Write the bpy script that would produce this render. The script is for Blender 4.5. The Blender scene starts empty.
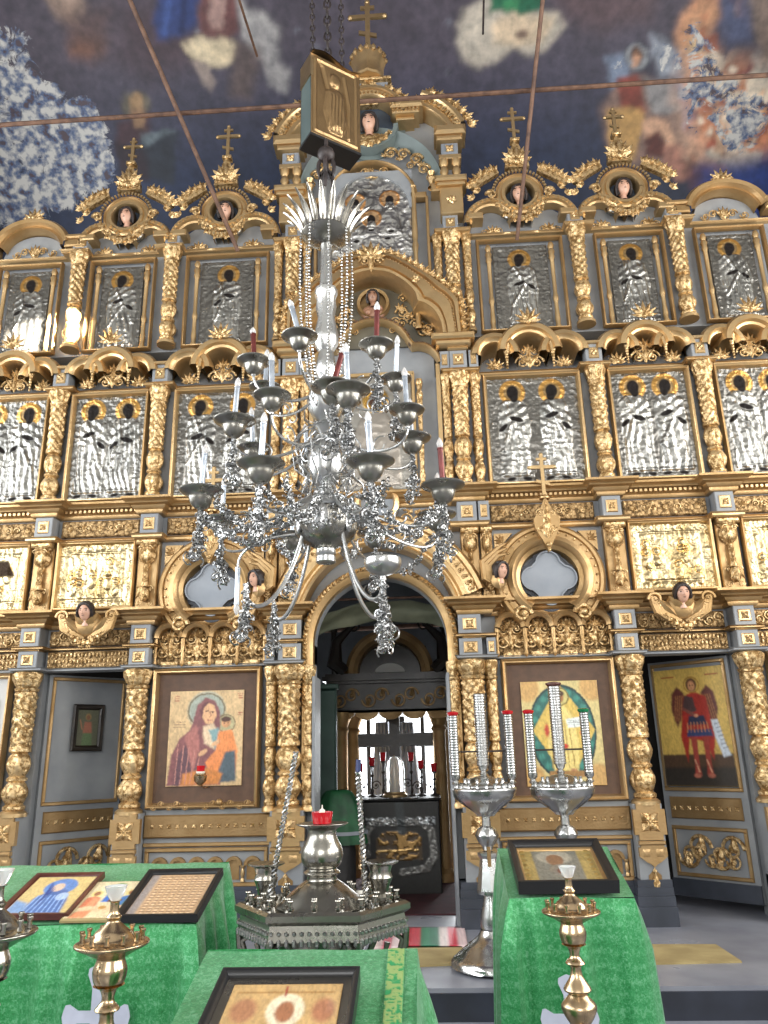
import bpy, math, random
import numpy as np
from mathutils import Vector, Matrix
random.seed(7)
PI = math.pi
scene = bpy.context.scene
COL = scene.collection
# ---------------------------------------------------------------- camera
FPX, PITCH, ROLL, YAW = 769.13, .3038, -.0233, -.0501
EYE = np.array([.4085, -6.9, 1.2])
def _axes():
    cy, sy = math.cos(YAW), math.sin(YAW); cp, sp = math.cos(PITCH), math.sin(PITCH); cr, sr = math.cos(ROLL), math.sin(ROLL)
    ex = np.array([cy, -sy, 0]); ey = np.array([sy, cy, 0]); ez = np.array([0, 0, 1.])
    fw = cp*ey + sp*ez; up = -sp*ey + cp*ez
    return cr*ex + sr*up, -sr*ex + cr*up, fw
AR, AU, AF = _axes()
def ray(px, py):
    return AR*(px-384)/FPX + AU*(512-py)/FPX + AF
def at(px, py, Y=0.):
    d = ray(px, py); t = (Y-EYE[1])/d[1]
    return EYE + t*d
def atz(px, py, Z):
    d = ray(px, py); t = (Z-EYE[2])/d[2]
    return EYE + t*d
cd = bpy.data.cameras.new('camera'); cam = bpy.data.objects.new('camera', cd); COL.objects.link(cam)
cd.sensor_width = 36; cd.sensor_fit = 'HORIZONTAL'; cd.lens = FPX/768*36; cd.clip_start = .05
cam.matrix_world = Matrix(((AR[0], AU[0], -AF[0], EYE[0]), (AR[1], AU[1], -AF[1], EYE[1]), (AR[2], AU[2], -AF[2], EYE[2]), (0, 0, 0, 1)))
scene.camera = cam
scene.view_settings.view_transform = 'Standard'; scene.view_settings.look = 'None'
scene.view_settings.gamma = 1; scene.view_settings.use_curve_mapping = False
# ---------------------------------------------------------------- colour
def lin(r, g=None, b=None):
    if g is None: r, g, b = r
    f = lambda c: (c/255/12.92) if c/255 <= .04045 else ((c/255+.055)/1.055)**2.4
    return (f(r), f(g), f(b))
# ---------------------------------------------------------------- noise in numpy
_rt = np.random.RandomState(5).rand(256, 256)
def vnoise(u, v, s=0):
    u = np.asarray(u)+s*17.3; v = np.asarray(v)+s*9.7
    i = np.floor(u).astype(int); j = np.floor(v).astype(int); a = u-i; b = v-j
    a = a*a*(3-2*a); b = b*b*(3-2*b)
    g = lambda x, y: _rt[x % 256, y % 256]
    return (g(i, j)*(1-a)+g(i+1, j)*a)*(1-b)+(g(i, j+1)*(1-a)+g(i+1, j+1)*a)*b
def fbm(u, v, s=0, o=4):
    r = 0; k = .5
    for q in range(o):
        r = r+k*vnoise(u*2**q, v*2**q, s+q); k *= .5
    return r/(1-.5**o)
def ridge(u, v, s=0, o=3):
    r = 0; k = .5
    for q in range(o):
        r = r+k*(1-np.abs(2*vnoise(u*2**q, v*2**q, s+q)-1)); k *= .5
    return r/(1-.5**o)
def sstep(a, b, x):
    t = np.clip((x-a)/(b-a), 0, 1); return t*t*(3-2*t)
# ---------------------------------------------------------------- materials
def carvemat(name, hi, lo, metal, rough, s1, s2, bump, wash_shade):
    """gilded carving: fine leafy relief with recess shade and dark wash coloured into the hollows"""
    m, nt, b = newmat(name); b.inputs['Metallic'].default_value = metal
    tc = nt.nodes.new('ShaderNodeTexCoord'); n1 = nt.nodes.new('ShaderNodeTexNoise'); n1.inputs['Scale'].default_value = s1; n1.inputs['Detail'].default_value = 4; n1.inputs['Distortion'].default_value = 1.6
    v1 = nt.nodes.new('ShaderNodeTexVoronoi'); v1.feature = 'SMOOTH_F1'; v1.inputs['Scale'].default_value = s2; v1.inputs['Smoothness'].default_value = .4
    nt.links.new(tc.outputs['Object'], n1.inputs['Vector'])
    ad = nt.nodes.new('ShaderNodeVectorMath'); ad.operation = 'MULTIPLY_ADD'; ad.inputs[1].default_value = (.03, .03, .03)
    nt.links.new(n1.outputs['Color'], ad.inputs[0]); nt.links.new(tc.outputs['Object'], ad.inputs[2]); nt.links.new(ad.outputs[0], v1.inputs['Vector'])
    s = nt.nodes.new('ShaderNodeMath'); s.operation = 'MULTIPLY_ADD'; s.inputs[1].default_value = -.75; nt.links.new(v1.outputs['Distance'], s.inputs[0]); nt.links.new(n1.outputs['Fac'], s.inputs[2])
    r = ramp(nt, s.outputs[0], [(.0, wash_shade), (.10, lo), (.32, hi)]); nt.links.new(r.outputs['Color'], b.inputs['Base Color'])  # low spots go brown: painted crevice shade along with a dark wash
    mr = nt.nodes.new('ShaderNodeMapRange'); mr.inputs['From Max'].default_value = .35; mr.inputs['To Min'].default_value = min(.8, rough+.3); mr.inputs['To Max'].default_value = rough
    nt.links.new(s.outputs[0], mr.inputs['Value']); nt.links.new(mr.outputs['Result'], b.inputs['Roughness'])
    bp = nt.nodes.new('ShaderNodeBump'); bp.inputs['Strength'].default_value = bump; bp.inputs['Distance'].default_value = .02
    nt.links.new(s.outputs[0], bp.inputs['Height']); nt.links.new(bp.outputs['Normal'], b.inputs['Normal']); return m
def newmat(name):
    m = bpy.data.materials.new(name); m.use_nodes = True
    nt = m.node_tree; b = nt.nodes['Principled BSDF']
    return m, nt, b
def noise_node(nt, scale, detail=4, rough=.5, obj=True, kind='ShaderNodeTexNoise'):
    tc = nt.nodes.new('ShaderNodeTexCoord'); n = nt.nodes.new(kind)
    n.inputs['Scale'].default_value = scale
    if 'Detail' in n.inputs: n.inputs['Detail'].default_value = detail
    nt.links.new(tc.outputs['Object'], n.inputs['Vector'])
    return n
def ramp(nt, src, stops):
    r = nt.nodes.new('ShaderNodeValToRGB'); e = r.color_ramp.elements
    while len(e) < len(stops): e.new(.5)
    for k, (p, c) in enumerate(stops):
        e[k].position = p; e[k].color = (*c, 1) if len(c) == 3 else c
    nt.links.new(src, r.inputs['Fac']); return r
def mat(name, c1, c2=None, metal=0., rough=.5, scale=8, bump=0., bscale=None, bdist=.01, rvar=0., coat=0., spec=None, btype='noise'):
    m, nt, b = newmat(name)
    b.inputs['Metallic'].default_value = metal; b.inputs['Roughness'].default_value = rough
    if spec is not None: b.inputs['Specular IOR Level'].default_value = spec
    if coat: b.inputs['Coat Weight'].default_value = coat; b.inputs['Coat Roughness'].default_value = .1
    n = noise_node(nt, scale)
    r = ramp(nt, n.outputs['Fac'], [(.35, c1), (.65, c2 or c1)])
    nt.links.new(r.outputs['Color'], b.inputs['Base Color'])
    if rvar:
        mr = nt.nodes.new('ShaderNodeMapRange'); mr.inputs['From Min'].default_value = .3; mr.inputs['From Max'].default_value = .7
        mr.inputs['To Min'].default_value = max(.03, rough-rvar); mr.inputs['To Max'].default_value = rough+rvar
        nt.links.new(n.outputs['Fac'], mr.inputs['Value']); nt.links.new(mr.outputs['Result'], b.inputs['Roughness'])
    if bump:
        if btype == 'voronoi':
            bn = noise_node(nt, bscale or 60, kind='ShaderNodeTexVoronoi'); out = bn.outputs['Distance']
        else:
            bn = noise_node(nt, bscale or 60, 3); out = bn.outputs['Fac']
        bp = nt.nodes.new('ShaderNodeBump'); bp.inputs['Strength'].default_value = bump; bp.inputs['Distance'].default_value = bdist
        nt.links.new(out, bp.inputs['Height']); nt.links.new(bp.outputs['Normal'], b.inputs['Normal'])
    return m
M = {}
M['gold'] = mat('gold_leaf', (.65, .46, .24), (.53, .36, .175), .86, .38, 6, .35, 45, .006, .1)
M['carved'] = mat('carved_gold', (.74, .52, .25), (.60, .38, .16), .88, .31, 9, .8, 70, .008, .08)
M['carved'] = carvemat('carved_gold', (.77, .56, .30), (.65, .45, .22), .85, .28, 38, 26, .42, (.30, .18, .07))
M['relief'] = carvemat('carved_dull_gold', (.46, .31, .15), (.34, .21, .09), .7, .38, 44, 30, .5, (.14, .085, .035))
M['bronze'] = mat('dull_gold', (.34, .22, .10), (.25, .15, .06), .6, .46, 5, .5, 60, .006, .1)
M['gilt'] = mat('worn_gilt', (.50, .33, .16), (.37, .23, .095), .75, .42, 5, .4, 50, .005, .1)
M['paint'] = mat('grey_blue_paint', lin(146, 148, 149), lin(126, 129, 133), 0, .5, 3, .15, 30, .003)
M['palepaint'] = mat('pale_grey_paint', lin(146, 151, 158), lin(128, 134, 142), 0, .45, 3, .1, 30, .003)
M['darkplinth'] = mat('dark_plinth_paint', lin(62, 66, 76), lin(48, 52, 60), 0, .4, 4, .1, 30, .003)
M['silver'] = mat('polished_silver', (.60, .60, .59), (.46, .46, .45), 1, .28, 7, .15, 60, .004, .08)
M['fsilver'] = mat('filigree_silver', (.50, .50, .49), (.30, .30, .30), 1, .3, 9, .5, 80, .004, .08)
M['oldsilver'] = mat('tarnished_nickel', (.38, .36, .32), (.26, .25, .22), 1, .28, 6, .1, 40, .004, .08)
M['brass'] = mat('polished_brass', (.56, .42, .26), (.42, .30, .18), 1, .27, 6, .1, 40, .004, .08)
M['embrass'] = mat('embossed_brass', (.50, .37, .22), (.38, .27, .15), 1, .33, 6, .3, 40, .006, .08)
M['black'] = mat('black_frame', (.012, .012, .013), None, 0, .35)
M['iron'] = mat('rusty_iron', lin(120, 90, 72), lin(84, 62, 52), .3, .6, 12, .2, 60)
M['chain'] = mat('dark_chain', lin(60, 50, 48), lin(40, 34, 34), .15, .5, 12)
M['wood'] = mat('dark_carved_wood', lin(44, 34, 24), lin(26, 20, 14), 0, .35, 8, .4, 30, .006)
M['walnut'] = mat('brown_mat_board', lin(94, 68, 50), lin(80, 58, 43), 0, .6, 14, .1, 90)
M['redwood'] = mat('red_brown_wood', lin(96, 50, 40), lin(70, 34, 28), 0, .35, 10, .1, 50)
M['candle'] = mat('pearl_candle_sleeve', lin(196, 204, 214), lin(150, 158, 168), .55, .25, 14)
M['redcandle'] = mat('red_candle_sleeve', lin(116, 52, 48), lin(90, 40, 38), .35, .3, 14)
M['bluecandle'] = mat('blue_candle_sleeve', lin(60, 70, 110), lin(44, 50, 84), .1, .35, 14)
M['skin'] = mat('painted_skin', lin(214, 170, 146), lin(196, 150, 126), 0, .4, 9)
M['skinflat'] = mat('dark_painted_skin', lin(166, 124, 98), lin(146, 106, 84), 0, .4, 9)
M['hair'] = mat('painted_hair', lin(46, 34, 30), lin(30, 22, 20), 0, .5, 20, .4, 60)
M['redglass'] = mat('red_votive_glass', (.55, .01, .02), (.4, .008, .012), 0, .08, 4)
M['greenglass'] = mat('green_votive_glass', (.01, .2, .08), (.01, .14, .05), 0, .08, 4)
M['wax'] = mat('white_wax', lin(235, 228, 214), lin(222, 214, 198), 0, .45)
M['curtain'] = mat('white_curtain', lin(214, 218, 224), lin(190, 195, 204), 0, .7, 8, .2, 30)
M['mat'] = mat('tan_rug', lin(168, 150, 104), lin(146, 128, 86), 0, .9, 6, .3, 200, .004)
M['stone'] = mat('grey_stone_floor', lin(142, 144, 152), lin(112, 114, 124), 0, .35, 1.6, .1, 20, .003, .12)
M['riser'] = mat('dark_step_riser', lin(44, 48, 60), lin(32, 35, 44), 0, .45, 5)
M['plaster'] = mat('pale_plaster', lin(208, 206, 200), lin(190, 188, 184), 0, .8, 2, .1, 20)
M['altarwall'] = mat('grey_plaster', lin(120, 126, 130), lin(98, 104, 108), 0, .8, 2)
M['darkcloth'] = mat('dark_altar_cloth', lin(34, 32, 32), lin(22, 20, 20), 0, .55, 12, .4, 40)
M['greenvelvet'] = mat('deep_green_cloth', lin(20, 92, 50), lin(10, 60, 32), 0, .55, 6, .3, 30)
M['emerald'] = mat('bottle_green_paint', lin(52, 74, 66), lin(38, 58, 52), 0, .5, 4)
M['tealpanel'] = mat('pale_green_panel', lin(78, 90, 88), lin(64, 76, 76), 0, .4, 4)
M['applique'] = mat('pale_lilac_ribbon', lin(186, 190, 206), lin(170, 174, 190), 0, .45, 10)
def glassy():
    m, nt, b = newmat('clear_bulb_glass')
    b.inputs['Base Color'].default_value = (.95, .95, .95, 1); b.inputs['Roughness'].default_value = .06
    b.inputs['Transmission Weight'].default_value = .55; b.inputs['IOR'].default_value = 1.3
    return m
M['bulb'] = glassy()
def brocade():
    m, nt, b = newmat('green_brocade')
    tc = nt.nodes.new('ShaderNodeTexCoord')
    no = nt.nodes.new('ShaderNodeTexNoise'); no.inputs['Scale'].default_value = 120; no.inputs['Detail'].default_value = 6; no.inputs['Distortion'].default_value = 1.2
    vo = nt.nodes.new('ShaderNodeTexVoronoi'); vo.inputs['Scale'].default_value = 75; vo.distance = 'CHEBYCHEV'
    wv = nt.nodes.new('ShaderNodeTexWave'); wv.bands_direction = 'Z'; wv.inputs['Scale'].default_value = 6; wv.inputs['Distortion'].default_value = 2; wv.inputs['Detail'].default_value = 3
    for n in (vo, no, wv): nt.links.new(tc.outputs['Object'], n.inputs['Vector'])
    m1 = nt.nodes.new('ShaderNodeMath'); m1.operation = 'MULTIPLY_ADD'; m1.inputs[1].default_value = .35
    nt.links.new(vo.outputs['Distance'], m1.inputs[0]); nt.links.new(no.outputs['Fac'], m1.inputs[2])
    mx = nt.nodes.new('ShaderNodeMath'); mx.operation = 'MULTIPLY_ADD'; mx.inputs[1].default_value = .09
    nt.links.new(wv.outputs['Fac'], mx.inputs[0]); nt.links.new(m1.outputs[0], mx.inputs[2])
    r = ramp(nt, mx.outputs[0], [(.42, lin(28, 116, 58)), (.68, lin(48, 142, 80)), (.9, lin(100, 168, 122))])
    nt.links.new(r.outputs['Color'], b.inputs['Base Color'])
    b.inputs['Roughness'].default_value = .34; b.inputs['Sheen Weight'].default_value = .25
    b.inputs['Metallic'].default_value = .3
    bp = nt.nodes.new('ShaderNodeBump'); bp.inputs['Strength'].default_value = .35; bp.inputs['Distance'].default_value = .003
    nt.links.new(mx.outputs[0], bp.inputs['Height']); nt.links.new(bp.outputs['Normal'], b.inputs['Normal'])
    return m
M['brocade'] = brocade()
def attrmat(name, rough=.4, mrough=.22, bump=0, bscale=60, coat=0, spec=.5):
    """colour attribute; alpha says how metallic the surface is there"""
    m, nt, b = newmat(name)
    a = nt.nodes.new('ShaderNodeAttribute'); a.attribute_name = 'Col'
    nt.links.new(a.outputs['Color'], b.inputs['Base Color']); nt.links.new(a.outputs['Alpha'], b.inputs['Metallic'])
    mr = nt.nodes.new('ShaderNodeMapRange'); mr.inputs['To Min'].default_value = rough; mr.inputs['To Max'].default_value = mrough
    nt.links.new(a.outputs['Alpha'], mr.inputs['Value']); nt.links.new(mr.outputs['Result'], b.inputs['Roughness'])
    if coat: b.inputs['Coat Weight'].default_value = coat; b.inputs['Coat Roughness'].default_value = .06
    b.inputs['Specular IOR Level'].default_value = spec
    if bump:
        bn = noise_node(nt, bscale, 3); bp = nt.nodes.new('ShaderNodeBump'); bp.inputs['Strength'].default_value = bump; bp.inputs['Distance'].default_value = .004
        nt.links.new(bn.outputs['Fac'], bp.inputs['Height']); nt.links.new(bp.outputs['Normal'], b.inputs['Normal'])
    return m
M['riza'] = attrmat('embossed_metal_icon', .6, .27, .6, 80, 0, .12)
M['painting'] = attrmat('painted_icon', .4, .3, .15, 120)
M['glazed'] = attrmat('glazed_painted_icon', .45, .3, 0, 60, .5)
# ---------------------------------------------------------------- mesh builder
def smooth_prof(p, k=4):
    p = np.asarray(p, float); q = np.vstack([2*p[0]-p[1], p, 2*p[-1]-p[-2]]); o = []
    for i in range(1, len(q)-2):
        for t in np.arange(k)/k:
            a, b, c, d = q[i-1:i+3]; v = .5*(2*b+(c-a)*t+(2*a-5*b+4*c-d)*t*t+(3*b-a-3*c+d)*t**3); o.append((max(0., v[0]), v[1]))
    return o+[tuple(p[-1])]
def pieces(v, f, gap):
    n = len(v); par = list(range(n))
    def find(a):
        while par[a] != a: par[a] = par[par[a]]; a = par[a]
        return a
    for q in f:
        r = find(q[0])
        for i in q[1:]:
            s_ = find(i)
            if s_ != r: par[s_] = r
    root = np.array([find(i) for i in range(n)]); ids, inv = np.unique(root, return_inverse=True); K = len(ids)
    if K > 1500: return None
    lo = np.full((K, 3), 1e9); hi = np.full((K, 3), -1e9); np.minimum.at(lo, inv, v); np.maximum.at(hi, inv, v)
    lab = -np.ones(K, int); c = 0
    for i in range(K):
        if lab[i] >= 0: continue
        st = [i]; lab[i] = c
        while st:
            j = st.pop(); near = np.where((lab < 0) & np.all(lo <= hi[j]+gap, 1) & np.all(hi >= lo[j]-gap, 1))[0]
            for k in near: lab[k] = c; st.append(k)
        c += 1
    return lab[inv], c
class MB:
    def __init__(s): s.v = []; s.f = []; s.n = 0; s.mx = None
    def add(s, v, f):
        v = np.asarray(v, float).reshape(-1, 3)
        if s.mx is not None: v = v @ s.mx[:3, :3].T + s.mx[:3, 3]
        flip = s.mx is not None and np.linalg.det(s.mx[:3, :3]) < 0
        n = s.n
        for q in f:
            q = [int(i)+n for i in q]
            s.f.append(q[::-1] if flip else q)
        s.v.append(v); s.n += len(v); return s
    def at(s, x=0, y=0, z=0, sx=1, sy=1, sz=1, ry=0, rz=0, rx=0):
        R = Matrix.Rotation(rz, 3, 'Z') @ Matrix.Rotation(ry, 3, 'Y') @ Matrix.Rotation(rx, 3, 'X')
        m = np.eye(4); m[:3, :3] = np.array(R) @ np.diag([sx, sy, sz]); m[:3, 3] = (x, y, z); s.mx = m; return s
    def clear(s): s.mx = None; return s
    def grid(s, P, wu=False, wv=False):
        n, m = P.shape[:2]; f = []
        for i in range(n if wu else n-1):
            i2 = (i+1) % n
            for j in range(m if wv else m-1):
                j2 = (j+1) % m
                f.append((i*m+j, i2*m+j, i2*m+j2, i*m+j2))
        return s.add(P.reshape(-1, 3), f)
    def box(s, x0, x1, y0, y1, z0, z1):
        v = [(x, y, z) for x in (x0, x1) for y in (y0, y1) for z in (z0, z1)]
        return s.add(v, [(0, 1, 3, 2), (4, 6, 7, 5), (0, 4, 5, 1), (2, 3, 7, 6), (0, 2, 6, 4), (1, 5, 7, 3)])
    def bbox(s, x0, x1, y0, y1, z0, z1, b=.01):
        """box with a bevelled front (towards -Y)"""
        v = [(x0, y1, z0), (x1, y1, z0), (x1, y1, z1), (x0, y1, z1), (x0, y0+b, z0), (x1, y0+b, z0), (x1, y0+b, z1), (x0, y0+b, z1),
             (x0+b, y0, z0+b), (x1-b, y0, z0+b), (x1-b, y0, z1-b), (x0+b, y0, z1-b)]
        f = [(0, 3, 2, 1), (8, 9, 10, 11)]
        for a in range(4):
            c = (a+1) % 4; f += [(a, c, 4+c, 4+a), (4+a, 4+c, 8+c, 8+a)]
        return s.add(v, f)
    def pyramid(s, x, z, w, y, h):
        return s.add([(x-w, y, z-w), (x+w, y, z-w), (x+w, y, z+w), (x-w, y, z+w), (x, y-h, z)], [(0, 1, 4), (1, 2, 4), (2, 3, 4), (3, 0, 4), (3, 2, 1, 0)])
    def lathe(s, prof, n=20, rel=None, a0=0, a1=2*PI, sc=(1, 1), sm=0):
        full = abs(a1-a0-2*PI) < 1e-6
        th = np.linspace(a0, a1, n, endpoint=not full)
        if sm: prof = smooth_prof(prof, sm)
        r = np.array([p[0] for p in prof])[:, None]; z = np.array([p[1] for p in prof])[:, None]
        R = np.repeat(r, n, 1); 
        if rel is not None: R = R+rel(th[None, :]+0*z, z+0*th[None, :])*(R > 1e-4)
        P = np.stack([R*np.cos(th)*sc[0], R*np.sin(th)*sc[1], np.repeat(z, n, 1)], -1)
        P = P[:, ::-1]
        return s.grid(P, False, full)
    def tube(s, pts, r=.01, n=6, closed=False, caps=True, flat=1.):
        p = np.asarray(pts, float); k = len(p)
        r = np.full(k, r) if np.isscalar(r) else np.asarray(r, float)
        if closed: t = np.roll(p, -1, 0)-np.roll(p, 1, 0)
        else: t = np.gradient(p, axis=0)
        t /= np.linalg.norm(t, axis=1)[:, None]+1e-12
        a = np.array([0, 1., 0]); 
        if abs(t[0] @ a) > .9: a = np.array([1., 0, 0])
        rings = []
        u = None
        for i in range(k):
            if u is None: u = np.cross(t[i], a)
            u = u-(u @ t[i])*t[i]; u /= np.linalg.norm(u)+1e-12
            w = np.cross(t[i], u)
            th = np.arange(n)*2*PI/n
            rings.append(p[i]+r[i]*(np.cos(th)[:, None]*u+np.sin(th)[:, None]*w*flat))
        s.grid(np.array(rings), closed, True)
        if caps and not closed:
            b = s.n-k*n; mx = s.mx; s.f.append([b+i for i in range(n)][::-1]); s.f.append([b+(k-1)*n+i for i in range(n)])
        return s
    def ball(s, x, y, z, r, n=8, m=6, sc=(1, 1, 1)):
        ph = np.linspace(-PI/2, PI/2, m)[:, None]; th = (np.arange(n)*2*PI/n)[None, :]
        P = np.stack([x+r*sc[0]*np.cos(ph)*np.cos(th), y+r*sc[1]*np.cos(ph)*np.sin(th), z+r*sc[2]*np.sin(ph)+0*th], -1)
        return s.grid(P[:, ::-1], False, True)
    def prism(s, poly, y0, y1):
        n = len(poly); a = sum(poly[i][0]*poly[(i+1) % n][1]-poly[(i+1) % n][0]*poly[i][1] for i in range(n))
        if a < 0: poly = poly[::-1]
        v = [(x, y0, z) for x, z in poly]+[(x, y1, z) for x, z in poly]
        f = [tuple(range(n)), tuple(range(2*n-1, n-1, -1))]
        f += [(i, n+i, n+(i+1) % n, (i+1) % n) for i in range(n)]
        return s.add(v, f)
    def sweep(s, path, prof, plane='XZ', closed=False, ends=True):
        """prof = [(offset to the left of the path, depth)]; plane XZ: depth is y; plane XY: depth is z"""
        p = np.asarray(path, float); k = len(p); nn = []
        for i in range(k):
            a = p[(i-1) % k] if (closed or i > 0) else p[i]; b = p[(i+1) % k] if (closed or i < k-1) else p[i]
            t1 = p[i]-a; t2 = b-p[i]
            n1 = np.array([-t1[1], t1[0]]); n2 = np.array([-t2[1], t2[0]])
            l1, l2 = np.linalg.norm(n1), np.linalg.norm(n2)
            if l1 < 1e-9: n1 = n2; l1 = l2
            if l2 < 1e-9: n2 = n1; l2 = l1
            n1 = n1/l1; n2 = n2/l2; m = n1+n2; m /= np.linalg.norm(m)+1e-12
            nn.append(m/max(.35, m @ n1))
        nn = np.array(nn); rows = []
        for o, d in prof:
            q = p+nn*o
            rows.append(np.stack([q[:, 0], np.full(k, d), q[:, 1]], -1) if plane == 'XZ' else np.stack([q[:, 0], q[:, 1], np.full(k, d)], -1))
        P = np.array(rows); s.grid(P if plane == 'XZ' else P[::-1], False, closed)
        return s
    def me(s, name='m', mat=None, ang=40):
        m = bpy.data.meshes.new(name)
        v = np.concatenate(s.v) if s.v else np.zeros((0, 3))
        m.from_pydata(v.tolist(), [], s.f)
        m.validate()
        m.polygons.foreach_set('use_smooth', [True]*len(m.polygons))
        m.set_sharp_from_angle(angle=math.radians(ang))
        if mat: m.materials.append(M[mat] if isinstance(mat, str) else mat)
        return m
# ---------------------------------------------------------------- objects
def put(name, mb, mt, parent=None, loc=None, rot=None, label=None, ang=40, keep=False):
    if parent is not None and isinstance(mb, MB) and not keep and mb.n:
        v = np.concatenate(mb.v)
        for gap in (.012, .03, .06, .12, .25):
            r = pieces(v, mb.f, gap)
            if r is None or r[1] <= 24: break
        if r is not None and 1 < r[1] <= 24:
            out = None
            for c in range(r[1]):
                idx = np.where(r[0] == c)[0]; mp = -np.ones(len(v), int); mp[idx] = range(len(idx)); m2 = MB()
                m2.v = [v[idx]]; m2.n = len(idx); m2.f = [[int(mp[i]) for i in q] for q in mb.f if mp[q[0]] >= 0]
                o = put(name, m2, mt, parent, loc, rot, label, ang, True); out = out or o
            return out
    me = mb if isinstance(mb, bpy.types.Mesh) else mb.me(name, mt, ang)
    o = bpy.data.objects.new(name, me); COL.objects.link(o)
    if parent is not None: o.parent = parent
    if loc is not None: o.location = loc
    if rot is not None: o.rotation_euler = rot
    if label: o['label'] = label
    return o
def tag(o, label=None, cat=None, group=None, kind=None):
    if label: o['label'] = label
    if cat: o['category'] = cat
    if group: o['group'] = group
    if kind: o['kind'] = kind
    return o
def thing(name, label, cat, loc=(0, 0, 0), rot=(0, 0, 0), group=None):
    o = bpy.data.objects.new(name, None); COL.objects.link(o); o.empty_display_size = .1
    o.location = loc; o.rotation_euler = rot
    return tag(o, label, cat, group)
KIDS = {}
def copy_tree(o, loc=None, rot=None, label=None, group=None, parent=None, scale=None):
    kids = [c for c in COL.objects if c.parent == o]
    c = o.copy(); COL.objects.link(c); c.parent = parent
    for k in kids: copy_tree(k, parent=c)
    if loc is not None: c.location = loc
    if rot is not None: c.rotation_euler = rot
    if scale is not None: c.scale = scale
    if label: c['label'] = label
    if group: c['group'] = group
    return c
def struct(name, mb, mt):
    o = put(name, mb, mt); o['kind'] = 'structure'; return o
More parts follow.
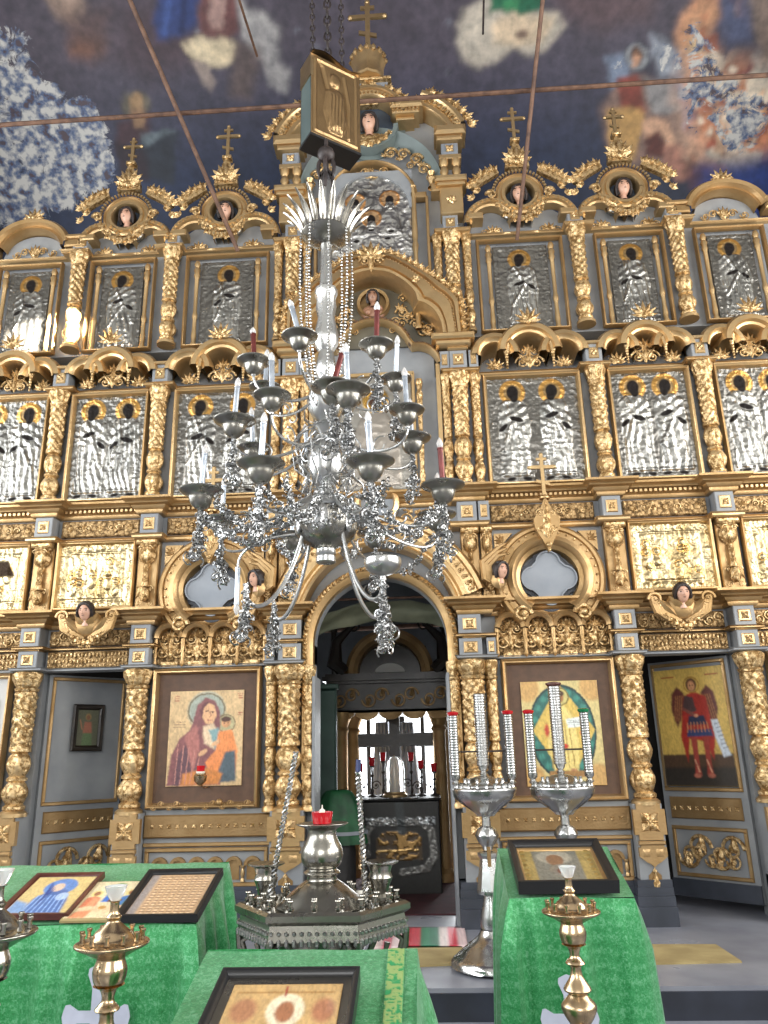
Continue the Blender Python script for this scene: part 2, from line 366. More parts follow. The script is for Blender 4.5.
# ---------------------------------------------------------------- painted / embossed sheets
class Canvas:
    def __init__(s, w, h, nx, ny, ext=(0, 1, 0, 1), bg=(.5, .5, .5), metal=0):
        s.w, s.h, s.nx, s.ny, s.ext = w, h, nx, ny, ext
        x = np.linspace(ext[0], ext[1], nx); y = np.linspace(ext[2], ext[3], ny)
        s.X, s.Y = np.meshgrid(x, y); s.C = np.zeros((ny, nx, 4)); s.C[..., :3] = bg; s.C[..., 3] = metal; s.H = np.zeros((ny, nx))
    def paint(s, m, c=None, h=0, metal=None):
        if c is not None:
            c = np.asarray(c) if np.ndim(c) > 1 else np.array(c)
            s.C[..., :3] = s.C[..., :3]*(1-m[..., None])+c*m[..., None]
        if metal is not None: s.C[..., 3] = s.C[..., 3]*(1-m)+metal*m
        s.H = s.H+h*m; return m
    def ell(s, cx, cy, rx, ry, c=None, h=0, metal=None, soft=None, rot=0, dome=0):
        a = s.X-cx; b = s.Y-cy
        if rot: a, b = a*math.cos(rot)+b*math.sin(rot), -a*math.sin(rot)+b*math.cos(rot)
        q = np.sqrt((a/rx)**2+(b/ry)**2); d = (1-q)*min(rx, ry); k = soft or min(rx, ry)*.12+1e-6
        m = sstep(-k, k, d)
        if dome: s.H = s.H+dome*np.sqrt(np.clip(1-q*q, 0, 1))
        return s.paint(m, c, h, metal)
    def ring(s, cx, cy, r, w, c=None, h=0, metal=None, ry=None):
        q = np.sqrt((s.X-cx)**2+((s.Y-cy)*(r/(ry or r)))**2); m = sstep(w, w*.5, np.abs(q-r)); return s.paint(m, c, h, metal)
    def dist(s, pts, closed):
        d = np.full(s.X.shape, 1e9); n = len(pts)
        for i in range(n if closed else n-1):
            (x0, y0), (x1, y1) = pts[i], pts[(i+1) % n]; dx, dy = x1-x0, y1-y0; L = dx*dx+dy*dy+1e-12
            t = np.clip(((s.X-x0)*dx+(s.Y-y0)*dy)/L, 0, 1)
            d = np.minimum(d, np.hypot(s.X-x0-t*dx, s.Y-y0-t*dy))
        return d
    def poly(s, pts, c=None, h=0, metal=None, soft=1., puff=0, pw=None):
        ins = np.zeros(s.X.shape, bool); n = len(pts)
        for i in range(n):
            (x0, y0), (x1, y1) = pts[i], pts[(i+1) % n]
            cond = (y0 > s.Y) != (y1 > s.Y)
            if y1 != y0: ins ^= cond & (s.X < (x1-x0)*(s.Y-y0)/(y1-y0)+x0)
        d = s.dist(pts, True); sd = np.where(ins, d, -d); m = sstep(-soft, soft, sd)
        if puff: s.H = s.H+puff*np.sqrt(np.clip(sd/(pw or 5), 0, 1))
        s.paint(m, c, h, metal); return m
    def line(s, pts, w, c=None, h=0, metal=None):
        d = s.dist(pts, False); m = sstep(w, w*.4, d); return s.paint(m, c, h, metal)
    def painterly(s, k=2.2, amt=.28, sd=3):
        ny, nx = s.X.shape; J, I = np.meshgrid(np.arange(nx), np.arange(ny)); sc = 14/nx
        dx = (fbm(J*sc*3, I*sc*3, sd, 4)-.5)*2*k; dy = (fbm(J*sc*3, I*sc*3, sd+5, 4)-.5)*2*k
        a = np.clip((J+dx).round().astype(int), 0, nx-1); b = np.clip((I+dy).round().astype(int), 0, ny-1); C = s.C[b, a].copy()
        P_ = np.pad(C[..., :3], ((1, 1), (1, 1), (0, 0)), mode='edge'); C[..., :3] = (P_[:-2, 1:-1]+P_[2:, 1:-1]+P_[1:-1, :-2]+P_[1:-1, 2:]+2*C[..., :3])/6
        t = (fbm(J*sc*4, I*sc*2.2, sd+9, 5)-.5)*2; u = ridge(J*sc*5, I*sc*2.5, sd+11, 3)-.5
        C[..., :3] *= np.clip(1+amt*1.6*t+amt*.9*u, .3, 1.7)[..., None]; s.C = C
    def mesh(s, name, mt, th=.01):
        if mt in ('glazed', 'painting') and s.nx > 45: s.painterly(s.nx/105, .2)
        xs = np.linspace(-s.w/2, s.w/2, s.nx); zs = np.linspace(s.h, 0, s.ny)
        Xg, Zg = np.meshgrid(xs, zs); P = np.stack([Xg, -s.H, Zg], -1)
        m = bpy.data.meshes.new(name); nx, ny = s.nx, s.ny; N = nx*ny
        idx = np.arange(N).reshape(ny, nx)
        q = np.stack([idx[:-1, :-1], idx[1:, :-1], idx[1:, 1:], idx[:-1, 1:]], -1).reshape(-1, 4).tolist()
        rim = list(idx[0, :])+list(idx[1:, -1])+list(idx[-1, -2::-1])+list(idx[-2:0:-1, 0])
        V = P.reshape(-1, 3); B = V[rim].copy(); B[:, 1] = th; V = np.concatenate([V, B]); k = len(rim)
        for i in range(k): q.append([int(rim[i]), int(rim[(i+1) % k]), N+(i+1) % k, N+i])
        q.append([N+i for i in range(k)][::-1])
        m.from_pydata(V.tolist(), [], q)
        at_ = m.attributes.new('Col', 'FLOAT_COLOR', 'POINT')
        C = s.C.reshape(-1, 4); C = np.concatenate([C, C[rim]]); at_.data.foreach_set('color', C.ravel())
        m.polygons.foreach_set('use_smooth', [True]*(len(m.polygons)-k-1)+[False]*(k+1))
        m.materials.append(M[mt]); return m
# ================================================================ ornament helpers
def arc(cx, cz, r, a0, a1, n=24, rz=None):
    t = np.radians(np.linspace(a0, a1, n)); return [(cx+r*math.cos(a), cz+(rz or r)*math.sin(a)) for a in t]
def scroll(mb, x, y, z, s, flip=1, th=.16, turns=1.5, up=1):
    t = np.linspace(0, 1, 22); a = t*turns*2*PI; R = s*(1-.82*t)
    p = np.stack([x+flip*(R*np.cos(a)-s*.2), np.full(22, y), z+up*R*np.sin(a)], -1)
    mb.tube(p, s*th*(1-.45*t), 6)
    mb.ball(x-flip*s*.2, y, z, s*.26, 8, 6); return mb
def leaf(mb, x, y, z, ang, L, w, d=None):
    """a pointed raised leaf from (x,z) towards ang"""
    k = 7; t = np.linspace(0, 1, k); W = w*np.sin(PI*t**.75)*(1-.1*t); ca, sa = math.cos(ang), math.sin(ang); d = d or w*.8
    cx = x+ca*L*t; cz = z+sa*L*t; rows = []
    for o, e in ((-1, 0), (-.5, .6), (0, 1), (.5, .6), (1, 0)):
        rows.append(np.stack([cx-sa*W*o, y-d*e*np.sin(PI*np.clip(t, .02, .98))**.6-.001, cz+ca*W*o], -1))
    return mb.grid(np.array(rows)[::-1])
def fan(mb, x, y, z, s, n=7, spread=160, ang=90, w=.16):
    for i in range(n):
        q = (i/(n-1)-.5) if n > 1 else 0
        leaf(mb, x, y, z, math.radians(ang+q*spread), s*(1-.9*q*q), s*w)
    mb.ball(x, y, z, s*.16, 8, 6); return mb
def rosette(mb, x, y, z, r, n=4, a0=45):
    for i in range(n): leaf(mb, x, y, z, math.radians(a0+i*360/n), r, r*.42, r*.3)
    mb.ball(x, y-r*.1, z, r*.3, 8, 6); return mb
def anthemion(mb, x, y, z, s):
    """carved niche motif: two pairs of scrolls under a palmette"""
    for f in (-1, 1):
        scroll(mb, x+f*s*.34, y, z+s*.28, s*.28, f); scroll(mb, x+f*s*.24, y, z+s*.72, s*.19, f, up=-1)
        leaf(mb, x, y, z+s*.1, math.radians(90-f*35), s*.8, s*.09)
    fan(mb, x, y, z+s*.72, s*.42, 5, 120); leaf(mb, x, y, z, PI/2, s*.9, s*.12); return mb
def vine(mb, x0, x1, y, z, s, n):
    for i in range(n):
        x = x0+(x1-x0)*(i+.5)/n; f = 1 if i % 2 else -1
        scroll(mb, x, y, z+f*s*.12, s*.42, f, up=f); leaf(mb, x, y, z, math.radians(90*f), s*.55, s*.14)
    return mb
def beads(mb, pts, r, y=0, n=6):
    for p in pts: mb.ball(p[0], y, p[1], r, n, 4)
    return mb
def along(path, step):
    p = np.asarray(path, float); d = np.r_[0, np.cumsum(np.hypot(*np.diff(p, axis=0).T))]; k = max(2, int(d[-1]/step)+1)
    q = np.linspace(step*.5, d[-1]-step*.5, k-1)
    x = np.interp(q, d, p[:, 0]); z = np.interp(q, d, p[:, 1]); t = np.interp(q+1e-3, d, p[:, 1])-z; u = np.interp(q+1e-3, d, p[:, 0])-x
    return list(zip(x, z, np.arctan2(t, u)))
def teeth(mb, path, step, w, h, y0, y1, off=0):
    for x, z, a in along(path, step):
        nx, nz = -math.sin(a), math.cos(a)
        c = (x+nx*off, z+nz*off); tx, tz = math.cos(a), math.sin(a)
        P = [(c[0]+tx*i*w/2+nx*j*h/2, c[1]+tz*i*w/2+nz*j*h/2) for i, j in ((-1, -1), (1, -1), (1, 1), (-1, 1))]
        mb.prism(P, y0, y1)
    return mb
def crest(mb, path, step, s, y, off=0):
    for x, z, a in along(path, step):
        nx, nz = -math.sin(a), math.cos(a); X, Z = x+nx*off, z+nz*off
        for q in (-48, -24, 0, 24, 48): leaf(mb, X, y, Z, a+PI/2+math.radians(q), s*(1.3 if q == 0 else 1.0), s*.24, s*.22)
        mb.ball(X+nx*s*.25, y-s*.18, Z+nz*s*.25, s*.2, 6, 4)
    return mb
def garland(mb, x0, x1, z, drop, y, r, n=15):
    rs = np.random.RandomState(int(abs(x0*100))+n)
    for i in range(n):
        t = i/(n-1); x = x0+(x1-x0)*t; zz = z-drop*(1-(2*t-1)**2)**.8; R = r*(.55+.55*math.sin(PI*t))
        mb.ball(x, y-R*.5, zz, R*.75, 6, 4)
        for q in range(4): leaf(mb, x+rs.uniform(-.4, .4)*R, y-R*.3, zz, rs.uniform(0, 2*PI), R*1.4, R*.42)
    return mb
def ortho_cross(mb, x, y, z, h, t=None, d=None):
    t = t or h*.045; d = d or t
    B = [(x-t, x+t, z, z+h), (x-h*.29, x+h*.29, z+h*.64, z+h*.72), (x-h*.12, x+h*.12, z+h*.85, z+h*.91)]
    for k, (a, b, c, e) in enumerate(B): mb.box(a, b, y-d*(1-.12*k), y+d*(1-.12*k), c, e)
    v = [(x-h*.15, z+h*.38), (x-h*.15, z+h*.31), (x+h*.15, z+h*.22), (x+h*.15, z+h*.29)]
    mb.prism(v[::-1], y-d*.7, y+d*.7)
    for a, b in ((x-h*.29, z+h*.68), (x+h*.29, z+h*.68), (x, z+h)): mb.ball(a, y, b, t*1.25, 8, 6)
    return mb
# ---------------------------------------------------------------- heads of saints and seraphs
def head_parts(parent, loc, s, yaw=0, tilt=0, longhair=True, skin='skin'):
    """s = head height; face towards -Y"""
    n, m = 20, 18; ph = np.linspace(-PI/2, PI/2, m)[:, None]; th = (np.arange(n)*2*PI/n)[None, :]
    x = np.cos(ph)*np.cos(th)*.36*(1+.12*np.sin(ph)); y = np.cos(ph)*np.sin(th)*.42+0*ph; z = np.sin(ph)*.5+0*th
    fr = np.clip(-y/.42, 0, 1)**2
    nose = np.exp(-((x/.06)**2+((z+.03)/.11)**2)); y = y-.11*nose*fr
    sock = np.exp(-(((np.abs(x)-.14)/.08)**2+((z-.07)/.06)**2)); y = y+.04*sock*fr
    chin = np.exp(-((x/.12)**2+((z+.38)/.09)**2)); y = y-.04*chin*fr
    mb = MB(); mb.grid(np.stack([x, y, z], -1)[::-1]*s, False, True)
    mb.at(0, .02*s, -.5*s).lathe([(.2*s, -.25*s), (.15*s, 0), (.17*s, .2*s)], 12); mb.clear()
    for f in (-1, 1): mb.ball(f*.36*s, 0, 0, .07*s, 6, 4, (.5, 1, 1.5))
    R = (tilt, 0, yaw)
    h = put('head', mb, skin, parent, loc, R)
    e = MB()
    for f in (-1, 1):
        e.ball(f*.14*s, -.355*s, .05*s, .045*s, 6, 4, (1.4, .5, .8)); e.box(f*.14*s-.07*s, f*.14*s+.07*s, -.405*s, -.33*s, .125*s, .15*s)
    e.box(-.03*s, .03*s, -.44*s, -.39*s, -.145*s, -.125*s)
    e.ball(0, -.39*s, -.22*s, .05*s, 6, 4, (1.4, .6, .4))
    put('facial_features', e, 'hair', h)
    hr = MB(); n2 = 16
    ph = np.linspace(-.9, PI/2, 12)[:, None]; th = np.linspace(-.42, PI+.42, n2)[None, :]
    th2 = np.linspace(-.62+0, PI+.62, n2)[None, :]+0*ph
    w = 1+.08*np.sin(9*th2+5*ph)
    low = np.where(ph < -.2, 1.05, 1.0) if longhair else 1.
    P = np.stack([np.cos(ph)*np.cos(th2)*.43*w*low, np.cos(ph)*np.sin(th2)*.47*w+.03, np.sin(ph)*.56+.02+0*th2], -1)*s
    hr.grid(P[::-1]); 
    ft = MB(); 
    for f in (-1, 1):
        hr.tube([(f*.1*s, -.3*s, .42*s), (f*.26*s, -.3*s, .3*s), (f*.36*s, -.2*s, .1*s), (f*.39*s, -.1*s, -.15*s), (f*.36*s, 0, -.45*s)], [.07*s, .09*s, .1*s, .11*s, .06*s], 6)
    hr.ball(0, -.05*s, .4*s, .3*s, 10, 6, (1.1, 1.1, .55))
    put('hair', hr, 'hair', h)
    return h
# ---------------------------------------------------------------- carved columns
def lobes(n, p=1.): return lambda th: (.5+.5*np.cos(n*th))**p
def col_relief(h, r, seed=0, lat=3):
    def rel(th, z):
        u = z/h; o = np.zeros_like(u)
        W = lambda a, b, e=.02: sstep(a-e, a, u)*sstep(b+e, b, u)
        a = .19*r
        k = 2*PI*lat
        o += W(.45, .84)*a*1.0*np.abs(np.sin(2.5*th+u*46))**.7*np.abs(np.sin(2.5*th-u*46))**.7
        o += W(.45, .84)*a*.45*np.cos(7*th)*np.sin(u*92)
        o += W(.24, .40)*a*(lobes(6, .6)(th)*np.sin(PI*np.clip((u-.24)/.16, 0, 1)))*1.2
        o += W(.05, .19)*a*(lobes(5, .6)(th+.3)*np.sin(PI*np.clip((u-.05)/.14, 0, 1)))*1.4
        o += W(.87, .985)*a*1.6*lobes(5, .8)(th)*np.clip((u-.87)/.11, 0, 1)
        o += W(.87, .985)*a*.9*lobes(10, 1)(th+.2)*np.sin(PI*np.clip((u-.86)/.13, 0, 1))
        o += a*.5*(fbm(th*5, u*26, seed, 2)-.5)
        return o
    return rel
def column_parts(parent, h, r, seed=0, n=40, foot='gold'):
    P = [(.86, .0), (.98, .01), (.98, .03), (.74, .045), (.8, .06), (.93, .10), (.96, .14), (.84, .185), (.70, .2), (.92, .21), (.92, .225), (.72, .24),
         (.86, .28), (.94, .33), (.86, .385), (.68, .405), (.98, .415), (.98, .435), (.82, .45)]
    S = [(.80+.1*t, .45+.4*t) for t in np.linspace(0, 1, 30)]
    Cc = [(.84, .85), (1.08, .86), (1.08, .88)]
    K = [(.85, .882), (.92, .90), (.98, .925), (1.08, .95), (1.12, .97), (1.16, .985), (1.16, 1.0), (.5, 1.0)]
    def dense(p, st):
        o = []
        for a, b in zip(p[:-1], p[1:]):
            k = max(1, int((b[1]-a[1])/st)); o += [(a[0]+(b[0]-a[0])*i/k, a[1]+(b[1]-a[1])*i/k) for i in range(k)]
        return o+[p[-1]]
    rel = col_relief(h, r, seed)
    sc = lambda p: [(a*r, b*h) for a, b in p]
    put('base', MB().lathe(sc(dense(P, .012)), n, rel), 'carved', parent)
    put('shaft', MB().lathe(sc(S+Cc), n, rel), 'carved', parent)
    put('capital', MB().lathe(sc(dense(K, .012)), n, rel), 'carved', parent)
    if foot: put('foot', MB().lathe([(0, -.05), (r*1.25, -.05), (r*1.25, -.02), (r*1.0, 0), (0, 0)], 20), foot, parent)
XC = (.83, 2.17, 3.17)
BAYX = {1: (1.54, .48), 2: (2.67, .38), 3: (3.69, .40)}
def side(s): return 'left' if s < 0 else 'right'
cols = {}
def place_col(key, h, r, x, z, label, group, y=-.02, foot='gold'):
    if key not in cols:
        t = thing('carved_column', label, 'column', (x, y, z), (0, 0, 0), group); column_parts(t, h, r, len(cols), 40 if r > .06 else 24, foot); cols[key] = t
    else:
        copy_tree(cols[key], (x, y, z), (0, 0, random.choice([0, PI/2, PI])), label, group)
for s in (-1, 1):
    S = side(s); door = 'left altar side door' if s < 0 else 'right altar side door'; ic = 'Virgin and Child icon' if s < 0 else 'enthroned Christ icon'
    G1 = 'ground storey columns of the icon screen'
    place_col('m1', 1.16, .098, s*.80, .80, f'stout gilded column at the {S} jamb of the royal doorway, ground storey', G1, -.06)
    place_col('s1', 1.16, .05, s*.965, .80, f'slim gilded column between the {S} jamb column and the {ic}', G1)
    place_col('s1', 1.16, .05, s*.64, .80, f'slim gilded column on the very edge of the royal doorway, {S} side', G1)
    place_col('m2', 1.16, .092, s*2.16, .80, f'gilded column between the {ic} and the {door}', G1, -.05)
    place_col('m2', 1.16, .092, s*3.17, .80, f'gilded column on the outer side of the {door}', G1, -.05)
    G3 = 'third storey columns of the icon screen'
    place_col('m3', 1.16, .075, s*.835, 3.60, f'gilded third storey column, thickest of three beside the central niche, {S} side', G3, -.03, 'palepaint')
    place_col('s3', 1.16, .046, s*.985, 3.60, f'slim gilded third storey column, outermost of three by the central niche, {S} side', G3, 0, 'palepaint')
    place_col('s3', 1.16, .046, s*.70, 3.60, f'slim gilded third storey column nearest the central niche, {S} side', G3, 0, 'palepaint')
    place_col('m3', 1.16, .075, s*2.16, 3.60, f'gilded third storey column between the inner and middle silver apostle pairs, {S} half', G3, -.03, 'palepaint')
    place_col('m3', 1.16, .075, s*3.18, 3.60, f'gilded third storey column between the middle and outermost silver apostle pairs, {S} half', G3, -.03, 'palepaint')
    G4 = 'top storey columns of the icon screen'
    place_col('m4', 1.12, .075, s*.835, 5.28, f'gilded top storey column, thickest of three beside the silver Trinity icon, {S} side', G4, -.03)
    place_col('s4', 1.12, .044, s*.99, 5.28, f'slim gilded top storey column, outermost of three by the Trinity icon, {S} side', G4, 0)
    place_col('s4', 1.12, .036, s*.69, 5.28, f'slim gilded top storey column nearest the silver Trinity icon, {S} side', G4, 0)
    place_col('m4', 1.12, .075, s*2.13, 5.28, f'gilded top storey column between the first and second single prophet icons, {S} half', G4, -.03)
    place_col('m4', 1.12, .075, s*3.14, 5.28, f'gilded top storey column between the second and outermost single prophet icons, {S} half', G4, -.03)
# ================================================================ the screen itself
FLOOR = -.12
scr = thing('icon_screen', 'tall grey-blue and gilded wooden icon screen wall with doorways across the church', 'icon screen', (0, 0, FLOOR))
def S_(name, mb, mt, label=None): return put(name, mb, mt, scr, (0, 0, -FLOOR), None, label)
b = MB(); ZT = 6.45
for s in (-1, 1):
    for x0, x1, z0, z1 in ((.6, 2.27, FLOOR, 1.98), (3.09, 4.6, FLOOR, 1.98), (.6, 4.6, 1.98, 4.785), (.6, 4.6, 5.22, ZT)):
        a, c = sorted((s*x0, s*x1)); b.box(a, c, .08, .24, z0, z1)
    a, c = sorted((s*.6, s*4.6)); b.box(a, c, .26, .34, 4.6, 5.4)
arch = [(-.6, 1.98)]+arc(0, 2.15, .6, 180, 0, 28)+[(.6, 1.98), (.6, ZT), (-.6, ZT)]
b.prism(arch, .08, .24)
b.prism([(-.98, ZT)]+[(-.98, 7.3)]+arc(0, 7.3, .98, 180, 0, 24)[1:-1]+[(.98, 7.3), (.98, ZT)], .08, .24)
S_('backing_panel', b, 'paint')
# jamb lining and arch soffit of the royal doorway
b = MB()
for s in (-1, 1): b.box(*sorted((s*.575, s*.6)), -.06, .3, FLOOR, 1.86)
S_('doorway_jamb', b, 'paint')
# plinth: stepped, dark, forward under every column
def plan(y0, y1, w, xs, xa=-4.6, xb=4.6, gaps=()):
    """plan path with steps forward at every column"""
    p = [(xa, y0)]
    for x, ww in sorted(xs): p += [(x-ww, y0), (x-ww, y1), (x+ww, y1), (x+ww, y0)]
    return p+[(xb, y0)]
b = MB()
segs = []
for s in (-1, 1):
    for xa, xb, xs in ((.6, 2.27, [(.80, .17), (2.14, .125)]), (3.09, 4.6, [(3.20, .11)])):
        X = sorted((s*xa, s*xb)); segs.append((X[0], X[1], sorted([(s*x, w) for x, w in xs])))
for xa, xb, xs in segs:
    for k, (o, z0, z1) in enumerate(((.10, FLOOR, .02), (.07, .02, .09), (.045, .09, .15), (.03, .15, .2))):
        b.box(xa, xb, -.0-o, .1, z0, z1)
        for x, w in xs: b.box(max(xa, x-w-o*.5), min(xb, x+w+o*.5), -.12-o, .1, z0, z1)
S_('plinth', b, 'darkplinth', 'dark grey stepped plinth')
# pedestals under the ground storey columns
ped = None
def pedestal(x, w, label):
    global ped
    if ped is None:
        t = thing('column_pedestal', label, 'pedestal', (x, 0, .2), (0, 0, 0), 'pedestals under the ground storey columns')
        b = MB(); b.box(-w, w, -.12, .08, 0, .56); put('block', b, 'paint', t)
        g = MB(); w2 = w+.012
        g.prism([(-w2, .33), (-w2*.75, .33), (-w2*.75, .29), (w2*.75, .29), (w2*.75, .33), (w2, .33), (w2, .52), (w2*.75, .52), (w2*.75, .56), (-w2*.75, .56), (-w2*.75, .52), (-w2, .52)], -.15, -.1)
        put('stepped_plate', g, 'gilt', t)
        r = MB(); r.ball(0, -.15, .425, .02, 8, 6)
        for k in range(4):
            a = PI/4+k*PI/2; leaf(r, 0, -.15, .425, a, .10, .04, .025); leaf(r, 0, -.15, .425, a+PI/4, .07, .02, .02); r.tube([(.045*math.cos(a)+.022*math.cos(q), -.155, .425+.045*math.sin(a)+.022*math.sin(q)) for q in np.linspace(0, 2*PI, 10)], .005, 5)
        put('rosette', r, 'carved', t)
        g = MB(); g.bbox(-w*.9, w*.9, -.17, -.1, .255, .285, .008); g.box(-w*.8, w*.8, -.15, -.1, .235, .255)
        g.prism([(-w*.95, .235), (-w*.95, .17), (-w*.5, .13), (-.02, .11), (0, .09), (.02, .11), (w*.5, .13), (w*.95, .17), (w*.95, .235)], -.15, -.1)
        g.pyramid(-w*.45, .195, .028, -.15, .015); g.pyramid(w*.45, .195, .028, -.15, .015)
        put('bracket', g, 'gilt', t)
        g = MB(); g.at(0, -.13, -.07).lathe([(0, .0), (.03, .02), (.035, .05), (.015, .09), (.01, .11), (.018, .13), (.008, .15), (0, .16)], 12); g.clear(); put('drop', g, 'carved', t)
        g = MB(); g.prism([(-.045, -.11), (.045, -.11), (.05, .03), (0, .075), (-.05, .03)], -.125, -.1); put('drop_panel', g, 'bronze', t)
        ped = t; return t
    return copy_tree(ped, (x, 0, .2), None, label, scale=(w/.115, 1, 1))
for s in (-1, 1):
    S = side(s); door = f'{S} altar side door'; ic = 'Virgin and Child icon' if s < 0 else 'enthroned Christ icon'
    pedestal(s*2.15, .115, f'grey and gilt column pedestal between {ic} and {door}')
    pedestal(s*3.19, .10, f'grey pedestal with gilt stepped plate on the outer side of the {door}')
    pedestal(s*.80, .14, f'widest grey pedestal with gilt stepped plate at the {S} foot of the royal doorway')
# dado under the two big icons
for s in (-1, 1):
    x0, x1 = (-2.03, -.95) if s < 0 else (.95, 2.03)
    t = thing('dado_panel', 'gilt and grey dado with small arches and balusters under the '+('Virgin and Child icon' if s < 0 else 'enthroned Christ icon'), 'panel', ((x0+x1)/2, 0, .2)); w = (x1-x0)/2
    put('board', MB().box(-w, w, 0, .08, 0, .58), 'paint', t)
    b = MB(); b.bbox(-w, w, -.045, .02, .36, .54, .012); put('gilt_band', b, 'bronze', t)
    b = MB(); 
    for i in range(14): rosette(b, -w+.08+(2*w-.16)*i/13, -.047, .45, .022)
    put('small_stars', b, 'carved', t)
    b = MB(); b.bbox(-w, w, -.03, .0, .29, .32, .006)
    for a, c, d, e in ((-w+.02, w-.02, .25, .28), (-w+.02, w-.02, -.02, .01), (-w+.02, -w+.05, .01, .25), (w-.05, w-.02, .01, .25)): b.bbox(a, c, -.035, .0, d, e, .006)
    put('panel_frame', b, 'gilt', t)
    b = MB(); k = 6; sp = (2*w-.14)/k
    for i in range(k):
        cx = -w+.07+sp*(i+.5); b.sweep(arc(cx, .14, sp*.36, 180, 0, 14), [(.014, .0), (.014, -.03), (-.012, -.03), (-.012, 0)]); b.prism(arc(cx, .14, sp*.3, 180, 0, 12)+[(cx+sp*.3, .03), (cx-sp*.3, .03)], -.01, .0)
    put('arcade', b, 'bronze', t)
    b = MB()
    for i in range(k+1):
        b.at(-w+.07+sp*i, -.02, .015).lathe([(.018, 0), (.018, .015), (.01, .03), (.02, .06), (.012, .1), (.022, .115), (.022, .125)], 10)
    b.clear(); put('baluster', b, 'gold', t)
# ---- cornices and friezes
def cornice(name, xa, xb, xs, z0, z1, y0, y1, mt, prof):
    b = MB(); b.sweep(plan(y0, y1, .1, xs, xa, xb), [(o, z0+(z1-z0)*q) for o, q in prof], 'XY'); return S_(name, b, mt)
PC = [(.05, 0), (-.01, 0), (-.02, .1), (-.02, .25), (-.045, .35), (-.055, .5), (-.09, .6), (-.10, .75), (-.13, .85), (-.13, 1), (.05, 1)]
PF = [(.05, 0), (-.02, .0), (-.035, .3), (-.035, .7), (-.05, 1), (.05, 1)]
allx = [(s*x, w) for s in (-1, 1) for x, w in ((2.16, .12), (3.18, .12))]
for s in (-1, 1):
    xs = [(s*x, w) for x, w in ((.85, .14), (2.16, .11), (3.18, .11))]
    X = sorted((s*.66, s*4.6))
    for nm, z0, z1, pr, y0, y1, mt in (('lower_cornice', 2.36, 2.50, PC, .06, -.08, 'gilt'), ('lower_moulding', 1.97, 2.0, PF, .06, -.08, 'paint'), ('lower_string', 2.16, 2.185, PF, .06, -.08, 'gilt'),
                                       ('middle_cornice', 3.42, 3.56, PC, .06, -.07, 'gilt'), ('middle_string', 3.17, 3.215, PF, .06, -.07, 'gold'),
                                       ('upper_moulding', 4.76, 4.79, PF, .07, -.05, 'gold'), ('top_moulding', 6.38, 6.415, PF, .07, -.05, 'gold')):
        X2 = sorted((s*(.66 if z0 < 6 else .62), s*4.6))
        cornice(nm, X2[0], X2[1], sorted(xs), z0, z1, y0, y1, mt, pr)
cornice('middle_cornice', -.66, .66, [], 3.42, 3.56, .06, .06, 'gilt', PC)
# dentils on the middle cornice, beads below
b = MB()
for s in (-1, 1):
    for xa, xb in ((1.02, 2.03), (2.3, 3.05), (3.31, 4.4)):
        for x in np.arange(xa+.02, xb-.02, .045): b.box(s*x-.012, s*x+.012, -.02, .03, 3.465, 3.49)
S_('dentil_row', b, 'gold')
# column blocks (grey boxes with a gilt stud) at every entablature
def blocks(z0, z1, wide, mt='paint', y=-.09):
    b = MB(); g = MB()
    for s in (-1, 1):
        for x, w in wide:
            b.bbox(s*x-w, s*x+w, y, .08, z0, z1, .006); g.bbox(s*x-w*.6, s*x+w*.6, y-.012, y, z0+(z1-z0)*.2, z0+(z1-z0)*.8, .008)
            rosette(g, s*x, y-.012, (z0+z1)/2, w*.5)
    S_('column_block', b, mt); S_('block_rosette', g, 'gold')
blocks(2.19, 2.36, [(.80, .1), (2.16, .09), (3.18, .09)])
blocks(1.99, 2.15, [(.80, .1), (2.16, .09), (3.18, .09), (.98, .04)])
blocks(3.22, 3.42, [(.835, .09), (.99, .05), (2.16, .085), (3.18, .085)], 'paint', -.07)
blocks(4.80, 5.0, [(.835, .085), (.985, .045), (.70, .045), (2.16, .08), (3.18, .08)], 'paint', -.06)
blocks(6.42, 6.6, [(.835, .08), (2.13, .08), (3.14, .08)], 'paint', -.06)
b = MB()
for s in (-1, 1):
    for x in (.835, 2.16, 3.18): b.bbox(s*x-.1, s*x+.1, -.1, .0, 2.15, 2.19, .01); b.bbox(s*x-.1, s*x+.1, -.09, .0, 5.0, 5.03, .01)
S_('block_caps', b, 'gold')
# second storey frieze with pierced dark rosettes
b = MB(); g = MB()
for s in (-1, 1):
    for bay in (1, 2, 3):
        cx, hw = BAYX[bay]; x0, x1 = s*cx-hw, s*cx+hw
        b.bbox(x0, x1, .03, .08, 3.24, 3.40, .01)
        for q in (-.78, 0, .78): rosette(g, s*cx+q*hw, .028, 3.32, .04, 6)
        for q in (-.4, .4):
            for f in (-1, 1): scroll(g, s*cx+q*hw+f*.045, .022, 3.32, .034, f); leaf(g, s*cx+q*hw, .022, 3.32, PI/2*f, .05, .015)
S_('frieze_board', b, 'relief'); S_('frieze_carving', g, 'carved')
# ground storey: friezes above the side doors
b = MB(); g = MB()
for s in (-1, 1):
    for bay in (2, 3):
        cx, hw = BAYX[bay]; x0, x1 = s*cx-hw, s*cx+hw
        b.bbox(x0, x1, .02, .08, 2.0, 2.15, .008); b.bbox(x0, x1, .03, .08, 2.2, 2.34, .008)
        k = 22
        for i in range(k):
            x = x0+(x1-x0)*(i+.5)/k; g.ball(x, .015, 2.115, .013, 6, 4, (1, 1, 1.8)); g.ball(x, .015, 2.06, .012, 6, 4, (1, 1, 1.8)); g.ball(x, .015, 2.02, .008, 6, 4)
        vine(g, x0, x1, .022, 2.27, .11, 8)
S_('door_frieze_board', b, 'relief'); S_('door_frieze_carving', g, 'carved')
